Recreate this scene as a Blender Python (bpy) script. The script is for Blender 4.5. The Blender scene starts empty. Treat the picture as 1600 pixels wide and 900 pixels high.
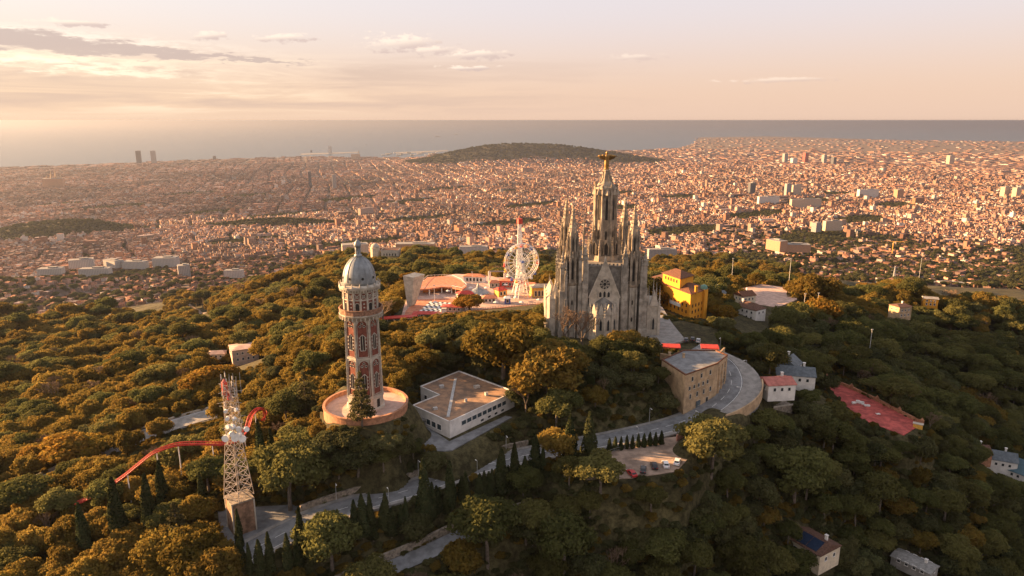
import bpy, math, random
import numpy as np
from mathutils import Vector
S = bpy.context.scene
COL = S.collection
R = math.radians
random.seed(11)
rng = np.random.default_rng(11)

# ------------------------------------------------------------------ camera
EYE = Vector((0, 0, 600))
FPX = 1080.0
PITCH = math.atan(262 / 1080)
cd = bpy.data.cameras.new('camera')
cd.sensor_width = 36
cd.lens = 36 * FPX / 1600
cd.clip_start = 1
cd.clip_end = 400000
cam = bpy.data.objects.new('camera', cd)
cam.location = EYE
cam.rotation_euler = (math.pi / 2 - PITCH, 0, 0)
COL.objects.link(cam)
S.camera = cam

# ------------------------------------------------------------------ light
SUN_AZ = R(75)       # to the left of straight ahead
SUN_EL = R(13.5)
sun_dir = Vector((-math.sin(SUN_AZ) * math.cos(SUN_EL), math.cos(SUN_AZ) * math.cos(SUN_EL), math.sin(SUN_EL)))
sl = bpy.data.lights.new('sun', 'SUN')
sl.energy = 5.0
sl.angle = R(0.6)
sl.color = (1.0, 0.575, 0.26)
sun = bpy.data.objects.new('sun', sl)
sun.rotation_euler = sun_dir.to_track_quat('Z', 'Y').to_euler()
sun.location = sun_dir * 3000
COL.objects.link(sun)


class NT:
    """small helper that strings shader nodes together"""
    def __init__(s, tree):
        s.t = tree
        s.n = tree.nodes
        s.l = tree.links

    def node(s, typ, **kw):
        n = s.n.new(typ)
        for k, v in kw.items():
            setattr(n, k, v)
        return n

    def put(s, sock, v):
        if hasattr(v, 'is_output'):
            s.l.new(v, sock)
        elif v is not None:
            sock.default_value = v

    def m(s, op, a, b=None, c=None, clamp=False):
        n = s.node('ShaderNodeMath', operation=op, use_clamp=clamp)
        s.put(n.inputs[0], a)
        if b is not None:
            s.put(n.inputs[1], b)
        if c is not None:
            s.put(n.inputs[2], c)
        return n.outputs[0]

    def mix(s, f, a, b, mode='MIX'):
        n = s.node('ShaderNodeMix', data_type='RGBA', blend_type=mode)
        s.put(n.inputs[0], f)
        s.put(n.inputs[6], a if hasattr(a, 'is_output') else (*a, 1) if len(a) == 3 else a)
        s.put(n.inputs[7], b if hasattr(b, 'is_output') else (*b, 1) if len(b) == 3 else b)
        return n.outputs[2]

    def noise(s, vec, scale, detail=4, rough=.55, dist=0.0):
        n = s.node('ShaderNodeTexNoise')
        if vec is not None:
            s.l.new(vec, n.inputs['Vector'])
        n.inputs['Scale'].default_value = scale
        n.inputs['Detail'].default_value = detail
        n.inputs['Roughness'].default_value = rough
        n.inputs['Distortion'].default_value = dist
        return n.outputs['Fac']

    def ss(s, x, lo, hi):
        n = s.node('ShaderNodeMapRange', interpolation_type='SMOOTHSTEP')
        s.put(n.inputs[0], x)
        s.put(n.inputs[1], lo)
        s.put(n.inputs[2], hi)
        return n.outputs[0]

    def comb(s, x, y, z):
        n = s.node('ShaderNodeCombineXYZ')
        s.put(n.inputs[0], x)
        s.put(n.inputs[1], y)
        s.put(n.inputs[2], z)
        return n.outputs[0]


W = bpy.data.worlds.new('World')
S.world = W
W.use_nodes = True
k = NT(W.node_tree)
k.n.clear()
sky = k.node('ShaderNodeTexSky', sky_type='NISHITA')
sky.sun_disc = False
sky.sun_elevation = SUN_EL
sky.sun_rotation = -SUN_AZ
sky.altitude = 300
sky.air_density = 1.0
sky.dust_density = 3.0
sky.ozone_density = 1.0
tc = k.node('ShaderNodeTexCoord')
sp = k.node('ShaderNodeSeparateXYZ')
k.l.new(tc.outputs['Generated'], sp.inputs[0])
dx, dy, dz = sp.outputs
az = k.m('MULTIPLY', k.m('ARCTAN2', dx, dy), 57.2958)          # degrees, 0 straight ahead, left negative
el = k.m('MULTIPLY', k.m('ARCSINE', dz), 57.2958)
left = k.ss(az, 12.0, -45.0)
# thin high cloud veils turn the low sky peach, brighter towards the sun
low = k.ss(el, 140.0, 0.0)
peach = k.mix(left, (3.77, 2.65, 2.02), (4.05, 2.90, 2.07))
lilac = k.mix(left, (3.54, 3.15, 3.20), (3.96, 3.54, 3.36))
veil = k.mix(k.ss(el, 9.5, 1.5), lilac, peach)
base = k.mix(k.m('MULTIPLY', low, .92), sky.outputs[0], veil)
# streaky stratus bands
v1 = k.comb(k.m('MULTIPLY', az, .045), k.m('MULTIPLY', el, .62), 3.7)
n1 = k.noise(v1, 1.5, 7, .6, .5)
band = k.m('MULTIPLY', k.ss(el, .0, 1.2), k.ss(el, 5.6, 3.6))
st = k.m('MULTIPLY', k.m('MULTIPLY', k.ss(n1, .44, .66), band), k.ss(az, 22.0, -20.0))
base = k.mix(k.m('MULTIPLY', st, .55), base, (2.71, 2.00, 1.67))
st2 = k.m('MULTIPLY', k.m('MULTIPLY', k.ss(n1, .5, .36), band), k.ss(az, 0.0, -34.0))
base = k.mix(k.m('MULTIPLY', st2, .8), base, (4.78, 3.86, 2.81))
# one long dark streak falling from the upper left, with a bright underside
v2 = k.comb(k.m('MULTIPLY', az, .3), k.m('MULTIPLY', el, 1.5), 1.3)
n2 = k.noise(v2, 1.6, 8, .65)
mid = k.m('ADD', k.m('MULTIPLY', k.m('ADD', az, 36.0), -.052), 5.2)     # elevation of the streak
off = k.m('SUBTRACT', k.m('ADD', el, k.m('MULTIPLY', k.m('SUBTRACT', n2, .5), 2.3)), mid)
wid = k.m('MULTIPLY', k.m('SUBTRACT', -14.0, az), .04)
wid = k.m('MAXIMUM', wid, .02)
body = k.ss(k.m('DIVIDE', k.m('ABSOLUTE', off), wid), 1.0, .45)
body = k.m('MULTIPLY', body, k.ss(az, -13.5, -18.0))
und = k.m('MULTIPLY', k.ss(k.m('ABSOLUTE', k.m('ADD', off, 1.15)), .95, .1), k.m('MULTIPLY', k.ss(az, -17.0, -33.0), k.ss(n2, .38, .62)))
rim = k.m('MULTIPLY', k.ss(k.m('ABSOLUTE', k.m('SUBTRACT', off, .75)), .5, .05), k.m('MULTIPLY', k.ss(az, -14.0, -30.0), k.ss(n2, .42, .6)))
base = k.mix(k.m('MULTIPLY', und, .9), base, (5.75, 4.88, 3.59))
base = k.mix(k.m('MULTIPLY', rim, .5), base, (5.15, 4.51, 3.77))
base = k.mix(k.m('MULTIPLY', body, .8), base, (2.62, 2.05, 1.84))
# small separate puffs
v3 = k.comb(k.m('MULTIPLY', az, .8), k.m('MULTIPLY', el, 1.9), 7.7)
n3 = k.noise(v3, 1.3, 8, .62)
for ca, ce, wa, we in ((-8.4, 5.75, 3.4, .8), (-2.9, 5.0, 3.2, .5), (-6.0, 5.3, 1.8, .45), (-17.4, 5.95, 2.3, .38), (-3.2, 4.0, 2.6, .25), (9.6, 4.75, 2.3, .3),
                       (-31, 6.3, 2.2, .3), (20.5, 2.9, 4.5, .22), (-22.5, 5.9, 1.5, .4)):
    qa = k.m('DIVIDE', k.m('SUBTRACT', az, ca), wa)
    qe = k.m('DIVIDE', k.m('SUBTRACT', el, ce), we)
    d = k.m('SQRT', k.m('ADD', k.m('MULTIPLY', qa, qa), k.m('MULTIPLY', qe, qe)))
    dn = k.m('SUBTRACT', d, k.m('MULTIPLY', k.m('SUBTRACT', n3, .5), 3.4))
    puff = k.ss(dn, 1.0, .3)
    shade = k.ss(k.m('ADD', k.m('MULTIPLY', qe, 1.0), k.m('MULTIPLY', qa, -.5)), -.5, .5)
    col = k.mix(shade, (2.90, 2.25, 2.05), (4.88, 4.05, 3.31))
    base = k.mix(k.m('MULTIPLY', puff, .75 if ca < 5 else .4), base, col)
bg = k.node('ShaderNodeBackground')
bg.inputs['Strength'].default_value = 0.05
k.l.new(base, bg.inputs['Color'])
wo = k.node('ShaderNodeOutputWorld')
k.l.new(bg.outputs[0], wo.inputs['Surface'])

vs = S.view_settings
vs.view_transform = 'Standard'
vs.look = 'None'
vs.exposure = 2.3
vs.gamma = 1
vs.use_curve_mapping = False
S.render.engine = 'CYCLES'
cy = S.cycles
cy.use_denoising = True
cy.max_bounces = 5
cy.diffuse_bounces = 2
cy.glossy_bounces = 2
cy.transmission_bounces = 2
cy.transparent_max_bounces = 4
cy.volume_bounces = 1
cy.caustics_reflective = False
cy.caustics_refractive = False
cy.use_adaptive_sampling = True
cy.adaptive_threshold = 0.01
S.render.use_persistent_data = False

# ------------------------------------------------------------------ pixel of the photograph -> point in the world
CP, SP = math.cos(PITCH), math.sin(PITCH)


def ray(px, py):
    u, v = (px - 800) / FPX, (450 - py) / FPX
    return Vector((u, CP + v * SP, -SP + v * CP))


def on(px, py, z):                     # the point at height z
    d = ray(px, py)
    return EYE + d * ((z - 600) / d.z)


def at(px, py, Y):                     # the point at distance Y
    d = ray(px, py)
    return EYE + d * (Y / d.y)


def zat(py, Y):
    return at(800, py, Y).z


def pix(x, y, z):                      # world -> pixel, arrays allowed
    z = z - 600
    dep = y * CP - z * SP
    dep = np.where(dep < 1, 1, dep)
    return 800 + FPX * x / dep, 450 - FPX * (y * SP + z * CP) / dep, dep


# ------------------------------------------------------------------ materials
MATS = {}


def mat(name, col, rough=.8, var=.25, scale=.6, col2=None, bump=0.0, metal=0.0, spec=.3, obj_rand=0.0):
    m = bpy.data.materials.new(name)
    m.use_nodes = True
    g = NT(m.node_tree)
    b = g.n['Principled BSDF']
    b.inputs['Roughness'].default_value = rough
    b.inputs['Metallic'].default_value = metal
    b.inputs['Specular IOR Level'].default_value = spec
    t = g.node('ShaderNodeTexCoord').outputs['Object']
    n = g.noise(t, scale, 6, .62)
    c2 = col2 or tuple(c * (1 - var) for c in col)
    c1 = tuple(min(1, c * (1 + var * .6)) for c in col)
    out = g.mix(g.ss(n, .33, .67), c2, c1)
    if obj_rand:
        oi = g.node('ShaderNodeObjectInfo').outputs['Random']
        hs = g.node('ShaderNodeHueSaturation')
        g.put(hs.inputs['Value'], g.m('ADD', 1 - obj_rand, g.m('MULTIPLY', oi, 2 * obj_rand)))
        g.l.new(out, hs.inputs['Color'])
        out = hs.outputs[0]
    g.l.new(out, b.inputs['Base Color'])
    if bump:
        bn = g.node('ShaderNodeBump')
        bn.inputs['Strength'].default_value = bump
        bn.inputs['Distance'].default_value = .1
        g.l.new(g.noise(t, scale * 6, 4), bn.inputs['Height'])
        g.l.new(bn.outputs[0], b.inputs['Normal'])
    MATS[name] = m
    return m


# ------------------------------------------------------------------ mesh building
class MB:
    def __init__(s):
        s.v, s.f, s.mi = [], [], []

    def add(s, vs, fs, m=0):
        o = len(s.v)
        s.v += [tuple(p) for p in vs]
        s.f += [tuple(i + o for i in f) for f in fs]
        s.mi += [m] * len(fs)
        return s

    def box(s, x, y, z, sx, sy, sz, rz=0.0, m=0, tx=1.0, ty=1.0):
        c, q = math.cos(rz), math.sin(rz)
        vs = []
        for zz, kx, ky in ((z, 1, 1), (z + sz, tx, ty)):
            for a, b in ((-1, -1), (1, -1), (1, 1), (-1, 1)):
                px, py = a * sx / 2 * kx, b * sy / 2 * ky
                vs.append((x + px * c - py * q, y + px * q + py * c, zz))
        return s.add(vs, [(3, 2, 1, 0), (4, 5, 6, 7), (0, 1, 5, 4), (1, 2, 6, 5), (2, 3, 7, 6), (3, 0, 4, 7)], m)

    def prism(s, poly, z0, z1, m=0, mtop=None, bottom=True):
        p = [(a[0], a[1]) for a in poly]
        if sum(p[i][0] * p[i - 1][1] - p[i - 1][0] * p[i][1] for i in range(len(p))) > 0:
            p.reverse()
        n = len(p)
        zb = z0 if hasattr(z0, '__len__') else [z0] * n
        vs = [(a, b, zb[i]) for i, (a, b) in enumerate(p)] + [(a, b, z1) for a, b in p]
        s.add(vs, [(i, (i + 1) % n, n + (i + 1) % n, n + i) for i in range(n)], m)
        s.add(vs[n:], [tuple(range(n))], m if mtop is None else mtop)
        if bottom:
            s.add(vs[:n], [tuple(reversed(range(n)))], m)
        return s

    def xz(s, poly, y0, y1, m=0):        # outline in the XZ plane given thickness in Y
        n = len(poly)
        vs = [(a, y0, b) for a, b in poly] + [(a, y1, b) for a, b in poly]
        fs = [(i, n + i, n + (i + 1) % n, (i + 1) % n) for i in range(n)]
        return s.add(vs, fs + [tuple(range(n)), tuple(reversed(range(n, 2 * n)))], m)

    def rings(s, x, y, prof, n=8, rot=0.0, m=0, caps=True, a0=0.0, a1=2 * math.pi):
        full = abs(a1 - a0 - 2 * math.pi) < 1e-6
        cnt = n if full else n + 1
        vs = []
        for r, z in prof:
            for i in range(cnt):
                a = rot + a0 + (a1 - a0) * i / n
                vs.append((x + r * math.cos(a), y + r * math.sin(a), z))
        fs = []
        for j in range(len(prof) - 1):
            for i in range(n):
                i2 = (i + 1) % cnt if full else i + 1
                fs.append((j * cnt + i, j * cnt + i2, (j + 1) * cnt + i2, (j + 1) * cnt + i))
        if caps:
            fs.append(tuple(reversed(range(cnt))))
            fs.append(tuple(range((len(prof) - 1) * cnt, len(prof) * cnt)))
        return s.add(vs, fs, m)

    def tube(s, p, q, r0, r1=None, n=6, m=0):
        p, q = Vector(p), Vector(q)
        r1 = r0 if r1 is None else r1
        d = (q - p)
        if d.length < 1e-6:
            return s
        d.normalize()
        a = d.orthogonal().normalized()
        b = d.cross(a)
        vs = []
        for c, r in ((p, r0), (q, r1)):
            for i in range(n):
                t = 2 * math.pi * i / n
                vs.append(c + a * (r * math.cos(t)) + b * (r * math.sin(t)))
        fs = [(i, (i + 1) % n, n + (i + 1) % n, n + i) for i in range(n)]
        return s.add(vs, fs + [tuple(reversed(range(n))), tuple(range(n, 2 * n))], m)

    def path(s, pts, r, n=6, m=0):
        for a, b in zip(pts[:-1], pts[1:]):
            s.tube(a, b, r, r, n, m)
        return s

    def ball(s, c, r, m=0, sz=1.0, n=10):
        prof = []
        for j in range(7):
            t = -math.pi / 2 + math.pi * j / 6
            prof.append((max(.001, r * math.cos(t)), c[2] + r * sz * math.sin(t)))
        return s.rings(c[0], c[1], prof, n, m=m)

    def obj(s, name, mats, parent=None, smooth=False):
        off = Vector((0, 0, 0))
        p = parent
        while p is not None:
            off += p.location
            p = p.parent
        me = bpy.data.meshes.new(name)
        v = [(a - off.x, b - off.y, c - off.z) for a, b, c in s.v]
        me.from_pydata(v, [], s.f)
        for x in (mats if isinstance(mats, (list, tuple)) else [mats]):
            me.materials.append(x)
        if any(s.mi):
            me.polygons.foreach_set('material_index', s.mi)
        if smooth:
            me.polygons.foreach_set('use_smooth', [True] * len(s.f))
        me.update()
        o = bpy.data.objects.new(name, me)
        COL.objects.link(o)
        o.parent = parent
        return o


class SEP:
    """like MB, but every piece becomes an object of its own"""
    def __init__(s):
        s.p = []

    def add(s, vs, fs, m=0):
        s.p.append(MB().add(vs, fs, m))
        return s

    def box(s, *a, **k_):
        s.p.append(MB().box(*a, **k_))
        return s

    def obj(s, name, mats, parent=None, smooth=False):
        return [q.obj(name, mats, parent, smooth) for q in s.p]


def tag(o, label=None, cat=None, group=None, kind=None):
    if label:
        o['label'] = label
    if cat:
        o['category'] = cat
    if group:
        o['group'] = group
    if kind:
        o['kind'] = kind
    return o


def T(name, label, cat, loc=(0, 0, 0), rz=0.0, group=None):
    o = bpy.data.objects.new(name, None)
    o.empty_display_size = .5
    o.location = loc
    o.rotation_euler = (0, 0, rz)
    COL.objects.link(o)
    return tag(o, label, cat, group)


KIDS = {}


def kids(o):
    if o.name not in KIDS:
        KIDS[o.name] = list(o.children)
    return KIDS[o.name]


def dup(root, loc, rz=0.0, sc=1.0, label=None, group=None, parent=None):
    r = root.copy()
    COL.objects.link(r)
    if parent is None:
        r.location = loc
        r.rotation_euler = (0, 0, rz)
        r.scale = sc if hasattr(sc, '__len__') else (sc, sc, sc)
        if label:
            r['label'] = label
        if group:
            r['group'] = group
    else:
        r.parent = parent
    for ch in kids(root):
        dup(ch, None, parent=r)
    return r


def np_mesh(name, v, f, mats, colors=None, smooth=False):
    """quads (or tris) from numpy arrays"""
    me = bpy.data.meshes.new(name)
    n, w = f.shape
    me.vertices.add(len(v))
    me.vertices.foreach_set('co', v.astype(np.float32).ravel())
    me.loops.add(n * w)
    me.loops.foreach_set('vertex_index', f.astype(np.int32).ravel())
    me.polygons.add(n)
    me.polygons.foreach_set('loop_start', np.arange(0, n * w, w, dtype=np.int32))
    me.polygons.foreach_set('loop_total', np.full(n, w, dtype=np.int32))
    for x in mats:
        me.materials.append(x)
    me.polygons.foreach_set('use_smooth', np.full(n, smooth))
    if colors is not None:
        a = me.attributes.new('tone', 'FLOAT_COLOR', 'POINT')
        c = np.ones((len(v), 4), np.float32)
        c[:, :3] = colors
        a.data.foreach_set('color', c.ravel())
    me.update(calc_edges=True)
    me.validate()
    return me

# ------------------------------------------------------------------ terrain
PLAIN = np.array([(0, 215), (1500, 200), (2200, 150), (3000, 100), (4300, 52), (6000, 26), (9000, 7), (12000, 4), (16000, 3.2), (60000, 3.0)])


def plain(d):
    return np.interp(d, PLAIN[:, 0], PLAIN[:, 1])


CTRL_PX = [  # (px, py, height): where the wooded hill stands in the photograph
    (0, 600, 440), (200, 600, 455), (100, 520, 412), (0, 500, 388), (220, 520, 424), (350, 540, 455), (450, 520, 465), (450, 450, 432),
    (330, 500, 410), (400, 440, 400), (0, 482, 392), (130, 490, 393), (220, 499, 388), (-150, 480, 385), (-150, 600, 430), (320, 485, 345), (275, 462, 310),
    (400, 470, 392), (200, 455, 215), (60, 440, 200), (-100, 440, 205), (0, 465, 215), (0, 700, 460), (0, 790, 470), (60, 755, 471),
    (200, 760, 482), (100, 830, 480), (300, 725, 486), (420, 700, 494), (500, 700, 497), (450, 760, 494), (560, 730, 494.5), (650, 690, 499.5),
    (760, 660, 500.5), (900, 620, 504), (945, 530, 510), (700, 540, 508), (560, 560, 505), (500, 600, 497), (430, 600, 488), (350, 612, 477),
    (640, 490, 500), (820, 475, 498), (760, 440, 492), (640, 440, 478), (700, 425, 432), (780, 428, 440), (560, 420, 440), (600, 392, 415), (510, 410, 410), (520, 395, 330),
    (1215, 590, 496), (1300, 600, 482), (1435, 665, 472), (1250, 700, 478), (1060, 700, 495), (1100, 730, 487), (1000, 775, 488), (900, 800, 487),
    (1200, 800, 470), (1200, 900, 455), (1400, 800, 455), (1400, 900, 440), (1600, 800, 430), (1600, 900, 420), (1500, 650, 445),
    (1600, 560, 440), (1500, 520, 450), (1400, 500, 465), (1300, 520, 480), (1300, 455, 474), (1600, 490, 455), (1400, 460, 462), (1540, 470, 458), (1700, 500, 440), (1720, 700, 410),
    (1540, 735, 436), (1200, 460, 486), (1120, 470, 492), (1000, 900, 470), (800, 900, 474), (600, 900, 480), (400, 900, 483), (200, 900, 482), (0, 900, 476),
    (1100, 400, 345), (1170, 415, 335), (1040, 420, 370), (1250, 442, 255), (1400, 446, 240), (1600, 452, 255), (980, 420, 330), (1330, 435, 232),
    (1000, 500, 508), (1100, 540, 506), (1160, 590, 500), (470, 850, 489), (340, 660, 478), (230, 690, 476), (130, 730, 474),
]
CTRL_PX += [(-150, 550, 300), (0, 550, 300), (130, 550, 300), (220, 550, 302), (700, 412, 372), (780, 415, 362), (860, 420, 352), (650, 404, 392),
            (300, 440, 205), (350, 440, 208), (260, 455, 228), (220, 470, 245), (400, 457, 275), (450, 450, 262), (510, 440, 255), (330, 462, 240), (560, 464, 240), (700, 464, 240), (860, 464, 240), (1300, 491, 380), (1400, 491, 378), (1500, 491, 376), (1600, 491, 374), (1720, 491, 372)]
CTRL = []
for a, b, c in CTRL_PX:                     # far points were read off the crowns, the ground lies below them
    q = on(a, b, c)
    CTRL.append((q.x, q.y, c - (9 if q.y > 420 and c > 300 else 0)))
CTRL += [(0, 60, 440), (0, -150, 380), (-350, 50, 430), (350, 40, 370), (150, 100, 430), (-150, 100, 465), (-900, -300, 330), (900, -300, 330), (0, -900, 330),
         (-900, 400, 350), (900, 500, 380), (1300, 900, 260), (-1400, 800, 250)]
for px in range(-500, 2200, 150):
    for d in (1900, 2400, 3000):
        r = ray(px, 450)
        h = Vector((r.x, r.y)).normalized() * d
        CTRL.append((h.x, h.y, float(plain(d))))
CTRL = np.array(CTRL)


def _phi(r):
    return np.sqrt(r * r + 15.0 ** 2)


_A = _phi(np.hypot(CTRL[:, None, 0] - CTRL[None, :, 0], CTRL[:, None, 1] - CTRL[None, :, 1]))
_n = len(CTRL)
_M = np.zeros((_n + 1, _n + 1))
_M[:_n, :_n] = _A - np.eye(_n) * .6
_M[:_n, _n] = 1
_M[_n, :_n] = 1
_W = np.linalg.solve(_M, np.append(CTRL[:, 2], 0))

# the shore, from the photograph
SHORE = [tuple(on(a, b, 1.0))[:2] for a, b in ((-700, 290), (-200, 268), (0, 262), (130, 257.5), (300, 250), (400, 247), (480, 244.5), (560, 246), (660, 246), (680, 240), (1000, 235),
                                               (1060, 231), (1084, 224), (1092, 214.5), (1200, 213), (1400, 218.5), (1600, 221), (1900, 224), (2400, 232))]
SHORE = np.array(SHORE + [(60000, -3000), (60000, -60000), (-60000, -60000), (-60000, 3000)])


def inside(poly, x, y):
    poly = np.asarray(poly)
    x, y = np.asarray(x, float), np.asarray(y, float)
    r = np.zeros(x.shape, bool)
    j = len(poly) - 1
    for i in range(len(poly)):
        xi, yi = poly[i][0], poly[i][1]
        xj, yj = poly[j][0], poly[j][1]
        if yi != yj:
            c = ((yi > y) != (yj > y)) & (x < (xj - xi) * (y - yi) / (yj - yi) + xi)
            r ^= c
        j = i
    return r


def seg_dist(pts, x, y, closed=False):
    """distance to a polyline and the height of the nearest point on it"""
    pts = [tuple(p) for p in pts]
    if closed:
        pts = pts + [pts[0]]
    best = np.full(x.shape, 1e9)
    hz = np.zeros(x.shape)
    for a, b in zip(pts[:-1], pts[1:]):
        ex, ey = b[0] - a[0], b[1] - a[1]
        L = ex * ex + ey * ey + 1e-9
        t = np.clip(((x - a[0]) * ex + (y - a[1]) * ey) / L, 0, 1)
        d = np.hypot(x - a[0] - t * ex, y - a[1] - t * ey)
        m = d < best
        best = np.where(m, d, best)
        if len(a) > 2:
            hz = np.where(m, a[2] + t * (b[2] - a[2]), hz)
    return best, hz


def smooth(p, n=6):
    """Catmull-Rom through the points"""
    p = [Vector(q) for q in p]
    q = [p[0] * 2 - p[1]] + p + [p[-1] * 2 - p[-2]]
    out = []
    for i in range(1, len(q) - 2):
        for j in range(n):
            t = j / n
            out.append(.5 * ((2 * q[i]) + (q[i + 1] - q[i - 1]) * t + (2 * q[i - 1] - 5 * q[i] + 4 * q[i + 1] - q[i + 2]) * t * t
                             + (3 * q[i] - q[i - 1] - 3 * q[i + 1] + q[i + 2]) * t ** 3))
    out.append(p[-1])
    return out


MAIN_ROAD = smooth([on(*q) for q in ((250, 935, 487), (330, 893, 488), (400, 856, 489), (480, 815, 491), (560, 787, 492.1), (640, 765, 492.8), (720, 737, 493.4), (800, 716, 494), (870, 702, 494.6),
                                     (950, 687, 495.2), (1010, 674, 495.7), (1062, 660, 496.3), (1104, 641, 497.4), (1134, 617, 499.4), (1143, 595, 501.6), (1136, 573, 504.3),
                                     (1120, 556, 507.5), (1085, 543, 509))])
LOWER_ROAD = smooth([on(*q) for q in ((520, 930, 480), (600, 892, 482), (660, 866, 483.5), (720, 838, 485), (780, 818, 486), (840, 801, 487))])
LEFT_ROAD = smooth([on(*q) for q in ((-60, 812, 468), (0, 787, 470), (60, 757, 472), (130, 724, 474), (200, 691, 476), (250, 671, 477), (300, 655, 478), (350, 641, 478.5), (420, 620, 483))])
DIRT_TRACK = smooth([on(*q) for q in ((262, 452, 312), (283, 462, 318), (305, 470, 327), (316, 480, 338), (326, 490, 352))])
TRACK2 = smooth([on(*q) for q in ((480, 520, 462), (492, 508, 458), (512, 498, 452), (530, 492, 448))])
ROADS = [(MAIN_ROAD, 6.3), (LOWER_ROAD, 3.4), (LEFT_ROAD, 6.3), (DIRT_TRACK, 7.0), (TRACK2, 5.0)]


def pxpoly(pts, z):
    return [tuple(on(a, b, z))[:2] for a, b in pts]


# level places on the hill: (polygon, height)
PARK = pxpoly([(622, 512), (632, 476), (648, 440), (712, 428), (760, 430), (800, 436), (870, 448), (874, 480), (800, 480), (720, 500)], 499)
PADS = [
    (PARK, 499.0),
    (pxpoly([(855, 505), (868, 545), (1020, 548), (1060, 530), (1040, 500), (1010, 480), (880, 478)], 509), 509.0),
    (pxpoly([(1030, 505), (1062, 500), (1120, 512), (1125, 545), (1080, 555), (1030, 540)], 508.5), 508.5),
    (pxpoly([(636, 634), (652, 603), (718, 576), (812, 611)], 505) + pxpoly([(808, 656), (705, 708), (640, 692), (622, 674)], 499.5), 499.5),
    (pxpoly([(502, 632), (540, 600), (610, 600), (642, 632), (600, 668), (530, 668)], 510.5), 510.5),
    (pxpoly([(880, 742), (960, 702), (1045, 680), (1100, 676), (1085, 712), (1060, 740), (985, 750), (920, 752)], 495.4), 495.4),
    (pxpoly([(1148, 452), (1190, 444), (1248, 452), (1245, 468), (1215, 480), (1172, 474)], 487), 487.0),
    (pxpoly([(1262, 602), (1300, 592), (1445, 666), (1410, 682), (1350, 658)], 478), 478.0),
    (pxpoly([(1080, 690), (1150, 640), (1172, 600), (1160, 560), (1140, 556), (1150, 600), (1110, 650)], 499), 498.0),
    (pxpoly([(335, 800), (470, 790), (470, 835), (400, 860), (335, 845)], 488.5), 488.5),
]


def H(x, y, pads=True):
    x = np.atleast_1d(np.asarray(x, float))
    y = np.atleast_1d(np.asarray(y, float))
    d = np.hypot(x, y)
    z = plain(d)
    nr = d < 3000
    if nr.any():
        xs, ys = x[nr], y[nr]
        out = np.empty(xs.shape)
        for i in range(0, len(xs), 20000):
            r = np.hypot(xs[i:i + 20000, None] - CTRL[None, :, 0], ys[i:i + 20000, None] - CTRL[None, :, 1])
            out[i:i + 20000] = _phi(r) @ _W[:_n] + _W[_n]
        w = np.clip((d[nr] - 2100) / 800, 0, 1)
        w = w * w * (3 - 2 * w)
        z[nr] = out * (1 - w) + z[nr] * w
        # small natural folds in the wooded slopes
        hh = np.clip((z[nr] - 260) / 100, 0, 1) * np.clip((d[nr] - 330) / 200, 0, 1)
        z[nr] += hh * (5 * np.sin(xs / 31 + ys / 57) * np.sin(ys / 43 - xs / 71) + 2.5 * np.sin(xs / 13 - ys / 19))
    if pads:
        nr = d < 700
        if nr.any():
            xs, ys, zs = x[nr], y[nr], z[nr]
            for pts, hw in ROADS[:3]:
                dd, hz = seg_dist(pts, xs, ys)
                w = np.clip((dd - hw) / 7, 0, 1)
                w = w * w * (3 - 2 * w)
                zs = (hz - .25) * (1 - w) + zs * w
            for poly, pz in PADS:
                dd, _ = seg_dist(poly, xs, ys, True)
                dd = np.where(inside(poly, xs, ys), 0, dd)
                w = np.clip(dd / 7, 0, 1)
                w = w * w * (3 - 2 * w)
                zs = (pz - .2) * (1 - w) + zs * w
            z[nr] = zs
    far = d > 6000
    if far.any():
        sd, _ = seg_dist(SHORE, x[far], y[far], True)
        ins = inside(SHORE, x[far], y[far])
        z[far] = np.where(ins, np.minimum(z[far], sd * .03 + .2), -np.minimum(sd * .05, 25))
    # hills in and beyond the city
    for (px, py, zc, wl, ww, rot) in BUMPS:
        c = at(px, py, zc[0])
        e = np.exp(-(((x - c.x) * math.cos(rot) + (y - c.y) * math.sin(rot)) / wl) ** 2 - ((-(x - c.x) * math.sin(rot) + (y - c.y) * math.cos(rot)) / ww) ** 2)
        z += zc[1] * e
    return z


# (pixel, pixel, (distance, rise), half length, half width, turn)
BUMPS = [
    (60, 348, (3180, 62), 260, 210, .15), (150, 352, (3300, 30), 160, 120, .0), (430, 345, (3450, 40), 330, 90, .06),
    (770, 238, (10300, 205), 700, 700, .0), (870, 240, (10400, 190), 700, 650, .0), (700, 243, (9900, 60), 500, 500, .0), (960, 245, (10100, 95), 650, 500, .0),
]


def h1(x, y):
    return float(H(x, y)[0])


def hit(px, py, up=0.0):
    """where the sight line through a pixel meets the ground (or a surface `up` metres above it)"""
    d = ray(px, py)
    t = np.linspace(120, 3200, 3000)
    g = H(d.x * t, d.y * t) + up
    z = 600 + d.z * t
    i = np.argmax(z <= g)
    return Vector((d.x * t[i], d.y * t[i], g[i] - up))


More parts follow.
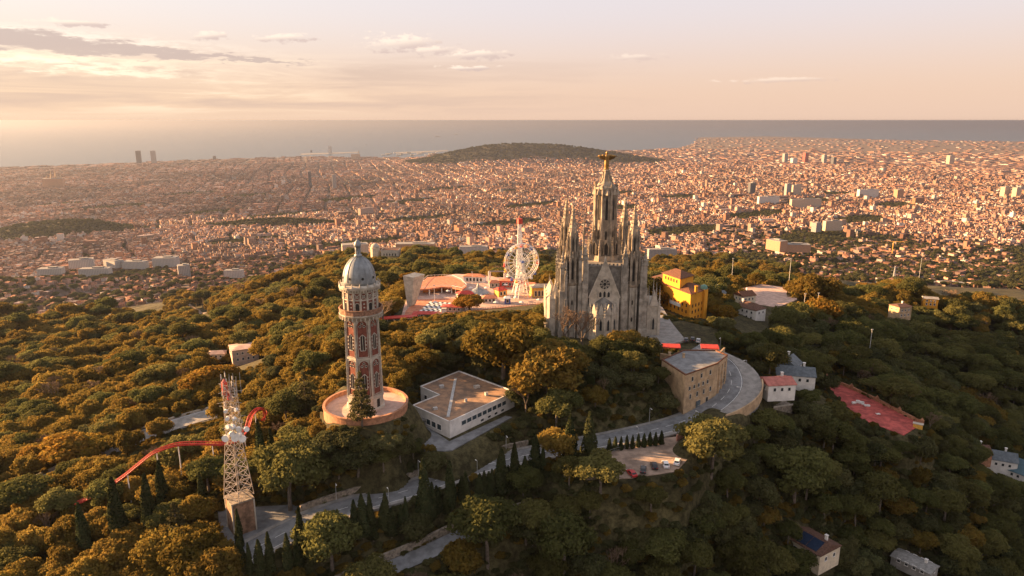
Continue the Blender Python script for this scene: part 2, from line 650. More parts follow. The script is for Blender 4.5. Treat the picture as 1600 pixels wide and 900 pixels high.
def ground_mesh():
    fine = np.linspace(-44, 44, 420)
    azs = np.concatenate([np.linspace(-180, -46, 50), fine, np.linspace(46, 176, 48)])
    rad = np.concatenate([np.geomspace(4, 110, 16), np.geomspace(112, 620, 250), np.geomspace(626, 3200, 190), np.geomspace(3240, 32000, 170)])
    a = np.radians(azs)
    X = rad[:, None] * np.sin(a)[None]
    Y = rad[:, None] * np.cos(a)[None]
    x, y = X.ravel(), Y.ravel()
    z = H(x, y)
    nr, na = X.shape
    i, j = np.meshgrid(np.arange(nr - 1), np.arange(na), indexing='ij')
    j2 = (j + 1) % na
    f = np.stack([i * na + j, i * na + j2, (i + 1) * na + j2, (i + 1) * na + j], -1).reshape(-1, 4)[:, ::-1]
    v = np.stack([x, y, z], 1)
    d = np.hypot(x, y)
    wood = np.clip((H(x, y, False) - 235) / 40, 0, 1) * np.clip((2300 - d) / 400, 0, 1)
    for (px, py, zc, wl, ww, rot) in BUMPS:
        c = at(px, py, zc[0])
        e = np.exp(-(((x - c.x) * math.cos(rot) + (y - c.y) * math.sin(rot)) / wl) ** 2 - ((-(x - c.x) * math.sin(rot) + (y - c.y) * math.cos(rot)) / ww) ** 2)
        wood = np.maximum(wood, np.clip((e - .22) * 6, 0, 1))
    col = np.outer(wood, (.062, .054, .025)) + np.outer(1 - wood, (.13, .095, .078))
    fld = np.clip((d - 11500) / 3000, 0, 1)[:, None] * (1 - wood)[:, None]
    col = col * (1 - fld) + np.array((.20, .15, .105)) * fld
    v = np.vstack([v, [[0, 0, float(H(0, .1)[0])]]])
    col = np.vstack([col, col[:1]])
    return v, f, col


def tone_mat(name, rough=.9, scale=.02, amt=.5, facade=False, fine=0.0):
    m = bpy.data.materials.new(name)
    m.use_nodes = True
    g = NT(m.node_tree)
    b = g.n['Principled BSDF']
    b.inputs['Roughness'].default_value = rough
    b.inputs['Specular IOR Level'].default_value = .15
    at_ = g.node('ShaderNodeAttribute', attribute_name='tone')
    geo = g.node('ShaderNodeNewGeometry')
    n = g.noise(geo.outputs['Position'], scale, 8, .65)
    f = g.m('ADD', 1 - amt, g.m('MULTIPLY', g.ss(n, .3, .7), amt * 1.7))
    if fine:
        f = g.m('MULTIPLY', f, g.m('ADD', .55, g.m('MULTIPLY', g.ss(g.noise(geo.outputs['Position'], fine, 8, .75), .35, .68), 1.3)))
    sc = g.comb(f, f, f)
    mx = g.mix(1.0, at_.outputs['Color'], sc, 'MULTIPLY')
    if facade:
        sp_ = g.node('ShaderNodeSeparateXYZ')
        g.l.new(geo.outputs['Position'], sp_.inputs[0])
        nn = g.node('ShaderNodeSeparateXYZ')
        g.l.new(geo.outputs['True Normal'], nn.inputs[0])
        hor = g.m('SUBTRACT', g.m('MULTIPLY', sp_.outputs[0], nn.outputs[1]), g.m('MULTIPLY', sp_.outputs[1], nn.outputs[0]))
        wz = g.m('PINGPONG', sp_.outputs[2], 1.6)
        wh = g.m('PINGPONG', hor, 1.9)
        win = g.m('MULTIPLY', g.m('GREATER_THAN', wz, .75), g.m('GREATER_THAN', wh, .95))
        win = g.m('MULTIPLY', win, g.m('LESS_THAN', g.m('ABSOLUTE', nn.outputs[2]), .3))
        mx = g.mix(g.m('MULTIPLY', win, .75), mx, (.05, .05, .055))
    g.l.new(mx, b.inputs['Base Color'])
    MATS[name] = m
    return m


_v, _f, _c = ground_mesh()
gm = np_mesh('ground', _v, _f, [tone_mat('earth', .95, .05, .45, False, .55)], _c, True)
ground = bpy.data.objects.new('ground', gm)
COL.objects.link(ground)
tag(ground, 'wooded hill falling to a broad city plain', 'ground', kind='structure')

# the sea
sm = bpy.data.materials.new('sea_water')
sm.use_nodes = True
g = NT(sm.node_tree)
b = g.n['Principled BSDF']
b.inputs['Roughness'].default_value = .34
b.inputs['Base Color'].default_value = (.035, .07, .10, 1)
b.inputs['IOR'].default_value = 1.33
geo = g.node('ShaderNodeNewGeometry')
mp = g.node('ShaderNodeMapping')
mp.inputs['Scale'].default_value = (.25, 1, 1)
g.l.new(geo.outputs['Position'], mp.inputs[0])
bn = g.node('ShaderNodeBump')
bn.inputs['Strength'].default_value = .35
bn.inputs['Distance'].default_value = 6
g.l.new(g.noise(mp.outputs[0], .006, 6, .6), bn.inputs['Height'])
g.l.new(bn.outputs[0], b.inputs['Normal'])
sea = MB()
_r = [2000, 8000, 20000, 60000, 150000]
sv, sf = [], []
for r in _r:
    for i in range(72):
        a = 2 * math.pi * i / 72
        sv.append((r * math.sin(a), r * math.cos(a), 0))
for j in range(4):
    for i in range(72):
        sf.append((j * 72 + i, (j + 1) * 72 + i, (j + 1) * 72 + (i + 1) % 72, j * 72 + (i + 1) % 72))
sea.add(sv, [tuple(reversed(q)) for q in sf])
tag(sea.obj('sea', sm), 'calm pale sea reaching to the horizon', 'sea', kind='structure')

# morning haze over everything
hz = MB()
hz.box(0, 0, -30, 320000, 320000, 636)
hm = bpy.data.materials.new('haze_air')
hm.use_nodes = True
g = NT(hm.node_tree)
g.n.remove(g.n['Principled BSDF'])
pv = g.node('ShaderNodeVolumePrincipled')
pv.inputs['Density'].default_value = 3.3e-5
pv.inputs['Color'].default_value = (.25, .285, .37, 1)
pv.inputs['Anisotropy'].default_value = .48
g.l.new(pv.outputs[0], g.n['Material Output'].inputs['Volume'])
haze = hz.obj('haze', hm)
tag(haze, 'thin warm morning haze over the city and sea', 'haze', kind='stuff')

AVENUES = [([(240, 264), (120, 380)], 13), ([(690, 268), (800, 320)], 16), ([(615, 285), (640, 340)], 14), ([(510, 300), (560, 345), (640, 372)], 16), ([(800, 290), (890, 330), (990, 372)], 14), ([(340, 250), (330, 300)], 10),
           ([(1130, 262), (1200, 300)], 16), ([(1020, 252), (1180, 322), (1320, 372)], 14), ([(600, 320), (540, 360)], 12)]

# ------------------------------------------------------------------ trees
def leaf_mat(name, c1, c2, c3, trans=.5):
    m = bpy.data.materials.new(name)
    m.use_nodes = True
    g = NT(m.node_tree)
    g.n.remove(g.n['Principled BSDF'])
    oi = g.node('ShaderNodeObjectInfo').outputs['Random']
    t = g.node('ShaderNodeTexCoord').outputs['Object']
    n = g.noise(t, .8, 5, .7)
    c = g.mix(g.ss(oi, .1, .9), c1, c2)
    c = g.mix(g.ss(n, .45, .7), c, c3)
    w = g.node('ShaderNodeTexWhiteNoise', noise_dimensions='1D')
    g.l.new(oi, w.inputs['W'])
    val = g.m('ADD', .72, g.m('MULTIPLY', w.outputs['Value'], .62))
    c = g.mix(1.0, c, g.comb(val, val, val), 'MULTIPLY')
    d = g.node('ShaderNodeBsdfDiffuse')
    tr = g.node('ShaderNodeBsdfTranslucent')
    g.l.new(c, d.inputs[0])
    g.l.new(c, tr.inputs[0])
    mx = g.node('ShaderNodeMixShader')
    mx.inputs[0].default_value = trans
    g.l.new(d.outputs[0], mx.inputs[1])
    g.l.new(tr.outputs[0], mx.inputs[2])
    g.l.new(mx.outputs[0], g.n['Material Output'].inputs['Surface'])
    MATS[name] = m
    return m


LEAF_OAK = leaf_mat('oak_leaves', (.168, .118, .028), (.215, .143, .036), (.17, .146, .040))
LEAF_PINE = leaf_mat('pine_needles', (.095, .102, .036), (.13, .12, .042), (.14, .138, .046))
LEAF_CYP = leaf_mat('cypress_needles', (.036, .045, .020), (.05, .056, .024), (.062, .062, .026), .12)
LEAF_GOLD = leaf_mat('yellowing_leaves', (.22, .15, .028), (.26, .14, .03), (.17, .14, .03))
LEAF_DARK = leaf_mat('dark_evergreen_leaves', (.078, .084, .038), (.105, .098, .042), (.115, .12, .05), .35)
LEAF_CEDAR = leaf_mat('cedar_needles', (.075, .072, .034), (.09, .08, .036), (.10, .092, .045))
BARK = mat('bark', (.15, .12, .095), .95, .4, 2.0)
TWIG = mat('bare_twigs', (.17, .115, .075), .95, .3, 2.0)


def ico_dirs(n, r):
    v = r.normal(size=(n, 3))
    return v / np.linalg.norm(v, axis=1)[:, None]


def leaf_cards(pts, nrm, size, r, jit=.7):
    n = len(pts)
    nn = nrm + r.normal(size=(n, 3)) * jit
    nn /= np.linalg.norm(nn, axis=1)[:, None]
    up = ico_dirs(n, r)
    a = np.cross(nn, up)
    a /= np.linalg.norm(a, axis=1)[:, None] + 1e-9
    b = np.cross(nn, a)
    s = (size * r.uniform(.6, 1.35, n))[:, None]
    asp = r.uniform(.5, .9, n)[:, None]
    v = np.stack([pts - a * s, pts - b * s * asp + nn * s * .2, pts + a * s, pts + b * s * asp + nn * s * .2], 1)
    return v.reshape(-1, 3), np.arange(4 * n).reshape(n, 4)


def crown(name, lobes, n, size, m, seed, core=.76, under=.25):
    r = np.random.default_rng(seed)
    L = np.array(lobes, float)
    area = (L[:, 3] * L[:, 4] + L[:, 4] * L[:, 5] + L[:, 3] * L[:, 5])
    pick = r.choice(len(L), n * 2, p=area / area.sum())
    d = ico_dirs(n * 2, r)
    keep = (d[:, 2] > -.35) | (r.random(n * 2) < under)
    pick, d = pick[keep], d[keep]
    rad = r.uniform(.8, 1.12, len(d)) * (1 + .10 * np.sin(d[:, 0] * 7 + d[:, 2] * 9 + pick))
    p = L[pick, :3] + d * L[pick, 3:6] * rad[:, None]
    ok = np.ones(len(p), bool)
    for i in range(len(L)):
        q = (p - L[i, :3]) / L[i, 3:6]
        ok &= ~((np.linalg.norm(q, axis=1) < .74) & (pick != i))
    p, d = p[ok][:n], d[ok][:n]
    v, f = leaf_cards(p, d, size, r)
    # a darker solid heart inside so that the light stops there: the same leaves, only denser
    vs, fs, o = [v], [f], len(v)
    nu, nv = 8, 5
    for l in L:
        th = np.linspace(-math.pi / 2, math.pi / 2, nv + 2)
        ph = np.linspace(0, 2 * math.pi, nu, endpoint=False)
        gx = np.cos(th)[:, None] * np.cos(ph)[None]
        gy = np.cos(th)[:, None] * np.sin(ph)[None]
        gz = np.repeat(np.sin(th)[:, None], nu, 1)
        q = np.stack([gx, gy, gz], -1).reshape(-1, 3) * l[3:6] * core * r.uniform(.88, 1.1, (gx.size, 1)) + l[:3]
        i, j = np.meshgrid(np.arange(nv + 1), np.arange(nu), indexing='ij')
        ff = np.stack([i * nu + j, i * nu + (j + 1) % nu, (i + 1) * nu + (j + 1) % nu, (i + 1) * nu + j], -1).reshape(-1, 4)
        vs.append(q)
        fs.append(ff + o)
        o += len(q)
    return np_mesh(name, np.vstack(vs), np.vstack(fs), [m])


def tree(name, crown_me, trunk_mb, label, cat, group):
    t = T(name, label, cat, group=group)
    trunk_mb.obj('trunk', BARK, t)
    c = bpy.data.objects.new('crown', crown_me)
    COL.objects.link(c)
    c.parent = t
    return t


def limbs(mb, base, tips, r0, r):
    for q in tips:
        q = Vector(q)
        b_ = Vector(base)
        mid = b_.lerp(q, .5) + Vector((r.uniform(-.4, .4), r.uniform(-.4, .4), r.uniform(-.5, .2)))
        mb.tube(b_, mid, r0, r0 * .7, 5)
        mb.tube(mid, q, r0 * .7, r0 * .3, 5)


def make_oak(i, m=None, name='broadleaf_tree'):
    r = random.Random(100 + i)
    lob = []
    nl = 13 + i % 5
    hh = r.uniform(4.6, 5.8)
    for q in range(nl):
        a = q * 2.4 + r.uniform(-.4, .4)
        rr = r.uniform(2.9, 3.7) * math.sqrt((q + .4) / nl)
        rad = r.uniform(.9, 1.95)
        lob.append((rr * math.cos(a), rr * math.sin(a), hh - rr * .42 + r.uniform(-.9, 1.1), rad, rad * r.uniform(.9, 1.1), rad * r.uniform(.75, .95)))
    lob.append((0, 0, hh - 1.4, 2.9, 2.9, 2.2))
    me = crown('crown', lob, 3300, .27, m or LEAF_OAK, 40 + i)
    tb = MB()
    tb.tube((0, 0, -2), (.1, 0, 2.2), .36, .24, 7)
    limbs(tb, (.1, 0, 2.2), [(l[0] * .8, l[1] * .8, l[2] - .3) for l in lob[:6]], .16, r)
    return tree(name, me, tb, 'tree', 'tree', 'trees')


def make_pine(i):
    r = random.Random(200 + i)
    lob = []
    nl = 12 + i % 3
    h = r.uniform(7.6, 9.0)
    for q in range(nl):
        a = q * 2.4 + r.uniform(-.5, .5)
        rr = 3.8 * math.sqrt((q + .2) / nl)
        rad = r.uniform(1.4, 2.1)
        lob.append((rr * math.cos(a) + .5, rr * math.sin(a), h - rr * rr * .10 + r.uniform(-.9, .6), rad * 1.1, rad * 1.1, rad * r.uniform(.62, .85)))
    if i % 2:
        lob.append((2.6, -1.2, h - 3.0, 1.6, 1.5, .9))
        lob.append((-2.2, 1.6, h - 3.4, 1.5, 1.6, .9))
    me = crown('crown', lob, 3200, .27, LEAF_PINE, 60 + i, .7, .45)
    tb = MB()
    lean = r.uniform(-.5, .5)
    k1 = (lean * .4, .1, h * .33)
    k2 = (lean, .3, h * .58)
    tb.tube((0, 0, -2), k1, .34, .27, 7)
    tb.tube(k1, k2, .27, .2, 7)
    limbs(tb, k2, [(l[0] * .85, l[1] * .85, l[2] - .2) for l in lob[:8]], .15, r)
    return tree('pine_tree', me, tb, 'tree', 'tree', 'trees')


def make_umbrella(i):
    r = random.Random(500 + i)
    lob = [(0, 0, 8.7, 2.6, 2.6, .95)]
    for q in range(8):
        a = q * math.pi / 4 + r.uniform(-.2, .2)
        rr = r.uniform(2.9, 3.6)
        lob.append((rr * math.cos(a), rr * math.sin(a), 8.2 + r.uniform(-.3, .2), 1.6, 1.6, .75))
    me = crown('crown', lob, 2600, .25, LEAF_PINE, 90 + i, .72, .2)
    tb = MB()
    tb.tube((0, 0, -2), (.3, 0, 4.6), .36, .25, 7)
    limbs(tb, (.3, 0, 4.6), [(l[0] * .8, l[1] * .8, l[2] - .4) for l in lob], .14, r)
    return tree('umbrella_pine', me, tb, 'tree', 'tree', 'trees')


def make_cypress(i):
    r = np.random.default_rng(300 + i)
    h = 12.0
    n = 2600
    t = r.random(n) ** 1.25
    a = r.uniform(0, 2 * math.pi, n)
    prof = (1.25 + .25 * (i % 2)) * np.power(np.clip(1 - t, 0, 1), .72) * (1 - np.exp(-t * 16 - .6))
    prof *= 1 + .2 * np.sin(a * 3 + t * 9 + i)
    rad = prof * r.uniform(.82, 1.06, n)
    p = np.stack([rad * np.cos(a), rad * np.sin(a), .5 + t * (h - .5)], 1)
    nm = np.stack([np.cos(a), np.sin(a), .35 * np.ones(n)], 1)
    v, f = leaf_cards(p, nm, .22, r, .5)
    tt = np.linspace(0, 1, 9)
    ph = np.linspace(0, 2 * math.pi, 8, endpoint=False)
    pr = 1.0 * np.power(1 - tt, .72) * (1 - np.exp(-tt * 16 - .6)) + .01
    q = np.stack([pr[:, None] * np.cos(ph)[None], pr[:, None] * np.sin(ph)[None], np.repeat((.5 + tt * (h - .9))[:, None], 8, 1)], -1).reshape(-1, 3)
    ii, jj = np.meshgrid(np.arange(8), np.arange(8), indexing='ij')
    ff = np.stack([ii * 8 + jj, ii * 8 + (jj + 1) % 8, (ii + 1) * 8 + (jj + 1) % 8, (ii + 1) * 8 + jj], -1).reshape(-1, 4)
    me = np_mesh('crown', np.vstack([v, q]), np.vstack([f, ff + len(v)]), [LEAF_CYP])
    tb = MB()
    tb.tube((0, 0, -2), (0, 0, 2), .22, .16, 6)
    return tree('cypress_tree', me, tb, 'tree', 'tree', 'trees')


def make_cedar(i):
    r = random.Random(600 + i)
    lob = []
    for lev in range(7):
        z = 3.2 + lev * 1.5
        rr = 3.3 * (1 - lev / 8.5)
        for q in range(5):
            a = q * 1.2566 + lev * .7 + r.uniform(-.3, .3)
            lob.append((rr * .65 * math.cos(a), rr * .65 * math.sin(a), z + r.uniform(-.3, .3), rr * .42, rr * .42, .42))
    lob.append((0, 0, 13.4, .5, .5, 1.1))
    me = crown('crown', lob, 2600, .25, LEAF_CEDAR, 130 + i, .6, .5)
    tb = MB()
    tb.tube((0, 0, -2), (0, 0, 12.6), .34, .08, 7)
    return tree('conifer_tree', me, tb, 'tree', 'tree', 'trees')


def make_bare(i):
    r = random.Random(400 + i)
    tb, tw = MB(), MB()
    tb.tube((0, 0, -2), (.1, .1, 2.6), .3, .22, 7)

    def grow(p, d, ln, rad, lev):
        q = p + d * ln
        (tb if lev < 2 else tw).tube(p, q, rad, rad * .6, 5 if lev < 2 else 3)
        if lev == 5:
            return
        for _ in range(3):
            nd = (d + Vector((r.uniform(-.75, .75), r.uniform(-.75, .75), r.uniform(-.2, .55)))).normalized()
            grow(q, nd, ln * r.uniform(.6, .82), max(.035, rad * .6), lev + 1)
    for _ in range(4):
        grow(Vector((.1, .1, 2.5)), Vector((r.uniform(-.8, .8), r.uniform(-.8, .8), 1)).normalized(), 1.9, .15, 1)
    t = T('bare_tree', 'tree', 'tree')
    tb.obj('trunk', BARK, t)
    tw.obj('crown', TWIG, t)
    return t


OAKS = [make_oak(i) for i in range(6)]
EVERS = [make_oak(40 + i, LEAF_DARK, 'evergreen_tree') for i in range(4)]
GOLDS = [make_oak(20 + i, LEAF_GOLD, 'yellow_tree') for i in range(2)]
PINES = [make_pine(i) for i in range(5)]
UMBS = [make_umbrella(i) for i in range(2)]
CYPS = [make_cypress(i) for i in range(3)]
CEDS = [make_cedar(i) for i in range(2)]
BARES = [make_bare(i) for i in range(2)]
USED = set()


def plant(protos, loc, sc, label, group=None, rz=None):
    i = random.randrange(len(protos))
    p = protos[i]
    rz = random.uniform(0, 6.28) if rz is None else rz
    s3 = sc if hasattr(sc, '__len__') else (sc, sc, sc)
    if p.name not in USED:
        USED.add(p.name)
        kids(p)
        p.location, p.rotation_euler, p.scale = loc, (0, 0, rz), s3
        p['label'] = label
        if group:
            p['group'] = group
        elif 'group' in p:
            del p['group']
        return p
    o = dup(p, loc, rz, s3, label, group)
    if not group and 'group' in o:
        del o['group']
    return o


# clearings where nothing grows
CLEAR = [p for p, _ in PADS]
_y = [at(1012, 450, 372), at(1079, 463, 334), at(1108, 457, 346)]
_y.append(_y[0] + (_y[2] - _y[1]))
CLEAR.append([(q.x, q.y) for q in _y])
CLEAR.append(pxpoly([(1068, 590), (1124, 570), (1140, 556), (1118, 545), (1066, 545), (1030, 562)], 511.6))
CLEAR_RINGS = []      # (x, y, radius)
TREE_SPOTS = []       # hand-placed trees, (x, y, radius)


# what the photograph shows unobstructed: (pixel outline, distance of what is seen there)
SEEN = [
    ([(622, 424), (872, 424), (872, 470), (800, 474), (730, 484), (655, 498), (592, 496), (592, 486), (625, 476)], 384),
    ([(855, 300), (1030, 300), (1030, 515), (968, 532), (925, 530), (866, 508)], 283),
    ([(1012, 415), (1112, 415), (1112, 500), (1118, 525), (1050, 525), (1030, 500)], 354),
    ([(1008, 500), (1060, 505), (1128, 525), (1128, 548), (1030, 548)], 272),
    ([(1034, 548), (1140, 545), (1200, 592), (1196, 612), (1108, 672), (1064, 662), (1066, 600), (1034, 570)], 240),
    ([(860, 698), (1000, 668), (1070, 652), (1080, 684), (960, 706), (870, 722)], 207),
    ([(930, 722), (960, 706), (1090, 678), (1068, 738), (985, 752), (925, 748)], 201),
    ([(640, 632), (656, 600), (718, 576), (808, 608), (808, 648), (706, 692), (640, 690), (622, 676)], 250),
    ([(528, 380), (606, 380), (606, 600), (645, 622), (642, 655), (600, 660), (545, 600)], 196),
    ([(342, 592), (398, 592), (400, 770), (400, 850), (338, 850)], 168),
    ([(168, 700), (250, 665), (345, 632), (350, 655), (210, 706)], 262),
    ([(120, 790), (185, 742), (240, 700), (345, 680), (350, 700), (255, 706), (190, 756)], 186),
    ([(376, 690), (384, 630), (420, 628), (420, 662), (400, 672)], 205),
    ([(1268, 598), (1312, 596), (1446, 660), (1440, 684), (1400, 684), (1336, 652)], 300),
    ([(1200, 588), (1240, 590), (1235, 612), (1204, 616)], 232),
    ([(1140, 462), (1205, 470), (1205, 520), (1150, 522)], 352),
    ([(1530, 712), (1600, 720), (1600, 745), (1550, 736)], 300),
    ([(1244, 826), (1285, 832), (1272, 852), (1244, 856)], 200),
    ([(1392, 858), (1440, 866), (1445, 900), (1405, 900)], 232),
    ([(1148, 444), (1250, 444), (1250, 478), (1160, 478)], 440),
    ([(1388, 462), (1425, 462), (1425, 492), (1388, 492)], 480), ([(1438, 458), (1472, 458), (1470, 474), (1440, 474)], 520),
    ([(572, 368), (628, 368), (628, 400), (572, 402)], 1000),
    ([(258, 450), (300, 455), (335, 492), (312, 496), (262, 466)], 900),
    ([(325, 545), (412, 534), (412, 572), (325, 572)], 390),
    ([(560, 790), (640, 756), (720, 728), (860, 700), (870, 716), (740, 750), (650, 784), (570, 812)], 192),
    ([(430, 775), (480, 800), (470, 830), (400, 860), (385, 830), (405, 790)], 172),
    ([(640, 862), (700, 834), (760, 812), (764, 826), (700, 852), (650, 884)], 164),
    ([(508, 508), (552, 512), (552, 560), (508, 545)], 268),
    ([(815, 540), (870, 545), (930, 580), (920, 592), (830, 562)], 245),
]


def forest():
    def grid(x0, x1, y0, y1, st):
        gx, gy = np.meshgrid(np.arange(x0, x1, st), np.arange(y0, y1, st))
        n = gx.size
        return gx.ravel() + rng.uniform(-.42, .42, n) * st, gy.ravel() + rng.uniform(-.42, .42, n) * st
    out = []
    for x0, x1, y0, y1, st, s0, hh in ((-520, 520, 95, 330, 6.6, 1.1, 9.5), (-520, 520, 330, 560, 8.8, 1.38, 9.0), (-900, 1000, 560, 1000, 11.5, 1.7, 7.5), (-1300, 1500, 1000, 1900, 16.0, 2.1, 7), (-300, 300, 100, 330, 1.9, .33, 7.0)):
        x, y = grid(x0, x1, y0, y1, st)
        z = H(x, y)
        px, py, dep = pix(x, y, z + 4)
        ok = (px > -260) & (px < 1860) & (py < 1060) & ((z > np.where(y > 850, 300, 245)) & ~((y > 840) & (px < 265)) & ~((y > 890) & (px > 1240)))
        x, y, z, px, py, dep = (q[ok] for q in (x, y, z, px, py, dep))
        s = s0 * rng.uniform(.74, 1.3, len(x))
        cl = np.zeros(x.shape, bool)
        low = s0 < .5
        for poly in CLEAR:
            cl |= inside(poly, x, y)
            dd, _ = seg_dist(poly, x, y, True)
            cl |= dd < (.6 if low else 1.4)
        for pts_, hw in ROADS:
            dd, _ = seg_dist(pts_, x, y)
            cl |= dd < hw + (.5 if low else 1.4)
        for (cx, cy_, rr) in CLEAR_RINGS + ([] if low else TREE_SPOTS):
            cl |= np.hypot(x - cx, y - cy_) < rr
        for poly, dmax in ([] if low else SEEN):
            for fx, fz in ((0, 1.0), (-.45, .8), (.45, .8), (0, .55)):
                a_, b_, _d = pix(x + fx * 7 * s, y, z + hh * s * fz)
                cl |= inside(poly, a_, b_) & (y < dmax)
        ok = ~cl
        x, y, z, px, py, dep, s = (q[ok] for q in (x, y, z, px, py, dep, s))
        out.append(np.stack([x, y, z - (.9 if low else 0), px, py, dep, s], 1))
    return np.vstack(out)


def mass(name, label, pts, kinds):
    """one object whose many trees nobody could count: points x, y, z, size, kind"""
    me = bpy.data.meshes.new(name)
    me.vertices.add(len(pts))
    me.vertices.foreach_set('co', pts[:, :3].astype(np.float32).ravel())
    for nm, col in (('size', 3), ('kind_of', 4)):
        a = me.attributes.new(nm, 'FLOAT', 'POINT')
        a.data.foreach_set('value', pts[:, col].astype(np.float32))
    a = me.attributes.new('turn', 'FLOAT_VECTOR', 'POINT')
    tv = np.zeros((len(pts), 3), np.float32)
    tv[:, 2] = rng.uniform(0, 6.28, len(pts))
    a.data.foreach_set('vector', tv.ravel())
    a = me.attributes.new('grow', 'FLOAT_VECTOR', 'POINT')
    a.data.foreach_set('vector', (pts[:, 3:4] * np.stack([rng.uniform(.9, 1.15, len(pts)), rng.uniform(.9, 1.15, len(pts)), rng.uniform(.8, 1.2, len(pts))], 1)).astype(np.float32).ravel())
    o = bpy.data.objects.new(name, me)
    COL.objects.link(o)
    ng = bpy.data.node_groups.new(name, 'GeometryNodeTree')
    ng.interface.new_socket('Geometry', in_out='INPUT', socket_type='NodeSocketGeometry')
    ng.interface.new_socket('Geometry', in_out='OUTPUT', socket_type='NodeSocketGeometry')
    N, L = ng.nodes, ng.links
    gi, go = N.new('NodeGroupInput'), N.new('NodeGroupOutput')

    def attr(nm, ty):
        n = N.new('GeometryNodeInputNamedAttribute')
        n.data_type = ty
        n.inputs['Name'].default_value = nm
        return n.outputs[0]
    ka, ta, ga = attr('kind_of', 'FLOAT'), attr('turn', 'FLOAT_VECTOR'), attr('grow', 'FLOAT_VECTOR')
    e2r = N.new('FunctionNodeEulerToRotation')
    L.new(ta, e2r.inputs[0])
    jn = N.new('GeometryNodeJoinGeometry')
    for i, t in enumerate(kinds):
        j2 = N.new('GeometryNodeJoinGeometry')
        for c in t.children:
            oi = N.new('GeometryNodeObjectInfo')
            oi.transform_space = 'ORIGINAL'
            oi.inputs['Object'].default_value = c
            L.new(oi.outputs['Geometry'], j2.inputs[0])
        cmpn = N.new('FunctionNodeCompare')
        cmpn.data_type = 'FLOAT'
        cmpn.operation = 'EQUAL'
        L.new(ka, cmpn.inputs[0])
        cmpn.inputs[1].default_value = float(i)
        cmpn.inputs['Epsilon'].default_value = .1
        ip = N.new('GeometryNodeInstanceOnPoints')
        L.new(gi.outputs[0], ip.inputs['Points'])
        L.new(cmpn.outputs[0], ip.inputs['Selection'])
        L.new(j2.outputs[0], ip.inputs['Instance'])
        L.new(e2r.outputs[0], ip.inputs['Rotation'])
        L.new(ga, ip.inputs['Scale'])
        L.new(ip.outputs[0], jn.inputs[0])
    L.new(jn.outputs[0], go.inputs[0])
    md = o.modifiers.new('trees', 'NODES')
    md.node_group = ng
    return tag(o, label, 'forest', kind='stuff')



# ------------------------------------------------------------------ materials of the built things
STONE = mat('grey_stone', (.34, .305, .255), .9, .42, .35, bump=.3)
STONE_D = mat('dark_weathered_stone', (.20, .183, .16), .9, .4, .5, bump=.3)
STONE_B = mat('brown_stone', (.33, .275, .21), .9, .42, .35, bump=.3)
STONE_L = mat('pale_stone', (.47, .42, .345), .9, .25, .5)
WALLSTONE = mat('rubble_wall', (.27, .225, .175), .95, .5, 1.2, bump=.5)
OCHRE = mat('ochre_stone', (.47, .33, .2), .9, .3, .4, bump=.3)
BRICK = mat('red_brick', (.20, .066, .045), .9, .3, 1.2)
BRICK_O = mat('orange_brick', (.42, .21, .12), .9, .3, 1.0)
ZINC = mat('zinc_sheet', (.25, .27, .28), .5, .3, .4, metal=.2, spec=.5)
BRONZE = mat('gilded_bronze', (.33, .2, .07), .45, .35, 1.0, metal=.5)
GLASS = mat('dark_glass', (.03, .035, .04), .15, .3, .6, spec=.5)
GLASS_B = mat('window_glass', (.05, .075, .09), .12, .3, .4, spec=.5)
VOID = mat('dark_opening', (.028, .026, .024), .9, .2, 1.0)
WHITE = mat('white_render', (.73, .70, .66), .85, .16, .3)
CREAM = mat('cream_render', (.66, .56, .42), .85, .2, .4)
YELLOW = mat('yellow_render', (.70, .31, .03), .85, .14, .25)
TILE = mat('clay_roof_tile', (.155, .068, .038), .85, .4, 1.6, bump=.4)
TILE_D = mat('brown_roof_tile', (.14, .075, .052), .85, .4, 1.6, bump=.4)
SLATE = mat('blue_grey_roof', (.11, .13, .145), .6, .3, .8)
REDP = mat('red_floor_paint', (.45, .095, .08), .9, .4, .35)
REDS = mat('red_steel', (.52, .05, .03), .6, .25, .8, spec=.5)
TERRA = mat('terracotta_paving', (.52, .21, .12), .85, .25, .5)
PINKP = mat('pink_paving', (.52, .36, .29), .85, .25, .3)
ASPH = mat('asphalt', (.205, .21, .215), .9, .3, .35, bump=.2)
PAVE = mat('concrete_paving', (.28, .265, .245), .9, .25, .4)
DIRT = mat('bare_earth', (.34, .25, .19), .95, .4, .25)
PAINT = mat('road_paint', (.7, .7, .68), .8, .2, 1.0)
ROOFG = mat('gravel_roof', (.33, .20, .12), .95, .45, .3, col2=(.19, .135, .10))
METAL = mat('galvanised_steel', (.5, .5, .49), .5, .25, 1.0, metal=.3)
WSTEEL = mat('white_steel', (.8, .78, .74), .5, .12, 1.0)
DSTEEL = mat('grey_steel', (.22, .22, .23), .5, .2, 1.0)
GOLDP = mat('gold_paint', (.75, .42, .08), .6, .2, 1.0)
BLUEP = mat('blue_paint', (.05, .10, .35), .5, .2, 1.0)
BLACKP = mat('black_paint', (.02, .02, .022), .5, .2, 1.0)
RUBBER = mat('tyre_rubber', (.02, .02, .02), .9, .2, 3.0)
LAWN = mat('lawn', (.06, .075, .02), .95, .4, .3)

_WM = {}


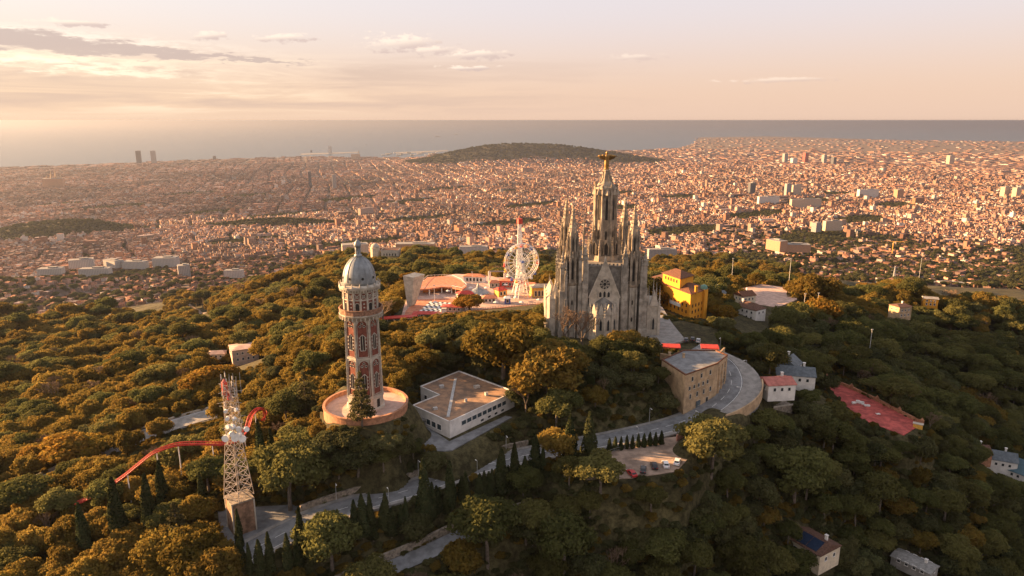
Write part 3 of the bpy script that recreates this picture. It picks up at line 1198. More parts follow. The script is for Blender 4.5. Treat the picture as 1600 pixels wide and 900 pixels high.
def win_mesh(w, h, fm, pm, arch, fr=.14):
    key = (round(w, 2), round(h, 2), fm.name, pm.name, arch)
    if key not in _WM:
        f = MB()
        f.box(-w / 2 - fr / 2, -.03, 0, fr, .2, h)
        f.box(w / 2 + fr / 2, -.03, 0, fr, .2, h)
        f.box(0, -.03, h, w + 2 * fr, .2, fr)
        f.box(0, -.08, -fr, w + 3 * fr, .34, fr)
        if arch:
            f.rings(0, 0, [(.01, 0)], 3)
        p = MB()
        if arch:
            out = [(-w / 2, 0), (w / 2, 0)] + [(w / 2 * math.cos(t), h - w / 2 + w / 2 * math.sin(t)) for t in (0, .52, 1.05, 1.57, 2.09, 2.62, 3.1416)]
            p.xz(out, -.045, .02)
        else:
            p.box(0, -.015, 0, w, .06, h)
        a, b_ = f.obj('window', fm), p.obj('pane', pm)
        _WM[key] = (a.data, b_.data)
        bpy.data.objects.remove(a)
        bpy.data.objects.remove(b_)
    return _WM[key]


def window(parent, x, y, z, ang, w, h, fm=None, pm=None, arch=False, name='window'):
    a, b_ = win_mesh(w, h, fm or WHITE, pm or GLASS, arch)
    o = bpy.data.objects.new(name, a)
    COL.objects.link(o)
    o.parent = parent
    o.location = Vector((x, y, z)) - parent.location
    o.rotation_euler = (0, 0, ang)
    q = bpy.data.objects.new('pane', b_)
    COL.objects.link(q)
    q.parent = o
    return o


def ccw(poly):
    p = [Vector((a[0], a[1])) for a in poly]
    if sum(p[i].x * p[i - 1].y - p[i - 1].x * p[i].y for i in range(len(p))) > 0:
        p.reverse()
    return p


def win_row(parent, p0, p1, z, n, w, h, fm=None, pm=None, arch=False, m0=.1, m1=.9, skip=()):
    p0, p1 = Vector(p0[:2]), Vector(p1[:2])
    d = p1 - p0
    a = math.atan2(d.y, d.x)
    for i in range(n):
        if i in skip:
            continue
        t = m0 + (m1 - m0) * (i + .5) / n
        q = p0 + d * t
        window(parent, q.x, q.y, z, a, w, h, fm, pm, arch)


def flat_block(t, poly, z0, z1, wall, roof, par=.6, rim=None):
    """walls with a parapet and a flat roof set inside it"""
    p = ccw(poly)
    m = MB().prism(p, z0, z1)
    m.obj('wall', wall, t)
    c = sum(p, Vector((0, 0))) / len(p)
    inn = [c + (q - c) * .965 for q in p]
    MB().prism(inn, z1 - .3, z1 + .05).obj('roof', roof, t)
    if par:
        r = MB()
        n = len(p)
        for i in range(n):
            a, b_, ai, bi = p[i], p[(i + 1) % n], inn[i], inn[(i + 1) % n]
            r.prism([a + (a - c).normalized() * .06, b_ + (b_ - c).normalized() * .06, bi, ai], z1 + .004, z1 + par)
        r.obj('parapet', rim or wall, t)
    return p


def gable(t, c, w, d, z0, h, rh, rz, wall, roof, hip=0.0, over=.4):
    """house body and pitched roof, ridge along the local x axis"""
    cs, sn = math.cos(rz), math.sin(rz)

    def tr(x, y, z):
        return (c[0] + x * cs - y * sn, c[1] + x * sn + y * cs, z)
    w2, d2 = w / 2, d / 2
    zt = z0 + h
    hi = w2 * hip
    m = MB()
    if hip:
        m.add([tr(-w2, -d2, z0 - 2), tr(w2, -d2, z0 - 2), tr(w2, d2, z0 - 2), tr(-w2, d2, z0 - 2), tr(-w2, -d2, zt), tr(w2, -d2, zt), tr(w2, d2, zt), tr(-w2, d2, zt)],
              [(0, 1, 5, 4), (1, 2, 6, 5), (2, 3, 7, 6), (3, 0, 4, 7), (4, 5, 6, 7)])
    else:
        m.add([tr(-w2, -d2, z0 - 2), tr(w2, -d2, z0 - 2), tr(w2, d2, z0 - 2), tr(-w2, d2, z0 - 2), tr(-w2, -d2, zt), tr(w2, -d2, zt), tr(w2, d2, zt), tr(-w2, d2, zt), tr(-w2, 0, zt + rh - .05), tr(w2, 0, zt + rh - .05)],
              [(0, 1, 5, 4), (2, 3, 7, 6), (1, 2, 6, 9, 5), (3, 0, 4, 8, 7)])
    m.obj('wall', wall, t)
    e = over
    k_ = rh / d2 * e
    rr = MB()
    for dz in (0.0,):
        a, b_, c_, dd = tr(-w2 - e, -d2 - e, zt - k_ + .1), tr(w2 + e, -d2 - e, zt - k_ + .1), tr(w2 + e, d2 + e, zt - k_ + .1), tr(-w2 - e, d2 + e, zt - k_ + .1)
        r0, r1 = tr(-w2 - (e if not hip else -hi), 0, zt + rh + .1), tr(w2 + (e if not hip else -hi), 0, zt + rh + .1)
        low = [(q[0], q[1], q[2] - .18) for q in (a, b_, c_, dd)]
        rr.add([a, b_, c_, dd, r0, r1] + low, [(0, 1, 5, 4), (2, 3, 4, 5), (1, 2, 5), (3, 0, 4), (6, 7, 1, 0), (7, 8, 2, 1), (8, 9, 3, 2), (9, 6, 0, 3), (9, 8, 7, 6)])
    return rr.obj('roof', roof, t), tr


# ------------------------------------------------------------------ roads
def ribbon(pts, l, r, dz, mb=None, m=0):
    """strip beside a path, from l to r metres to its right"""
    mb = mb or MB()
    vs = []
    for i, p in enumerate(pts):
        d = (Vector(pts[min(i + 1, len(pts) - 1)]) - Vector(pts[max(i - 1, 0)]))
        d.z = 0
        d.normalize()
        n = Vector((d.y, -d.x, 0))
        vs += [Vector(p) + n * l + Vector((0, 0, dz)), Vector(p) + n * r + Vector((0, 0, dz))]
    mb.add(vs, [(2 * i, 2 * i + 1, 2 * i + 3, 2 * i + 2) for i in range(len(pts) - 1)], m)
    return mb


def raised(pts, l, r, z0, z1):
    mb = MB()
    lf = l if callable(l) else (lambda t: l)
    rf_ = r if callable(r) else (lambda t: r)
    o = []
    for i, p in enumerate(pts):
        d = (Vector(pts[min(i + 1, len(pts) - 1)]) - Vector(pts[max(i - 1, 0)]))
        d.z = 0
        d.normalize()
        n = Vector((d.y, -d.x, 0))
        t_ = i / (len(pts) - 1)
        a, b_ = Vector(p) + n * lf(t_), Vector(p) + n * rf_(t_)
        o += [a + Vector((0, 0, z0)), a + Vector((0, 0, z1)), b_ + Vector((0, 0, z1)), b_ + Vector((0, 0, z0))]
    k_ = len(pts)
    fs = []
    for i in range(k_ - 1):
        fs += [(4 * i, 4 * i + 1, 4 * i + 5, 4 * i + 4), (4 * i + 3, 4 * i + 7, 4 * i + 6, 4 * i + 2), (4 * i + 1, 4 * i + 2, 4 * i + 6, 4 * i + 5)]
    fs += [(0, 3, 2, 1), (4 * k_ - 4, 4 * k_ - 3, 4 * k_ - 2, 4 * k_ - 1)]
    mb.add(o, fs)
    return mb


def dashes(pts, off, ln, gap, w, dz):
    mb = MB()
    acc, on_ = 0.0, True
    for a, b_ in zip(pts[:-1], pts[1:]):
        a, b_ = Vector(a), Vector(b_)
        d = b_ - a
        L = d.length
        d.normalize()
        n = Vector((d.y, -d.x, 0)).normalized()
        s = 0.0
        while s < L:
            step = min((ln if on_ else gap) - acc, L - s)
            if on_:
                p, q = a + d * s + n * off, a + d * (s + step) + n * off
                z = Vector((0, 0, dz))
                mb.add([p - n * w + z, p + n * w + z, q + n * w + z, q - n * w + z], [(0, 1, 2, 3)])
            acc += step
            s += step
            if acc >= (ln if on_ else gap) - 1e-6:
                acc, on_ = 0.0, not on_
    return mb


def structure(o, label):
    return tag(o, label, o.name.split('.')[0].replace('_', ' '), kind='structure')


structure(ribbon(MAIN_ROAD, -4.2, 4.2, .02).obj('road', ASPH), 'grey road winding up round the hill')
structure(dashes(MAIN_ROAD, 0, 3.0, 3.0, .09, .026).obj('road_markings', PAINT), 'white dashed line on the winding road')
structure(ribbon(MAIN_ROAD, 3.75, 3.95, .025).obj('road_markings', PAINT), 'white edge line of the winding road')
structure(raised(MAIN_ROAD, 4.2, 6.2, -.4, .16).obj('pavement', PAVE), 'pale pavement along the winding road')
structure(raised(MAIN_ROAD, -5.6, -4.2, -.4, .15).obj('pavement', PAVE), 'narrow pavement on the uphill side of the road')
structure(ribbon(LOWER_ROAD, -3.2, 3.2, .02).obj('road', ASPH), 'lower road under the trees')
structure(ribbon(LEFT_ROAD, -6.2, 6.2, .03).obj('road', PAVE), 'wide pale road on the sunny hillside')
structure(ribbon(LEFT_ROAD, -5.2, -4.9, .036).obj('road_markings', PAINT), 'edge line of the wide pale road')
structure(ribbon(LEFT_ROAD, 4.9, 5.2, .036).obj('road_markings', PAINT), 'edge line of the wide pale road')


def drape(pts, hw, dz):
    out = []
    for p in pts:
        out.append(Vector((p.x, p.y, h1(p.x, p.y) + dz)))
    return ribbon(out, -hw, hw, 0)


structure(drape(DIRT_TRACK, 5.5, 1.2).obj('path', DIRT), 'bare earth track on the far wooded spur')
structure(drape(TRACK2, 3.0, .6).obj('path', PAVE), 'pale path below the round platform')
structure(MB().prism(pxpoly([(884, 738), (960, 704), (1040, 684), (1098, 678), (1085, 706), (1056, 737), (985, 747), (922, 750)], 495.4), 494, 495.44).obj('parking_ground', DIRT), 'bare pinkish earth of the small car park')
BEND = MAIN_ROAD[70:98]


def outer(t):
    return 6.2 + 5.0 * max(0, math.sin(math.pi * min(1, t * 1.05))) ** .8


structure(raised(BEND, 6.21, outer, -5, .14).obj('pavement', PAVE), 'wide grey paved terrace outside the road bend')
structure(MB().prism(PADS[6][0], 486, 487.05).obj('sports_ground', PINKP), 'pale pink sports ground beyond the yellow building')
structure(MB().prism(pxpoly([(1272, 602), (1300, 594), (1441, 662), (1412, 680), (1350, 657)], 478), 474, 478.1).obj('court', REDP), 'long red painted terrace among dark trees')
structure(MB().prism(PARK, 494, 499.05).obj('park_ground', PINKP), 'pink paved terrace of the amusement park')
structure(MB().prism(pxpoly([(1000, 548), (1016, 545), (1072, 532), (1050, 505), (1035, 480), (1012, 470), (1018, 520)], 509), 503, 509.06).obj('square', PAVE), 'pale paved square beside the church')
structure(MB().prism(pxpoly([(340, 795), (465, 785), (468, 830), (410, 858), (345, 845)], 488.5), 486, 488.6).obj('yard', ASPH), 'grey yard at the foot of the mast')
structure(MB().prism(pxpoly([(625, 672), (650, 655), (702, 690), (790, 650), (800, 652), (706, 704), (668, 706)], 499.5), 498, 499.62).obj('yard', ASPH), 'asphalt forecourt of the white building')
structure(MB().prism(pxpoly([(818, 540), (870, 548), (925, 575), (930, 592), (870, 570), (822, 556)], 509), 505.5, 509.4).obj('lawn', LAWN), 'small lawn below the church')


def wall_thing(name, label, pts, l, r, z0, z1, m, cat='wall'):
    o = raised(pts, l, r, z0, z1).obj(name, m)
    return tag(o, label, cat)


wall_thing('stone_wall', 'long grey rubble wall on the uphill side of the winding road', MAIN_ROAD[18:46], -6.4, -5.7, -1.5, 1.9, WALLSTONE)
wall_thing('low_wall', 'low pale parapet wall on the outer edge of the winding road', MAIN_ROAD[20:62], 6.2, 6.5, -1.6, .75, PAVE)
wall_thing('stone_wall', 'rubble retaining wall above the lower tree shaded road', LOWER_ROAD, -4.2, -3.4, -1, 2.2, WALLSTONE)
wall_thing('low_wall', 'low pale wall bordering the sunlit road on the left hillside', LEFT_ROAD, -6.7, -6.3, -1, .8, STONE_L)
wall_thing('guard_rail', 'steel guard rail on the downhill edge of the sunlit road', LEFT_ROAD, 6.5, 6.62, .35, .8, METAL, 'guard rail')
wall_thing('stone_wall', 'ochre rubble retaining wall under the paved terrace at the road bend', BEND[2:16], lambda t: outer(t * .5 + .07), lambda t: outer(t * .5 + .07) + .5, -3.2, .9, OCHRE)

for i_ in range(0, len(BEND), 2):
    d_ = Vector(BEND[min(i_ + 1, len(BEND) - 1)]) - Vector(BEND[max(i_ - 1, 0)])
    n_ = Vector((d_.y, -d_.x, 0)).normalized()
    w_ = outer(i_ / (len(BEND) - 1))
    CLEAR_RINGS.append((BEND[i_].x + n_.x * (w_ * .5 + 3), BEND[i_].y + n_.y * (w_ * .5 + 3), w_ * .5 + 1.5))

# street lamps along the road
lamp = T('street_lamp', 'thin grey street lamp standing on the kerb of the winding road', 'street lamp', group='street lamps along the winding road')
MB().tube((0, 0, -.4), (0, 0, 5.6), .09, .06, 7).obj('pole', METAL, lamp)
lh = MB()
lh.box(.55, 0, 5.55, 1.1, .1, .08)
lh.box(1.0, 0, 5.42, .6, .26, .13)
lh.obj('lamp_head', WSTEEL, lamp)
for j, i in enumerate(list(range(22, 98, 5))):
    p = MAIN_ROAD[i]
    d = Vector(MAIN_ROAD[i + 1]) - Vector(p)
    n = Vector((d.y, -d.x, 0)).normalized()
    sd = 6.0 if j % 2 else -5.3
    q = Vector(p) + n * sd
    rz = math.atan2(-n.y * sd, -n.x * sd)
    if j == 0:
        lamp.location, lamp.rotation_euler = q, (0, 0, rz)
    else:
        dup(lamp, q, rz)

# ------------------------------------------------------------------ the church
def X(px, Y, z):
    """x for a pixel column at distance Y and height z"""
    return (px - 800) / FPX * (Y * CP - (z - 600) * SP)


GZ = 508.8
YF = 286.0
church = T('church', 'tall grey stone church with four spired corner towers and a statue on its central tower', 'church', (40, YF + 16, GZ))


def lancets(mb_dark, mb_trim, x, y, z, ang, w, h, m_=0):
    """a narrow pointed opening with a stone hood, facing the direction ang (outward)"""
    ox, oy = math.cos(ang), math.sin(ang)
    tx, ty = -oy, ox
    out = [(-w / 2, 0), (w / 2, 0), (w / 2, h * .72), (0, h), (-w / 2, h * .72)]
    vs = [(x + tx * a + ox * .04, y + ty * a + oy * .04, z + b_) for a, b_ in out]
    mb_dark.add(vs, [tuple(range(5))])
    for a, b_ in zip(out[1:], out[2:] + out[:1]):
        p = (x + tx * a[0] * 1.25 + ox * .08, y + ty * a[0] * 1.25 + oy * .08, z + a[1] * 1.03)
        q = (x + tx * b_[0] * 1.25 + ox * .08, y + ty * b_[0] * 1.25 + oy * .08, z + b_[1] * 1.03)
        mb_trim.tube(p, q, w * .13, None, 4)


def pinnacle(mb, x, y, z0, z1, w, sp=.45):
    """square shaft, gablets, and a crocketed spirelet"""
    zs = z1 - (z1 - z0) * sp
    mb.box(x, y, z0, w, w, zs - z0)
    mb.box(x, y, zs - w * .3, w * 1.35, w * 1.35, w * .3)
    mb.rings(x, y, [(w * .72, zs), (w * .3, zs + (z1 - zs) * .55), (.05, z1)], 4, math.pi / 4)
    for i in range(4):
        a = i * math.pi / 2
        mb.rings(x + w * .55 * math.cos(a), y + w * .55 * math.sin(a), [(w * .25, zs - w * .2), (.02, zs + w * 1.1)], 4, math.pi / 4)
    for j in range(3):
        zz = zs + (z1 - zs) * (.2 + .22 * j)
        rr = w * .72 * (1 - (zz - zs) / (z1 - zs))
        mb.box(x, y, zz, rr * 2.1, rr * 2.1, w * .14, math.pi / 4)


def facet_x(px):
    return X(px, YF, 525)


xl, xr = X(917, YF, 525), X(972, YF, 525)
xc = (xl + xr) / 2
D = 35.0                                           # depth of the church
zw = zat(417, YF)                                  # top of the nave wall
body = MB()
body.box(xc, YF + D / 2, GZ - 4, xr - xl, D, zw - GZ + 4)
xo0, xo1 = X(876, YF + 3, 525), X(1009, YF + 3, 525)
body.box((xo0 + xo1) / 2, YF + D / 2 + 1, GZ - 4, xo1 - xo0 - 2, D - 6, zat(446, YF) - GZ + 4)
body.obj('nave', STONE_D, church)
rf = MB()
rf.box(xc, YF + D / 2, zw + .003, xr - xl + .8, D + .6, .5)
rf.box((xo0 + xo1) / 2, YF + D / 2 + 1, zat(446, YF) + .003, xo1 - xo0 - 1.4, D - 5.4, .4)
for i in range(9):                                  # open parapet
    x = xl + (xr - xl) * (i + .5) / 9
    rf.box(x, YF - .1, zw + .5, .7, .3, .9)
rf.obj('roof_terrace', STONE_D, church)
# gabled front with its rose window
gy0, gy1 = YF - 1.4, YF + .6
gz = zat(406, YF)
gb = MB()
gl, gr = X(920, YF, 525), X(967, YF, 525)
gc = (gl + gr) / 2
gb.xz([(gl, GZ - 3), (gr, GZ - 3), (gr, zat(463, YF)), (gc, gz), (gl, zat(463, YF))], gy0, gy1)
for s in (-1, 1):
    e = gl - .25 if s < 0 else gr + .25
    gb.tube((e, gy0 - .1, zat(464, YF)), (gc, gy0 - .1, gz + .4), .36, .3, 4)
gb.rings(gc, gy0 + .6, [(.4, gz), (.55, gz + .5), (.12, gz + 1.6), (.03, gz + 2.2)], 6)
gb.obj('front_gable', STONE_L, church)
rz_ = zat(443, YF)
rose = MB()
nn = 24
rr = 2.35
disc = [(gc + rr * math.cos(2 * math.pi * i / nn), gy0 - .03, rz_ + rr * math.sin(2 * math.pi * i / nn)) for i in range(nn)]
rose.add(disc, [tuple(range(nn))])
for i in (-1, 0, 1):
    x = gc + i * 1.75
    z0, z1 = zat(463, YF), zat(453.5 + abs(i), YF)
    rose.add([(x - .48, gy0 - .03, z0), (x + .48, gy0 - .03, z0), (x + .48, gy0 - .03, z1 - .7), (x, gy0 - .03, z1), (x - .48, gy0 - .03, z1 - .7)], [(0, 1, 2, 3, 4)])
rw = rose.obj('rose_window', GLASS, church)
tr_ = MB()
for r_, th in ((rr, .2), (rr * .36, .12)):
    pts = [(gc + r_ * math.cos(2 * math.pi * i / nn), gy0 - .1, rz_ + r_ * math.sin(2 * math.pi * i / nn)) for i in range(nn + 1)]
    tr_.path(pts, th, 4)
for i in range(8):
    a = 2 * math.pi * (i + .5) / 8
    tr_.tube((gc + rr * .36 * math.cos(a), gy0 - .1, rz_ + rr * .36 * math.sin(a)), (gc + rr * math.cos(a), gy0 - .1, rz_ + rr * math.sin(a)), .12, None, 4)
    a = 2 * math.pi * i / 8
    c0 = (gc + rr * .74 * math.cos(a), rz_ + rr * .74 * math.sin(a))
    tr_.path([(c0[0] + .5 * math.cos(t), gy0 - .1, c0[1] + .5 * math.sin(t)) for t in [2 * math.pi * q / 8 for q in range(9)]], .07, 4)
for i in (-1.5, -.5, .5, 1.5):
    tr_.box(gc + i * 1.7, gy0 - .1, zat(464, YF), .34, .2, 3.0)
arch_pts = [(gc + 3.3 * math.cos(t), gy0 - .12, zat(452, YF) + 6.2 * math.sin(t)) for t in [math.pi * q / 12 for q in range(13)]]
tr_.path([(gc + 3.3, gy0 - .12, zat(464, YF))] + arch_pts + [(gc - 3.3, gy0 - .12, zat(464, YF))], .18, 4)
tr_.obj('tracery', STONE_L, rw)

# apse: half octagon with gablets and a ribbed half cone roof
ax, ay, ar = X(941.5, YF, 520), gy0 + .2, 6.3
za = zat(486, ay - 4)
aps, apd, apr = MB(), SEP(), MB()
cor = []
for i in range(7):
    a = math.pi + math.pi * i / 6
    cor.append((ax + ar * math.cos(a), ay + ar * math.sin(a)))
aps.prism(cor, GZ - 4, za)
aps.prism([(ax + (q[0] - ax) * 1.06, ay + (q[1] - ay) * 1.06) for q in cor], GZ - 4, GZ + 2.2)
for i in range(6):
    p, q = Vector(cor[i]), Vector(cor[i + 1])
    c = (p + q) / 2
    n = (c - Vector((ax, ay))).normalized()
    an = math.atan2(n.y, n.x)
    if 0 < i < 5 or True:
        lancets(apd, aps, c.x + n.x * .02, c.y + n.y * .02, GZ + 5.0, an, .95, 5.0)
        t_ = (q - p) * .46
        g0, g1, gt = c - t_, c + t_, zat(474, ay - 4)
        o_ = n * .3
        aps.add([(g0.x + o_.x, g0.y + o_.y, za - 1.2), (g1.x + o_.x, g1.y + o_.y, za - 1.2), (c.x + o_.x, c.y + o_.y, gt),
                 (g0.x - o_.x, g0.y - o_.y, za - 1.2), (g1.x - o_.x, g1.y - o_.y, za - 1.2), (c.x - o_.x, c.y - o_.y, gt)], [(0, 1, 2), (5, 4, 3), (0, 2, 5, 3), (2, 1, 4, 5)])
    pinnacle(aps, p.x * 1.0 + (p.x - ax) * .04, p.y + (p.y - ay) * .04, GZ - 3, zat(472, ay - 4), .8, .3)
ap = aps.obj('apse', STONE_L, church)
apd.obj('apse_window', GLASS, ap)
apr.rings(ax, ay, [(ar * .97, za), (ar * .5, zat(471, ay)), (.2, zat(464, ay))], 6, math.pi, caps=False, a0=0, a1=math.pi)
for i in range(7):
    a = math.pi + math.pi * i / 6
    apr.tube((ax + ar * .97 * math.cos(a), ay + ar * .97 * math.sin(a), za + .1), (ax, ay, zat(463.5, ay)), .2, .12, 4)
apr.obj('apse_roof', STONE_D, church)


# corner towers
def corner_tower(x, y, tip_z, zs):
    """zs: gallery, drum top, belfry top"""
    zg, zd, zb = zs
    m, dk, lo = MB(), SEP(), MB()
    lo.rings(x, y, [(2.75, GZ - 4), (2.75, GZ + 2), (2.55, GZ + 2.2), (2.5, zg - .6), (2.5, zg)], 16)
    m.rings(x, y, [(2.5, zg - .6), (3.0, zg), (3.1, zg + .9), (2.75, zg + .92)], 16)
    for zz in (GZ + 7, GZ + 14.5):
        lancets(dk, lo, x, y - 2.52, zz, -math.pi / 2, .6, 2.2)
        lancets(dk, lo, x - 2.52, y, zz, math.pi, .6, 2.2)
    m.rings(x, y, [(2.7, zg + .9), (2.7, zd)], 8, math.pi / 8)
    n = 8
    for i in range(n):
        a = math.pi / 8 + i * math.pi / 4
        pinnacle(m, x + 3.0 * math.cos(a), y + 3.0 * math.sin(a), zg + .9, zd + 3.6, .8, .42)
        a2 = i * math.pi / 4
        lancets(dk, m, x + 2.53 * math.cos(a2), y + 2.53 * math.sin(a2), zg + 2.2, a2, .95, zd - zg - 3.4)
        m.rings(x + 2.6 * math.cos(a2), y + 2.6 * math.sin(a2), [(.85, zd - 1.2), (.05, zd + 1.6)], 4, a2)
    m.rings(x, y, [(2.3, zd), (2.1, zb)], 8, math.pi / 8)
    for i in range(n):
        a = math.pi / 8 + i * math.pi / 4
        pinnacle(m, x + 2.35 * math.cos(a), y + 2.35 * math.sin(a), zd, zb + 3.2, .55, .5)
        a2 = i * math.pi / 4
        lancets(dk, m, x + 2.1 * math.cos(a2), y + 2.1 * math.sin(a2), zd + 1.0, a2, .6, zb - zd - 1.6)
    m.rings(x, y, [(2.1, zb), (1.25, zb + (tip_z - zb) * .42), (.32, tip_z - .9), (.55, tip_z - .6), (.05, tip_z)], 8, math.pi / 8)
    for i in range(8):
        a = math.pi / 8 + i * math.pi / 4
        for j in range(6):
            t = .06 + j * .145
            r_ = 2.1 * (1 - t) + .12
            m.box(x + r_ * math.cos(a), y + r_ * math.sin(a), zb + (tip_z - zb) * t, .3, .3, .45, a)
    m.box(x, y, tip_z - .2, .16, .16, 1.5)
    m.box(x, y, tip_z + .5, .8, .16, .16)
    o = m.obj('corner_tower', STONE_B, church)
    lo.obj('tower_shaft', STONE_L, o)
    dk.obj('belfry_opening', VOID, o)


yt = YF + 2.2
zz_ = (zat(445, yt - 3), zat(396, yt), zat(366, yt))
corner_tower(X(894.5, yt, 545), yt, zat(321, yt), zz_)
corner_tower(X(989.5, yt, 545), yt, zat(321, yt), (zat(448, yt - 3), zat(396, yt), zat(364, yt)))
corner_tower(X(894.5, yt, 545) - .6, yt + D - 6, zat(321, yt), zz_)
corner_tower(X(989.5, yt, 545) + .6, yt + D - 6, zat(321, yt), zz_)

# piers between the towers
for p0, w, ptop, dy in ((878.5, 2.6, 392, 0), (906, 1.7, 384, -.5), (913.5, 2.3, 378, -.8), (975, 2.3, 378, -.8), (1006.5, 2.6, 388, 0), (979, 1.4, 396, -.5), (884, 1.3, 404, -1.6), (1001, 1.3, 404, -1.6)):
    x = X(p0, YF, 530)
    zt = zat(ptop, YF)
    pr = MB()
    pr.box(x, YF + dy + .5, GZ - 4, w * 1.25, w + 1.6, 8)
    pr.box(x, YF + dy + .5, GZ + 4, w, w + .6, zat(ptop + 62, YF) - GZ - 4)
    pinnacle(pr, x, YF + dy + .5, zat(ptop + 62, YF), zt, w * .74, .4)
    pr.obj('buttress', STONE, church)
for yy in (YF + 9, YF + 17, YF + 25):
    for x in (xo0 - .2, xo1 + .2):
        pr = MB()
        pr.box(x, yy, GZ - 4, 2.2, 1.6, zat(450, YF) - GZ + 2)
        pinnacle(pr, x, yy, zat(450, YF) - 2, zat(400, YF), 1.2, .5)
        pr.obj('buttress', STONE_D, church)

for p0, ptop in ((882, 430), (890.5, 452), (898.5, 452), (917.5, 414), (970.5, 414), (984.5, 454), (994, 454), (1003, 430)):
    x = X(p0, YF, 530)
    pr = MB()
    pr.box(x, YF - .9, GZ - 4, .55, 1.0, zat(ptop, YF) - GZ + 3)
    pr.rings(x, YF - .9, [(.45, zat(ptop, YF) - 1), (.03, zat(ptop, YF) + 1.6)], 4, math.pi / 4)
    pr.obj('wall_rib', STONE, church)
# lower side chapels left and right
for s, (p0, p1) in ((-1, (860, 874)), (1, (1011, 1028))):
    ch, cd_ = MB(), SEP()
    x0, x1 = X(p0, YF + 3, 515), X(p1, YF + 3, 515)
    ytop = zat(470 if s > 0 else 455, YF + 3)
    ch.box((x0 + x1) / 2, YF + 9, GZ - 5, x1 - x0, 14, ytop - GZ + 4)
    if s < 0:
        for j_ in range(3):                          # polygonal chapels along the sunny flank
            ch.rings(x0 + .6, YF + 3.6 + j_ * 5.4, [(3.0, GZ - 5), (3.0, ytop - 3.0), (2.2, ytop - 1.6), (.2, ytop + 2.5)], 8, math.pi / 8)
            for a_ in range(8):
                ch.rings(x0 + .6 + 3.0 * math.cos(math.pi / 8 + a_ * math.pi / 4), YF + 3.6 + j_ * 5.4 + 3.0 * math.sin(math.pi / 8 + a_ * math.pi / 4), [(.3, GZ - 4), (.28, ytop - 2.5), (.02, ytop + .5)], 4)
    for q, yy in ((0, YF + 2), (1, YF + 2), (0, YF + 9), (1, YF + 9), (0, YF + 15.5), (1, YF + 15.5)):
        pinnacle(ch, x0 if q == 0 else x1, yy, GZ - 4, ytop + (7.0 if s > 0 else 5.0), 1.0, .4)
    cx_ = (x0 + x1) / 2
    ch.xz([(x0 + .4, ytop - 2), (x1 - .4, ytop - 2), (cx_, ytop + 5.2)], YF + 1.4, YF + 2.4)
    for yy in (YF + 5.5, YF + 12.3):
        xx = x0 if s < 0 else x1
        lancets(cd_, ch, xx, yy, GZ + 3, math.pi if s < 0 else 0, 1.2, 6)
    lancets(cd_, ch, cx_, YF + 1.4, GZ + 3, -math.pi / 2, .9, 5.5)
    o = ch.obj('side_chapel', STONE_L, church)
    cd_.obj('chapel_window', GLASS, o)
# terraces stepping up to the central tower
yc = YF + 15.5
xt = X(945.5, yc, 560)
st_, sd_ = MB(), SEP()
zb0, zb1 = zw + .4, zat(396, yc)
st_.box(xt, yc, zb0 - 6, 15.0, 15.0, zat(404, yc) - zb0 + 6)
st_.rings(xt, yc, [(7.4, zb0), (7.2, zb1)], 8, math.pi / 8)
for i in range(8):
    a = i * math.pi / 4
    lancets(sd_, st_, xt + 6.7 * math.cos(a), yc + 6.7 * math.sin(a), zb0 + 3, a, 1.5, 5.6)
    a += math.pi / 8
    pinnacle(st_, xt + 7.2 * math.cos(a), yc + 7.2 * math.sin(a), zb0, zb1 + 8.5, .95, .5)
for px_, tp in ((911.5, 332), (926, 330), (966.5, 340), (975, 344)):
    pinnacle(st_, X(px_, yc, 555), yc - 3, zw, zat(tp, yc), .85, .5)
    st_.tube((X(px_, yc, 555), yc - 3, zat(tp + 32, yc)), (xt + (-4 if px_ < 945 else 4), yc - 2, zat(tp + 24, yc)), .22, .22, 5)
o = st_.obj('tower_base', STONE_B, church)
sd_.obj('tower_base_opening', VOID, o)
ct, cd2 = MB(), SEP()
zt0, zt1 = zb1, zat(296, yc)
R0 = 4.75
ct.rings(xt, yc, [(R0 + .25, zt0), (R0, zt0 + 8), (R0 - .1, zt1), (R0 + .55, zt1 + .4), (R0 + .55, zt1 + 1.2), (R0 - .5, zt1 + 1.6)], 8, math.pi / 8)
for i in range(8):
    a = i * math.pi / 4
    rr_ = (R0 + .02) * math.cos(math.pi / 8)
    lancets(cd2, ct, xt + rr_ * math.cos(a), yc + rr_ * math.sin(a), zat(342, yc), a, 1.1, zat(303, yc) - zat(342, yc))
    lancets(cd2, ct, xt + (rr_ + .1) * math.cos(a), yc + (rr_ + .1) * math.sin(a), zat(372, yc), a, .8, 4.2)
    ct.rings(xt + (rr_ + .3) * math.cos(a), yc + (rr_ + .3) * math.sin(a), [(1.35, zt1 - 2.0), (.05, zt1 + 1.9)], 4, a)
    a += math.pi / 8
    px2, py2 = xt + (R0 + .15) * math.cos(a), yc + (R0 + .15) * math.sin(a)
    ct.rings(px2, py2, [(.62, zt0), (.55, zat(350, yc)), (.48, zt1)], 6)
    pinnacle(ct, px2, py2, zt1, zat(283, yc), .62, .6)
for i in range(8):
    a = math.pi / 8 + i * math.pi / 4
    for r_, tp in ((5.5, 352), (6.6, 372)):
        pinnacle(ct, xt + r_ * math.cos(a), yc + r_ * math.sin(a), zt0 - 1, zat(tp, yc), .7, .5)
    ct.tube((xt + 6.6 * math.cos(a), yc + 6.6 * math.sin(a), zat(384, yc)), (xt + 4.2 * math.cos(a), yc + 4.2 * math.sin(a), zat(362, yc)), .2, None, 4)
zn = zat(268, yc)
ct.rings(xt, yc, [(R0 - .5, zt1 + 1.6), (2.6, zat(284, yc)), (1.75, zat(276, yc)), (1.35, zn), (1.6, zn + .2), (1.6, zn + .7), (1.2, zn + .8)], 8, math.pi / 8)
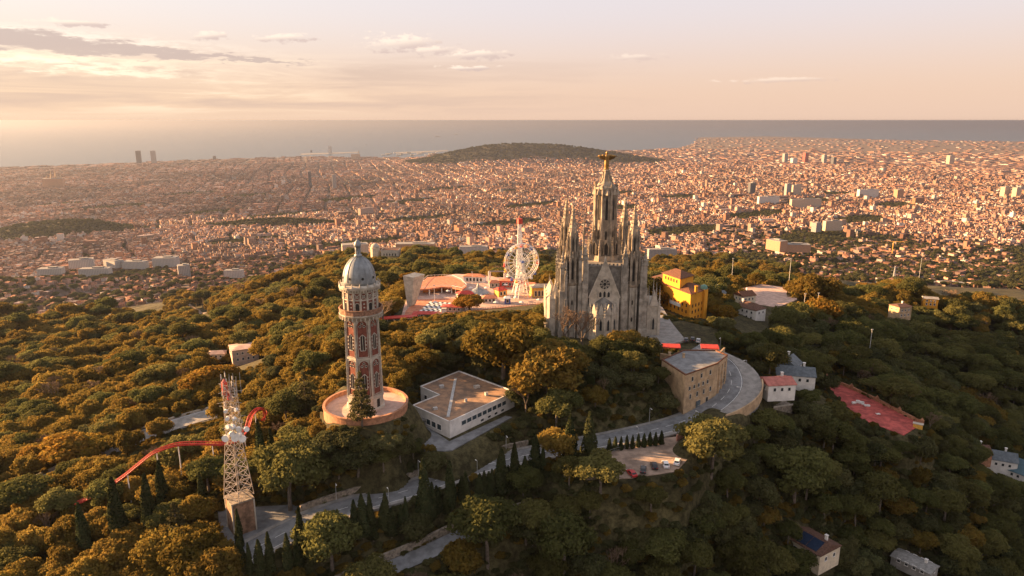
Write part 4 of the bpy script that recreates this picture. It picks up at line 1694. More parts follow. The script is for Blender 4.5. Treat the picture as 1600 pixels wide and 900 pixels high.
for i in range(8):
    a = math.pi / 8 + i * math.pi / 4
    ct.tube((xt + 3.5 * math.cos(a), yc + 3.5 * math.sin(a), zt1 + 1.6), (xt + 1.4 * math.cos(a), yc + 1.4 * math.sin(a), zn), .25, .15, 4)
o = ct.obj('central_tower', STONE_B, church)
cd2.obj('tower_opening', VOID, o)
# robed figure with arms spread, on its column
sx, sz = xt, zn + .8
ht = zat(236.5, yc) - sz
stt = MB()
stt.rings(sx, yc, [(1.05, sz), (1.15, sz + .4), (.95, sz + .9), (1.0, sz + 1.0), (1.05, sz + ht * .35), (.98, sz + ht * .55), (1.12, sz + ht * .68), (1.2, sz + ht * .76), (.95, sz + ht * .82), (.36, sz + ht * .85), (.3, sz + ht * .87)], 12)
stt.ball((sx, yc, sz + ht * .93), .48, 0, 1.25, 10)
stt.rings(sx, yc + .12, [(.5, sz + ht * .84), (.56, sz + ht * .93), (.4, sz + ht * .98), (.05, sz + ht * 1.01)], 10)
for s in (-1, 1):
    sh = (sx + s * .85, yc, sz + ht * .775)
    el_ = (sx + s * 2.3, yc - .1, sz + ht * .755)
    wr = (sx + s * 3.7, yc - .25, sz + ht * .735)
    stt.tube(sh, el_, .62, .5, 8)
    stt.tube(el_, wr, .5, .42, 8)
    stt.tube(wr, (sx + s * 4.35, yc - .3, sz + ht * .73), .22, .12, 6)
    stt.add([(sx + s * .9, yc - .2, sz + ht * .7), (sx + s * 3.6, yc - .3, sz + ht * .72), (sx + s * 3.2, yc - .2, sz + ht * .62), (sx + s * .9, yc - .2, sz + ht * .5),
             (sx + s * .9, yc + .2, sz + ht * .7), (sx + s * 3.6, yc + .1, sz + ht * .72), (sx + s * 3.2, yc + .2, sz + ht * .62), (sx + s * .9, yc + .2, sz + ht * .5)],
            [(0, 1, 2, 3), (7, 6, 5, 4), (1, 5, 6, 2), (2, 6, 7, 3)])
stt.obj('statue', BRONZE, church, True)

# ------------------------------------------------------------------ the brick water tower
TY = 203.0
tb0 = on(572, 634, 511.2)
TY = tb0.y
tw = T('water_tower', 'slender octagonal red brick tower with white stone trim and a grey dome', 'tower', (tb0.x, TY, 511.2))
tx_, z0 = tb0.x, 511.2
ROT = math.pi / 8 + R(13)
zA, zB, zC, zD, zE = zat(491, TY), zat(475, TY), zat(452, TY), zat(442, TY), zat(400, TY)
rb, rt = 5.65, 5.25
shaft = MB()
zpl = z0 + 4.6
shaft.rings(tx_, TY, [(rb, zpl), (rt, zA)], 8, ROT)
shaft.obj('shaft', BRICK, tw)
trim, holes, plinth = MB(), SEP(), MB()
plinth.rings(tx_, TY, [(rb + .7, z0 - 1), (rb + .7, z0 + .8), (rb + .25, z0 + 1.0), (rb + .25, zpl - .5), (rb + .5, zpl - .3), (rb + .5, zpl), (rb, zpl + .01)], 8, ROT)


def rad_at(z):
    t = (z - zpl) / (zA - zpl)
    return rb + (rt - rb) * t


for i in range(8):
    a = ROT + i * math.pi / 4
    for s0, s1 in ((zpl, zA),):
        p = (tx_ + (rad_at(s0) + .06) * math.cos(a), TY + (rad_at(s0) + .06) * math.sin(a), s0)
        q = (tx_ + (rad_at(s1) + .06) * math.cos(a), TY + (rad_at(s1) + .06) * math.sin(a), s1)
        trim.tube(p, q, .36, .32, 6)
    am = a + math.pi / 8
    nx, ny = math.cos(am), math.sin(am)
    ux, uy = -ny, nx

    def P(u, z, o=.05):
        r_ = rad_at(z) * math.cos(math.pi / 8) + o
        return (tx_ + nx * r_ + ux * u, TY + ny * r_ + uy * u, z)
    zmid = zpl + (zA - zpl) * .5
    for zl, zh in ((zpl + .9, zmid - .55), (zmid + .55, zA - .7)):
        w = 1.5
        sp_ = zh - w
        arc = [(w * math.cos(t), sp_ + w * math.sin(t)) for t in [math.pi * q / 8 for q in range(9)]]
        pts = [(w, zl)] + arc + [(-w, zl)]
        trim.path([P(u, z, .1) for u, z in pts], .12, 4)
        trim.tube(P(-w - .1, zl, .1), P(w + .1, zl, .1), .12, None, 4)
        # white spandrels above the arch
        sw = 1.75
        for s in (-1, 1):
            trim.add([P(s * sw, zh + .35, .03), P(s * sw, sp_, .03), P(s * w, sp_, .03), P(s * w * .7, sp_ + w * .72, .03), P(0, zh, .03), P(0, zh + .35, .03)][::s], [(0, 1, 2, 3, 4, 5)])
        for du, dz_ in ((0, .55), (-.62, -.35), (.62, -.35)):
            c = (du, sp_ + dz_)
            trim.path([P(c[0] + .36 * math.cos(t), c[1] + .36 * math.sin(t), .09) for t in [2 * math.pi * q / 8 for q in range(9)]], .09, 4)
            holes.add([P(c[0] + .27 * math.cos(t), c[1] + .27 * math.sin(t), .07) for t in [2 * math.pi * q / 8 for q in range(8)]], [tuple(range(8))])
        zw0, zw1 = zl + (zh - zl) * .18, zl + (zh - zl) * .62
        ww = .5
        out = [(-ww, zw0), (ww, zw0), (ww, zw1 - .7), (0, zw1), (-ww, zw1 - .7)]
        holes.add([P(u, z, .07) for u, z in out], [tuple(range(5))])
        trim.path([P(u * 1.5, z, .1) for u, z in out] + [P(out[0][0] * 1.5, out[0][1], .1)], .11, 4)
        trim.tube(P(0, zw0, .12), P(0, zw1, .12), .1, None, 4)
        for j in range(4):
            zz = zw0 + (zw1 - zw0) * (.1 + .22 * j)
            for s in (-1, 1):
                trim.box(*P(s * .95, zz, .05), .38, .22, .42, am + math.pi / 2)
for zz, h, e in ((zpl + (zA - zpl) * .5 - .3, .6, .28), (zpl + .01, .55, .3), (zA - .5, .5, .3)):
    trim.rings(tx_, TY, [(rad_at(zz) + e, zz), (rad_at(zz) + e, zz + h)], 8, ROT)
trim.obj('stone_trim', STONE_L, tw)
holes.obj('shaft_opening', VOID, tw)
plinth.obj('plinth', STONE_L, tw)
dr = SEP()
for i in (0, 2, 4, 6):
    am = ROT + math.pi / 8 + i * math.pi / 4 - math.pi / 4 * 0
    r_ = (rb + .27) * math.cos(math.pi / 8)
    dr.box(tx_ + r_ * math.cos(am), TY + r_ * math.sin(am), z0 + 1.0, .12, 1.2, 2.6, am)
dr.obj('door', VOID, tw)
# gallery
gal = MB()
gal.rings(tx_, TY, [(rt, zA - .8), (rt + .7, zA - .1), (rt + 1.3, zA + .5), (rt + 1.5, zA + .8), (rt + 1.5, zA + 1.05), (rt, zA + 1.1)], 16, ROT)
for i in range(32):
    a = 2 * math.pi * i / 32
    gal.box(tx_ + (rt + .85) * math.cos(a), TY + (rt + .85) * math.sin(a), zA - .5, 1.3, .28, .9, a)
gal.obj('gallery', STONE_L, tw)
par = MB()
par.rings(tx_, TY, [(rt + 1.35, zA + 1.1), (rt + 1.35, zB - .9), (rt + 1.5, zB - .85), (rt + 1.5, zB - .55), (rt + 1.15, zB - .55), (rt + 1.1, zA + 1.1)], 16, ROT, caps=False)
par.obj('parapet', mat('worn_brick', (.30, .165, .105), .9, .45, 1.5), tw)
# upper drum
ru = 5.2
dru, drt, drh = MB(), MB(), SEP()
dru.rings(tx_, TY, [(ru, zA + 1), (ru, zD)], 16, ROT)
dru.obj('upper_drum', BRICK, tw)
zmd = zB + (zC - zB) * .55
for i in range(16):
    a = ROT + i * math.pi / 8
    drt.box(tx_ + (ru + .02) * math.cos(a), TY + (ru + .02) * math.sin(a), zA + 1, .5, .55, zD - zA - 1, a)
    am = a + math.pi / 16
    rc = ru * math.cos(math.pi / 16)
    nx, ny = math.cos(am), math.sin(am)
    ux, uy = -ny, nx

    def Q(u, z, o=.05):
        return (tx_ + nx * (rc + o) + ux * u, TY + ny * (rc + o) + uy * u, z)
    zl, zh = zA + 1.6, zB + (zC - zB) * .32
    if i % 2 == 0:
        out = [(-.55, zl), (.55, zl), (.55, zh - .5), (.3, zh), (-.3, zh), (-.55, zh - .5)]
        drh.add([Q(u, z, .06) for u, z in out], [tuple(range(6))])
        drt.path([Q(u * 1.25, z, .08) for u, z in out + out[:1]], .13, 4)
    else:
        for j in range(3):
            drt.box(*Q(0, zl + .5 + j * 1.1, .02), .5, .2, .4, am + math.pi / 2)
    zl2, zh2 = zmd, zC - .3
    drt.tube(Q(-.8, zl2), Q(.8, zh2), .13, None, 4)
    drt.tube(Q(.8, zl2), Q(-.8, zh2), .13, None, 4)
    drt.path([Q(.42 * math.cos(t), (zl2 + zh2) / 2 + .42 * math.sin(t), .1) for t in [2 * math.pi * q / 8 for q in range(9)]], .12, 4)
    drh.add([Q(.3 * math.cos(t), (zl2 + zh2) / 2 + .3 * math.sin(t), .12) for t in [2 * math.pi * q / 8 for q in range(8)]], [tuple(range(8))])
for zz in (zmd - .35, zC - .2, zA + 1.1):
    drt.rings(tx_, TY, [(ru + .2, zz), (ru + .2, zz + .4)], 16, ROT)
drt.obj('drum_trim', STONE_L, tw)
drh.obj('drum_opening', VOID, tw)
cor_ = MB()
cor_.rings(tx_, TY, [(ru, zC), (ru + .5, zC + .4), (ru + 1.05, zC + 1.0), (ru + 1.15, zC + 1.5), (ru + 1.15, zD - .3), (ru + .7, zD), (ru - .2, zD + .1)], 24, ROT)
for i in range(48):
    a = 2 * math.pi * i / 48
    cor_.box(tx_ + (ru + .62) * math.cos(a), TY + (ru + .62) * math.sin(a), zC + .3, .8, .25, .6, a)
for i in range(16):
    a = ROT + i * math.pi / 8
    cor_.rings(tx_ + (ru + .9) * math.cos(a), TY + (ru + .9) * math.sin(a), [(.22, zD - .3), (.2, zD + .5), (.05, zD + .9)], 6)
cor_.obj('cornice', STONE_L, tw)
dm, dmh = MB(), SEP()
rd = 5.0
prof = [(rd, zD + .05), (rd, zD + 1.0)]
hd = zE - zD - 1.0
for j in range(1, 10):
    t = j / 9 * math.pi / 2 * .93
    prof.append((rd * math.cos(t), zD + 1.0 + hd * math.sin(t) / math.sin(math.pi / 2 * .93)))
dm.rings(tx_, TY, prof, 32, ROT)
dome = dm.obj('dome', ZINC, tw, True)
rbm = MB()
for i in range(16):
    a = ROT + i * math.pi / 8
    rbm.path([(tx_ + (r_ + .03) * math.cos(a), TY + (r_ + .03) * math.sin(a), z) for r_, z in prof[1:]], .09, 4)
rbm.obj('rib', ZINC, dome)
for i in range(8):
    a = ROT + math.pi / 8 + math.pi / 16 + i * math.pi / 4
    r_ = rd * .99
    c = (tx_ + r_ * math.cos(a), TY + r_ * math.sin(a), zD + 2.2)
    ux, uy = -math.sin(a), math.cos(a)
    dmh.add([(c[0] + ux * .42 * math.cos(t) + .1 * math.cos(a), c[1] + uy * .42 * math.cos(t) + .1 * math.sin(a), c[2] + .42 * math.sin(t)) for t in [2 * math.pi * q / 10 for q in range(10)]], [tuple(range(10))])
dmh.obj('porthole', VOID, dome)
ln_ = MB()
zl0 = zE - .3
ln_.rings(tx_, TY, [(1.25, zl0), (1.1, zl0 + .8), (.75, zl0 + 1.0), (.7, zl0 + 3.0), (1.05, zl0 + 3.2), (1.15, zl0 + 3.6), (1.0, zl0 + 4.4), (.5, zl0 + 5.0), (.12, zl0 + 5.3), (.05, zl0 + 6.4)], 12)
for i in range(6):
    a = i * math.pi / 3
    ln_.box(tx_ + .78 * math.cos(a), TY + .78 * math.sin(a), zl0 + 1, .2, .2, 2.2, a)
ln_.obj('lantern', ZINC, tw, True)
# round terrace at its foot
ter = T('round_terrace', 'round walled terrace of warm stone at the foot of the brick tower', 'terrace', (tx_, TY, 500))
tm = MB()
RT = 13.2
tm.rings(tx_, TY, [(RT - .1, 494), (RT - .1, 511.2)], 40)
tm.obj('floor', PINKP, ter)
tm = MB()
tm.rings(tx_, TY, [(RT, 494), (RT, 512.2), (RT + .25, 512.25), (RT + .25, 512.6), (RT - .55, 512.6), (RT - .5, 511.1)], 48, caps=False)
tm.obj('parapet', BRICK_O, ter)
CLEAR_RINGS.append((tx_, TY, RT + .6))
CLEAR_RINGS.append((40, YF + 14, 25))

# ------------------------------------------------------------------ white flat roofed building
ZR = 505.0
wb = T('flat_roof_building', 'low white building with a flat brown gravel roof beside the round terrace', 'building', on(705, 640, 499.6))
rp = [on(*q, ZR) for q in ((657, 604.5), (686.5, 617.5), (645, 634), (702.5, 659.8), (804, 612.5), (717.5, 580.5))]
rp2 = ccw(rp)
MB().prism(rp2, 497.5, ZR).obj('wall', WHITE, wb)
c = sum(rp2, Vector((0, 0))) / len(rp2)
MB().prism([c + (q - c) * .975 for q in rp2], ZR - .2, ZR + .06).obj('roof', ROOFG, wb)
r = MB()
for i in range(len(rp2)):
    a, b_ = rp2[i], rp2[(i + 1) % len(rp2)]
    m_ = (a + b_) / 2
    d = b_ - a
    r.box(m_.x, m_.y, ZR + .004, d.length + .3, .35, .32, math.atan2(d.y, d.x))
r.obj('parapet', WHITE, wb)
ln = MB()
p, q = on(712, 592, ZR), on(700, 652, ZR)
ln.prism([p + Vector((-.5, 0, 0)), p + Vector((.5, 0, 0)), q + Vector((.5, 0, 0)), q + Vector((-.5, 0, 0))], ZR + .06, ZR + .3)
ln.obj('roof_duct', METAL, wb)
D_, E_, C_ = rp[3], rp[2], rp[4]
win_row(wb, D_, C_, 501.9, 9, 2.1, 1.5, WHITE, GLASS_B, m0=.16, m1=.86)
win_row(wb, D_, C_, 499.9, 4, 1.5, .8, WHITE, GLASS, m0=.42, m1=.85)
win_row(wb, E_, D_, 500.7, 3, 2.0, 1.9, WHITE, GLASS_B, m0=.36, m1=.80)
win_row(wb, rp[0], rp[1], 501.0, 2, 1.5, 1.6, WHITE, GLASS, m0=.1, m1=.8)
cn = MB()
cc = on(652, 655, 502)
cn.box(cc.x, cc.y, 502, 5.0, 3.4, .3, math.atan2((D_ - E_).y, (D_ - E_).x))
cn.tube((cc.x - 1.8, cc.y - 1.2, 499), (cc.x - 1.8, cc.y - 1.2, 502), .1)
cn.tube((cc.x + 1.8, cc.y - 2.2, 499), (cc.x + 1.8, cc.y - 2.2, 502), .1)
cn.obj('canopy', PAVE, wb)

m = SEP()
for px_, py_, w, d_, h in ((690, 606, 1.6, 1.2, 1.0), (745, 606, 2.0, 1.4, .9), (760, 618, 1.0, 1.0, 1.2), (680, 640, 1.4, 1.0, .8), (728, 628, .8, .8, 1.1)):
    q = on(px_, py_, ZR)
    m.box(q.x, q.y, ZR + .06, w, d_, h, .5)
m.obj('roof_vent', METAL, wb)
# ------------------------------------------------------------------ stone building at the bend
sb = T('stone_building', 'four storey ochre stone building with rows of small windows at the road bend', 'building', on(1095, 650, 497))
ZS = 511.6
A_, B_ = on(1071, 587, ZS), on(1121, 569, ZS)
C2, D2 = on(1137, 556, ZS), on(1118, 548, ZS)
E2 = on(1034, 563, ZS)
sp_ = [A_, B_, C2, D2, on(1068, 548, ZS), E2]
poly = flat_block(sb, sp_, 492, ZS, OCHRE, ASPH, par=.5, rim=TILE)
for zz, n, w, h, sk in ((508.6, 3, .95, 1.6, ()), (505.4, 6, .9, 1.3, (5,)), (501.9, 4, .85, 1.7, ()),):
    win_row(sb, A_, B_, zz, n, w, h, STONE_L, GLASS, True, .08, .92, sk)
win_row(sb, A_, B_, 498.0, 3, 1.3, 1.9, STONE_L, VOID, True, .1, .85, (0,))
win_row(sb, B_, C2, 507.8, 3, .8, 1.5, STONE_L, GLASS, True)
win_row(sb, B_, C2, 504.6, 3, .8, 1.5, STONE_L, GLASS, True)
win_row(sb, B_, C2, 501.6, 2, .9, 1.8, STONE_L, VOID, True)
gd = MB()
d = (B_ - A_).normalized()
q = A_.lerp(B_, .45)
gd.box(q.x, q.y - .1, 497.2, 2.4, .3, 2.6, math.atan2(d.y, d.x))
gd.obj('door', SLATE, sb)
bt = MB()
for t in (.2, .5, .8):
    q = B_.lerp(C2, t)
    bt.box(q.x, q.y, 495, .8, 1.0, ZS - 496.5, math.atan2((C2 - B_).y, (C2 - B_).x), tx=.7, ty=.6)
bt.obj('buttress', OCHRE, sb)
ch = MB()
for px_, py_ in ((1046, 557), (1068, 559)):
    q = on(px_, py_, ZS)
    ch.box(q.x, q.y, ZS, .8, .8, 1.6)
    ch.box(q.x, q.y, ZS + 1.6, 1.0, 1.0, .2)
ch.obj('chimney', OCHRE, sb)
# brick terrace wall behind it, carrying awnings and cars
tw_ = [on(1032, 549, 512.2), on(1062, 553, 512.2), on(1120, 552, 512.2), on(1132, 540, 512.2)]
wall_thing('terrace_wall', 'long brick parapet wall behind the flat roof of the stone building', [Vector((q.x, q.y, 508)) for q in tw_], -.3, .3, 0, 3.4, OCHRE)
for (px_, py_, w, d_, rz, lab) in ((1049, 539, 7.2, 3.0, -.12, 'red cafe awning nearest the church on the upper square'), (1109, 540, 7.0, 3.2, -.1, 'red cafe awning behind the tall stone building')):
    q = on(px_, py_, 511.8)
    aw = T('awning', lab, 'awning', (q.x, q.y, 508.6), rz)
    m = MB()
    m.add([(-w / 2, -d_ / 2, 2.6), (w / 2, -d_ / 2, 2.6), (w / 2, d_ / 2, 3.3), (-w / 2, d_ / 2, 3.3), (-w / 2, -d_ / 2, 2.2), (w / 2, -d_ / 2, 2.2), (w / 2, d_ / 2, 3.2), (-w / 2, d_ / 2, 3.2)],
          [(0, 1, 2, 3), (4, 5, 1, 0), (7, 6, 5, 4), (5, 6, 2, 1), (6, 7, 3, 2), (7, 4, 0, 3)])
    o = m.obj('canopy', REDS)
    o.parent = aw
    for sx_ in (-1, 1):
        for sy_ in (-1, 1):
            o = MB().tube((sx_ * (w / 2 - .2), sy_ * (d_ / 2 - .2), 0), (sx_ * (w / 2 - .2), sy_ * (d_ / 2 - .2), 2.7), .06).obj('post', DSTEEL)
            o.parent = aw

# ------------------------------------------------------------------ cars
def make_car(paint, suv=0.0):
    t = T('car', 'car', 'car', group=None)
    L, Wd, Hh = 4.4, 1.8, 1.5 + suv
    side = [(-2.2, .35), (-2.18, .8), (-2.0, .95), (-1.75, 1.0), (-1.25, Hh - .06), (.35, Hh), (1.1, 1.0), (1.95, .86), (2.18, .7), (2.2, .35)]
    m = MB()
    lo = [(x, z) for x, z in side]
    n = len(lo)
    vs = []
    for y, k_ in ((-Wd / 2, 1), (Wd / 2, -1)):
        for x, z in lo:
            ins = .17 * max(0, (z - .98)) / .5 * k_
            vs.append((x, y + ins, z))
    fs = [(i, (i + 1) % n, n + (i + 1) % n, n + i) for i in range(n)]
    m.add(vs, [tuple(reversed(f)) for f in fs] + [tuple(range(n)), tuple(reversed(range(n, 2 * n)))])
    m.obj('body', paint, t)
    g_ = MB()
    hw = Wd / 2
    for y, k_ in ((-hw, 1), (hw, -1)):
        g_.add([(-1.45, y + .0 * k_ - .02 * k_, 1.03), (.9, y - .02 * k_, 1.03), (.3, y + .12 * k_, Hh - .1), (-1.15, y + .12 * k_, Hh - .1)], [(0, 1, 2, 3) if k_ > 0 else (3, 2, 1, 0)])
    for xa, za_, xb, zb_ in ((1.08, 1.04, .42, Hh - .05), (-1.72, 1.05, -1.3, Hh - .1)):
        o_ = .03 if xa > 0 else -.03
        g_.add([(xa + o_, -hw * .8, za_), (xa + o_, hw * .8, za_), (xb + o_, hw * .72, zb_), (xb + o_, -hw * .72, zb_)], [(0, 1, 2, 3) if xa > 0 else (3, 2, 1, 0)])
    g_.obj('windows', GLASS, t)
    for x in (-1.35, 1.38):
        for y in (-.82, .82):
            w_ = MB()
            w_.tube((x, y - .11, .33), (x, y + .11, .33), .33, None, 14)
            wh = w_.obj('wheel', RUBBER, t)
            MB().tube((x, y - .125, .33), (x, y + .125, .33), .18, None, 10).obj('rim', METAL, wh)
    for y in (-.62, .62):
        MB().box(2.15, y, .62, .12, .36, .16).obj('headlight', WSTEEL, t)
        MB().box(-2.17, y, .72, .1, .3, .18).obj('tail_light', REDS, t)
    return t


def paint(name, c):
    return mat(name, c, .3, .08, 1.0, spec=.6)


CARS = {'red': make_car(paint('red_paint', (.45, .02, .02))), 'dark': make_car(paint('dark_grey_paint', (.045, .05, .055)), .1), 'black': make_car(paint('black_car_paint', (.012, .012, .015)), .15),
        'white': make_car(paint('white_paint', (.75, .75, .74)), .05), 'silver': make_car(paint('silver_paint', (.42, .43, .44)))}
CU = set()


def car(kind, px_, py_, z, rz, label, group=None):
    q = on(px_, py_, z)
    p = CARS[kind]
    if kind not in CU:
        CU.add(kind)
        kids(p)
        p.location, p.rotation_euler = q, (0, 0, rz)
        p['label'] = label
        if group:
            p['group'] = group
        return
    dup(p, q, rz, 1.0, label, group)


for kd, px_, py_, rz, lb in (('red', 987, 742, 1.9, 'bright red car half hidden by a tree in the earth car park'), ('dark', 1005, 736, 1.32, 'dark grey car parked between the red and black cars'),
                             ('black', 1022, 730, 1.52, 'glossy black car in the middle of the earth car park'), ('white', 1040, 728, 1.5, 'white car parked next to the black car'),
                             ('white', 1058, 724, 1.2, 'white car at the outer end of the parked row')):
    car(kd, px_, py_, 495.45, rz, lb)
for kd, px_, py_, lb in (('dark', 1072, 533, 'dark car between the two red awnings on the upper square'), ('black', 1082, 532, 'black car between the awnings behind the stone building'), ('silver', 1091, 534, 'silver car beside the red awning above the stone building')):
    car(kd, px_, py_, 508.9, 1.3, lb)
pw = [on(*q, 495.5) for q in ((1057, 689), (1084, 675))]
wall_thing('pink_wall', 'short pink rendered wall at the corner of the earth car park', pw, -.2, .2, -.5, 2.2, mat('pink_render', (.55, .27, .2), .85, .2, .5))
fp = [on(*q, 495.5) for q in ((884, 738), (925, 720), (960, 706), (1000, 696), (1034, 692))]
fm_ = MB()
for a, b_ in zip(fp[:-1], fp[1:]):
    for hh in (.5, 1.2):
        fm_.tube(a + Vector((0, 0, hh)), b_ + Vector((0, 0, hh)), .05, None, 4)
    for j in range(5):
        q = a.lerp(b_, j / 5)
        fm_.tube(q, q + Vector((0, 0, 1.3)), .06, None, 4)
tag(fm_.obj('rail_fence', DSTEEL), 'dark rail fence between the road and the car park', 'fence')

# ------------------------------------------------------------------ telecom mast
mb0 = on(369, 838, 489.0)
hut = T('brick_hut', 'square brick equipment tower under the lattice mast, one side sunlit', 'building', mb0)
hx, hy = mb0.x, mb0.y + 4.5
hr = R(38)
zh = zat(778, hy)
MB().box(hx, hy, 486, 6.0, 6.0, zh - 486, hr).obj('wall', mat('weathered_brick', (.27, .16, .10), .9, .5, .6), hut)
MB().box(hx, hy, zh + .003, 6.3, 6.3, .4, hr).obj('roof', WALLSTONE, hut)
mm = MB()
for a in range(4):
    mm.box(hx + 4.2 * math.cos(hr + math.pi / 4 + a * math.pi / 2), hy + 4.2 * math.sin(hr + math.pi / 4 + a * math.pi / 2), 486, .35, .35, zh - 486 + .2, hr)
mm.obj('corner_pier', STONE_L, hut)
mast = T('lattice_mast', 'tall steel lattice mast covered with white dish aerials and a red cap', 'mast', (hx, hy, zh + .5))


def lattice(mb, x, y, z0, z1, r0, r1, n, th, rot=.6):
    def cor_(i, z):
        t = (z - z0) / (z1 - z0)
        r_ = r0 + (r1 - r0) * t
        a = rot + i * math.pi / 2
        return Vector((x + r_ * math.cos(a), y + r_ * math.sin(a), z))
    for i in range(4):
        mb.tube(cor_(i, z0), cor_(i, z1), th * 1.4, th * 1.2, 5)
    for j in range(n):
        za_, zb_ = z0 + (z1 - z0) * j / n, z0 + (z1 - z0) * (j + 1) / n
        for i in range(4):
            mb.tube(cor_(i, za_), cor_(i + 1, zb_), th, None, 4)
            mb.tube(cor_(i + 1, za_), cor_(i, zb_), th, None, 4)
            mb.tube(cor_(i, zb_), cor_(i + 1, zb_), th, None, 4)


zm1, zm2, zm3 = zat(692, hy), zat(640, hy), zat(600, hy)
m = MB()
lattice(m, hx, hy, zh + .5, zm1, 3.9, 2.2, 6, .085, .35)
lattice(m, hx + .4, hy, zm1, zm3, 2.2, 1.7, 10, .06, .35)
m.obj('lattice_frame', mat('weathered_steel', (.36, .31, .27), .6, .3, 1.0), mast)
for i, (px_, py_, r_) in enumerate(((352, 686, .95), (360, 679, .7), (367, 685, 1.05), (374, 680, .75), (378, 687, .9), (364, 668, .75), (357, 668, .6), (371, 671, .65), (383, 672, .7), (354, 655, .55), (366, 655, .5), (352, 643, .5), (369, 641, .45))):
    q = at(px_, py_, hy - 2.6)
    dsh = MB()
    f_ = Vector((random.uniform(-.7, .7), -1, random.uniform(-.1, .25))).normalized()
    p0 = q + Vector((0, .7, 0))
    dsh.tube(p0, p0 + f_ * .75, r_, r_, 16)
    dsh.tube(p0, Vector((hx, hy, q.z)), .07, .07, 4)
    dsh.obj('dish', WSTEEL, mast)
m = SEP()
for j in range(44):
    z = random.uniform(zm1, zm3 + 2)
    a = random.uniform(0, 6.28)
    r_ = random.uniform(1.6, 2.5)
    m.box(hx + .4 + r_ * math.cos(a), hy + r_ * math.sin(a), z, .2, .22, random.uniform(.6, 1.5), a)
for j in range(26):
    z = random.uniform(zm1, zm3)
    a = random.uniform(0, 6.28)
    p0 = Vector((hx + .4, hy, z))
    m.p.append(MB().tube(p0, p0 + Vector((3.4 * math.cos(a), 3.4 * math.sin(a), 0)), .05, None, 4))
m.obj('panel_aerial', mat('aerial_grey', (.5, .47, .43), .6, .3, 1.0), mast)
m = MB()
for j in range(14):
    a = j * 2.4
    r_ = 1.2 + (j % 3) * .8
    m.tube((hx + .4 + r_ * math.cos(a), hy + r_ * math.sin(a), zm3 - 3), (hx + .4 + r_ * math.cos(a), hy + r_ * math.sin(a), zm3 + random.uniform(.5, 3.5)), .05, None, 4)
m.obj('whip_aerial', METAL, mast)
m = MB()
q = at(351, 606, hy)
m.rings(q.x, q.y, [(.05, q.z - 2.0), (.75, q.z - 1.7), (.75, q.z + 1.6), (.4, q.z + 1.9), (.08, q.z + 2.6)], 14)
m.rings(q.x + .9, q.y, [(.5, q.z - 3.4), (.5, q.z - .8)], 10)
m.obj('red_cap', REDS, mast)

# ------------------------------------------------------------------ roller coaster
ct_px = [(118, 786, 188, 0), (150, 770, 189, 0), (188, 746, 190, 0), (212, 727, 191, 0), (236, 708, 192, 0), (256, 699, 193, 0), (278, 693, 194, 0), (310, 691.5, 195, 0), (345, 692, 197, 0), (372, 686, 201, 0), (386, 668, 206, 0),
         (392, 650, 211, 0), (403, 638, 216, 0), (414, 640, 220, 0), (412, 655, 221, 0), (398, 668, 217, 0), (384, 662, 214, 0)]
trk = smooth([at(a, b_, c_) for a, b_, c_, _ in ct_px], 5)
rc = T('roller_coaster', 'red steel roller coaster track curving over the trees on white columns', 'roller coaster', trk[0])
m = MB()
for off in (-.75, .75):
    pts = []
    for i, p in enumerate(trk):
        d = Vector(trk[min(i + 1, len(trk) - 1)]) - Vector(trk[max(i - 1, 0)])
        d.z = 0
        d.normalize()
        pts.append(Vector(p) + Vector((d.y, -d.x, 0)) * off)
    m.path(pts, .16, 6)
m.obj('rail', REDS, rc)
m = MB()
m.path([Vector(p) - Vector((0, 0, .75)) for p in trk], .22, 8)
m.obj('spine', REDS, rc)
m = MB()
for i in range(len(trk) - 1):
    for t in (.0, .5):
        p = Vector(trk[i]).lerp(Vector(trk[i + 1]), t)
        d = Vector(trk[i + 1]) - Vector(trk[i])
        d.z = 0
        d.normalize()
        n = Vector((d.y, -d.x, 0))
        m.tube(p - n * .85, p - Vector((0, 0, .7)), .09, None, 4)
        m.tube(p + n * .85, p - Vector((0, 0, .7)), .09, None, 4)
m.obj('crosstie', REDS, rc)
for i in (12, 22, 30, 38, 48, 58, 68):
    p = Vector(trk[i])
    g_ = h1(p.x, p.y)
    m = MB()
    m.tube((p.x, p.y, g_ - 2), p - Vector((0, 0, .8)), .2, .17, 8)
    m.obj('column', WSTEEL, rc)

# ------------------------------------------------------------------ yellow building
ZY = zat(446, 372)
yb = T('yellow_building', 'large sunlit yellow building with brown tiled roofs behind the church', 'building', on(1060, 500, 500))
a1, a2, a3 = at(1012, 450, 372), at(1079, 463, 336), at(1106, 457, 348)
a4 = a1 + (a3 - a2)
gz_ = 498.0
main = [Vector((q.x, q.y)) for q in (a1, a2, a3, a4)]
zy1, zy2 = zat(457, 340), zat(432, 352)
MB().prism(main, gz_, zy1).obj('wall', YELLOW, yb)


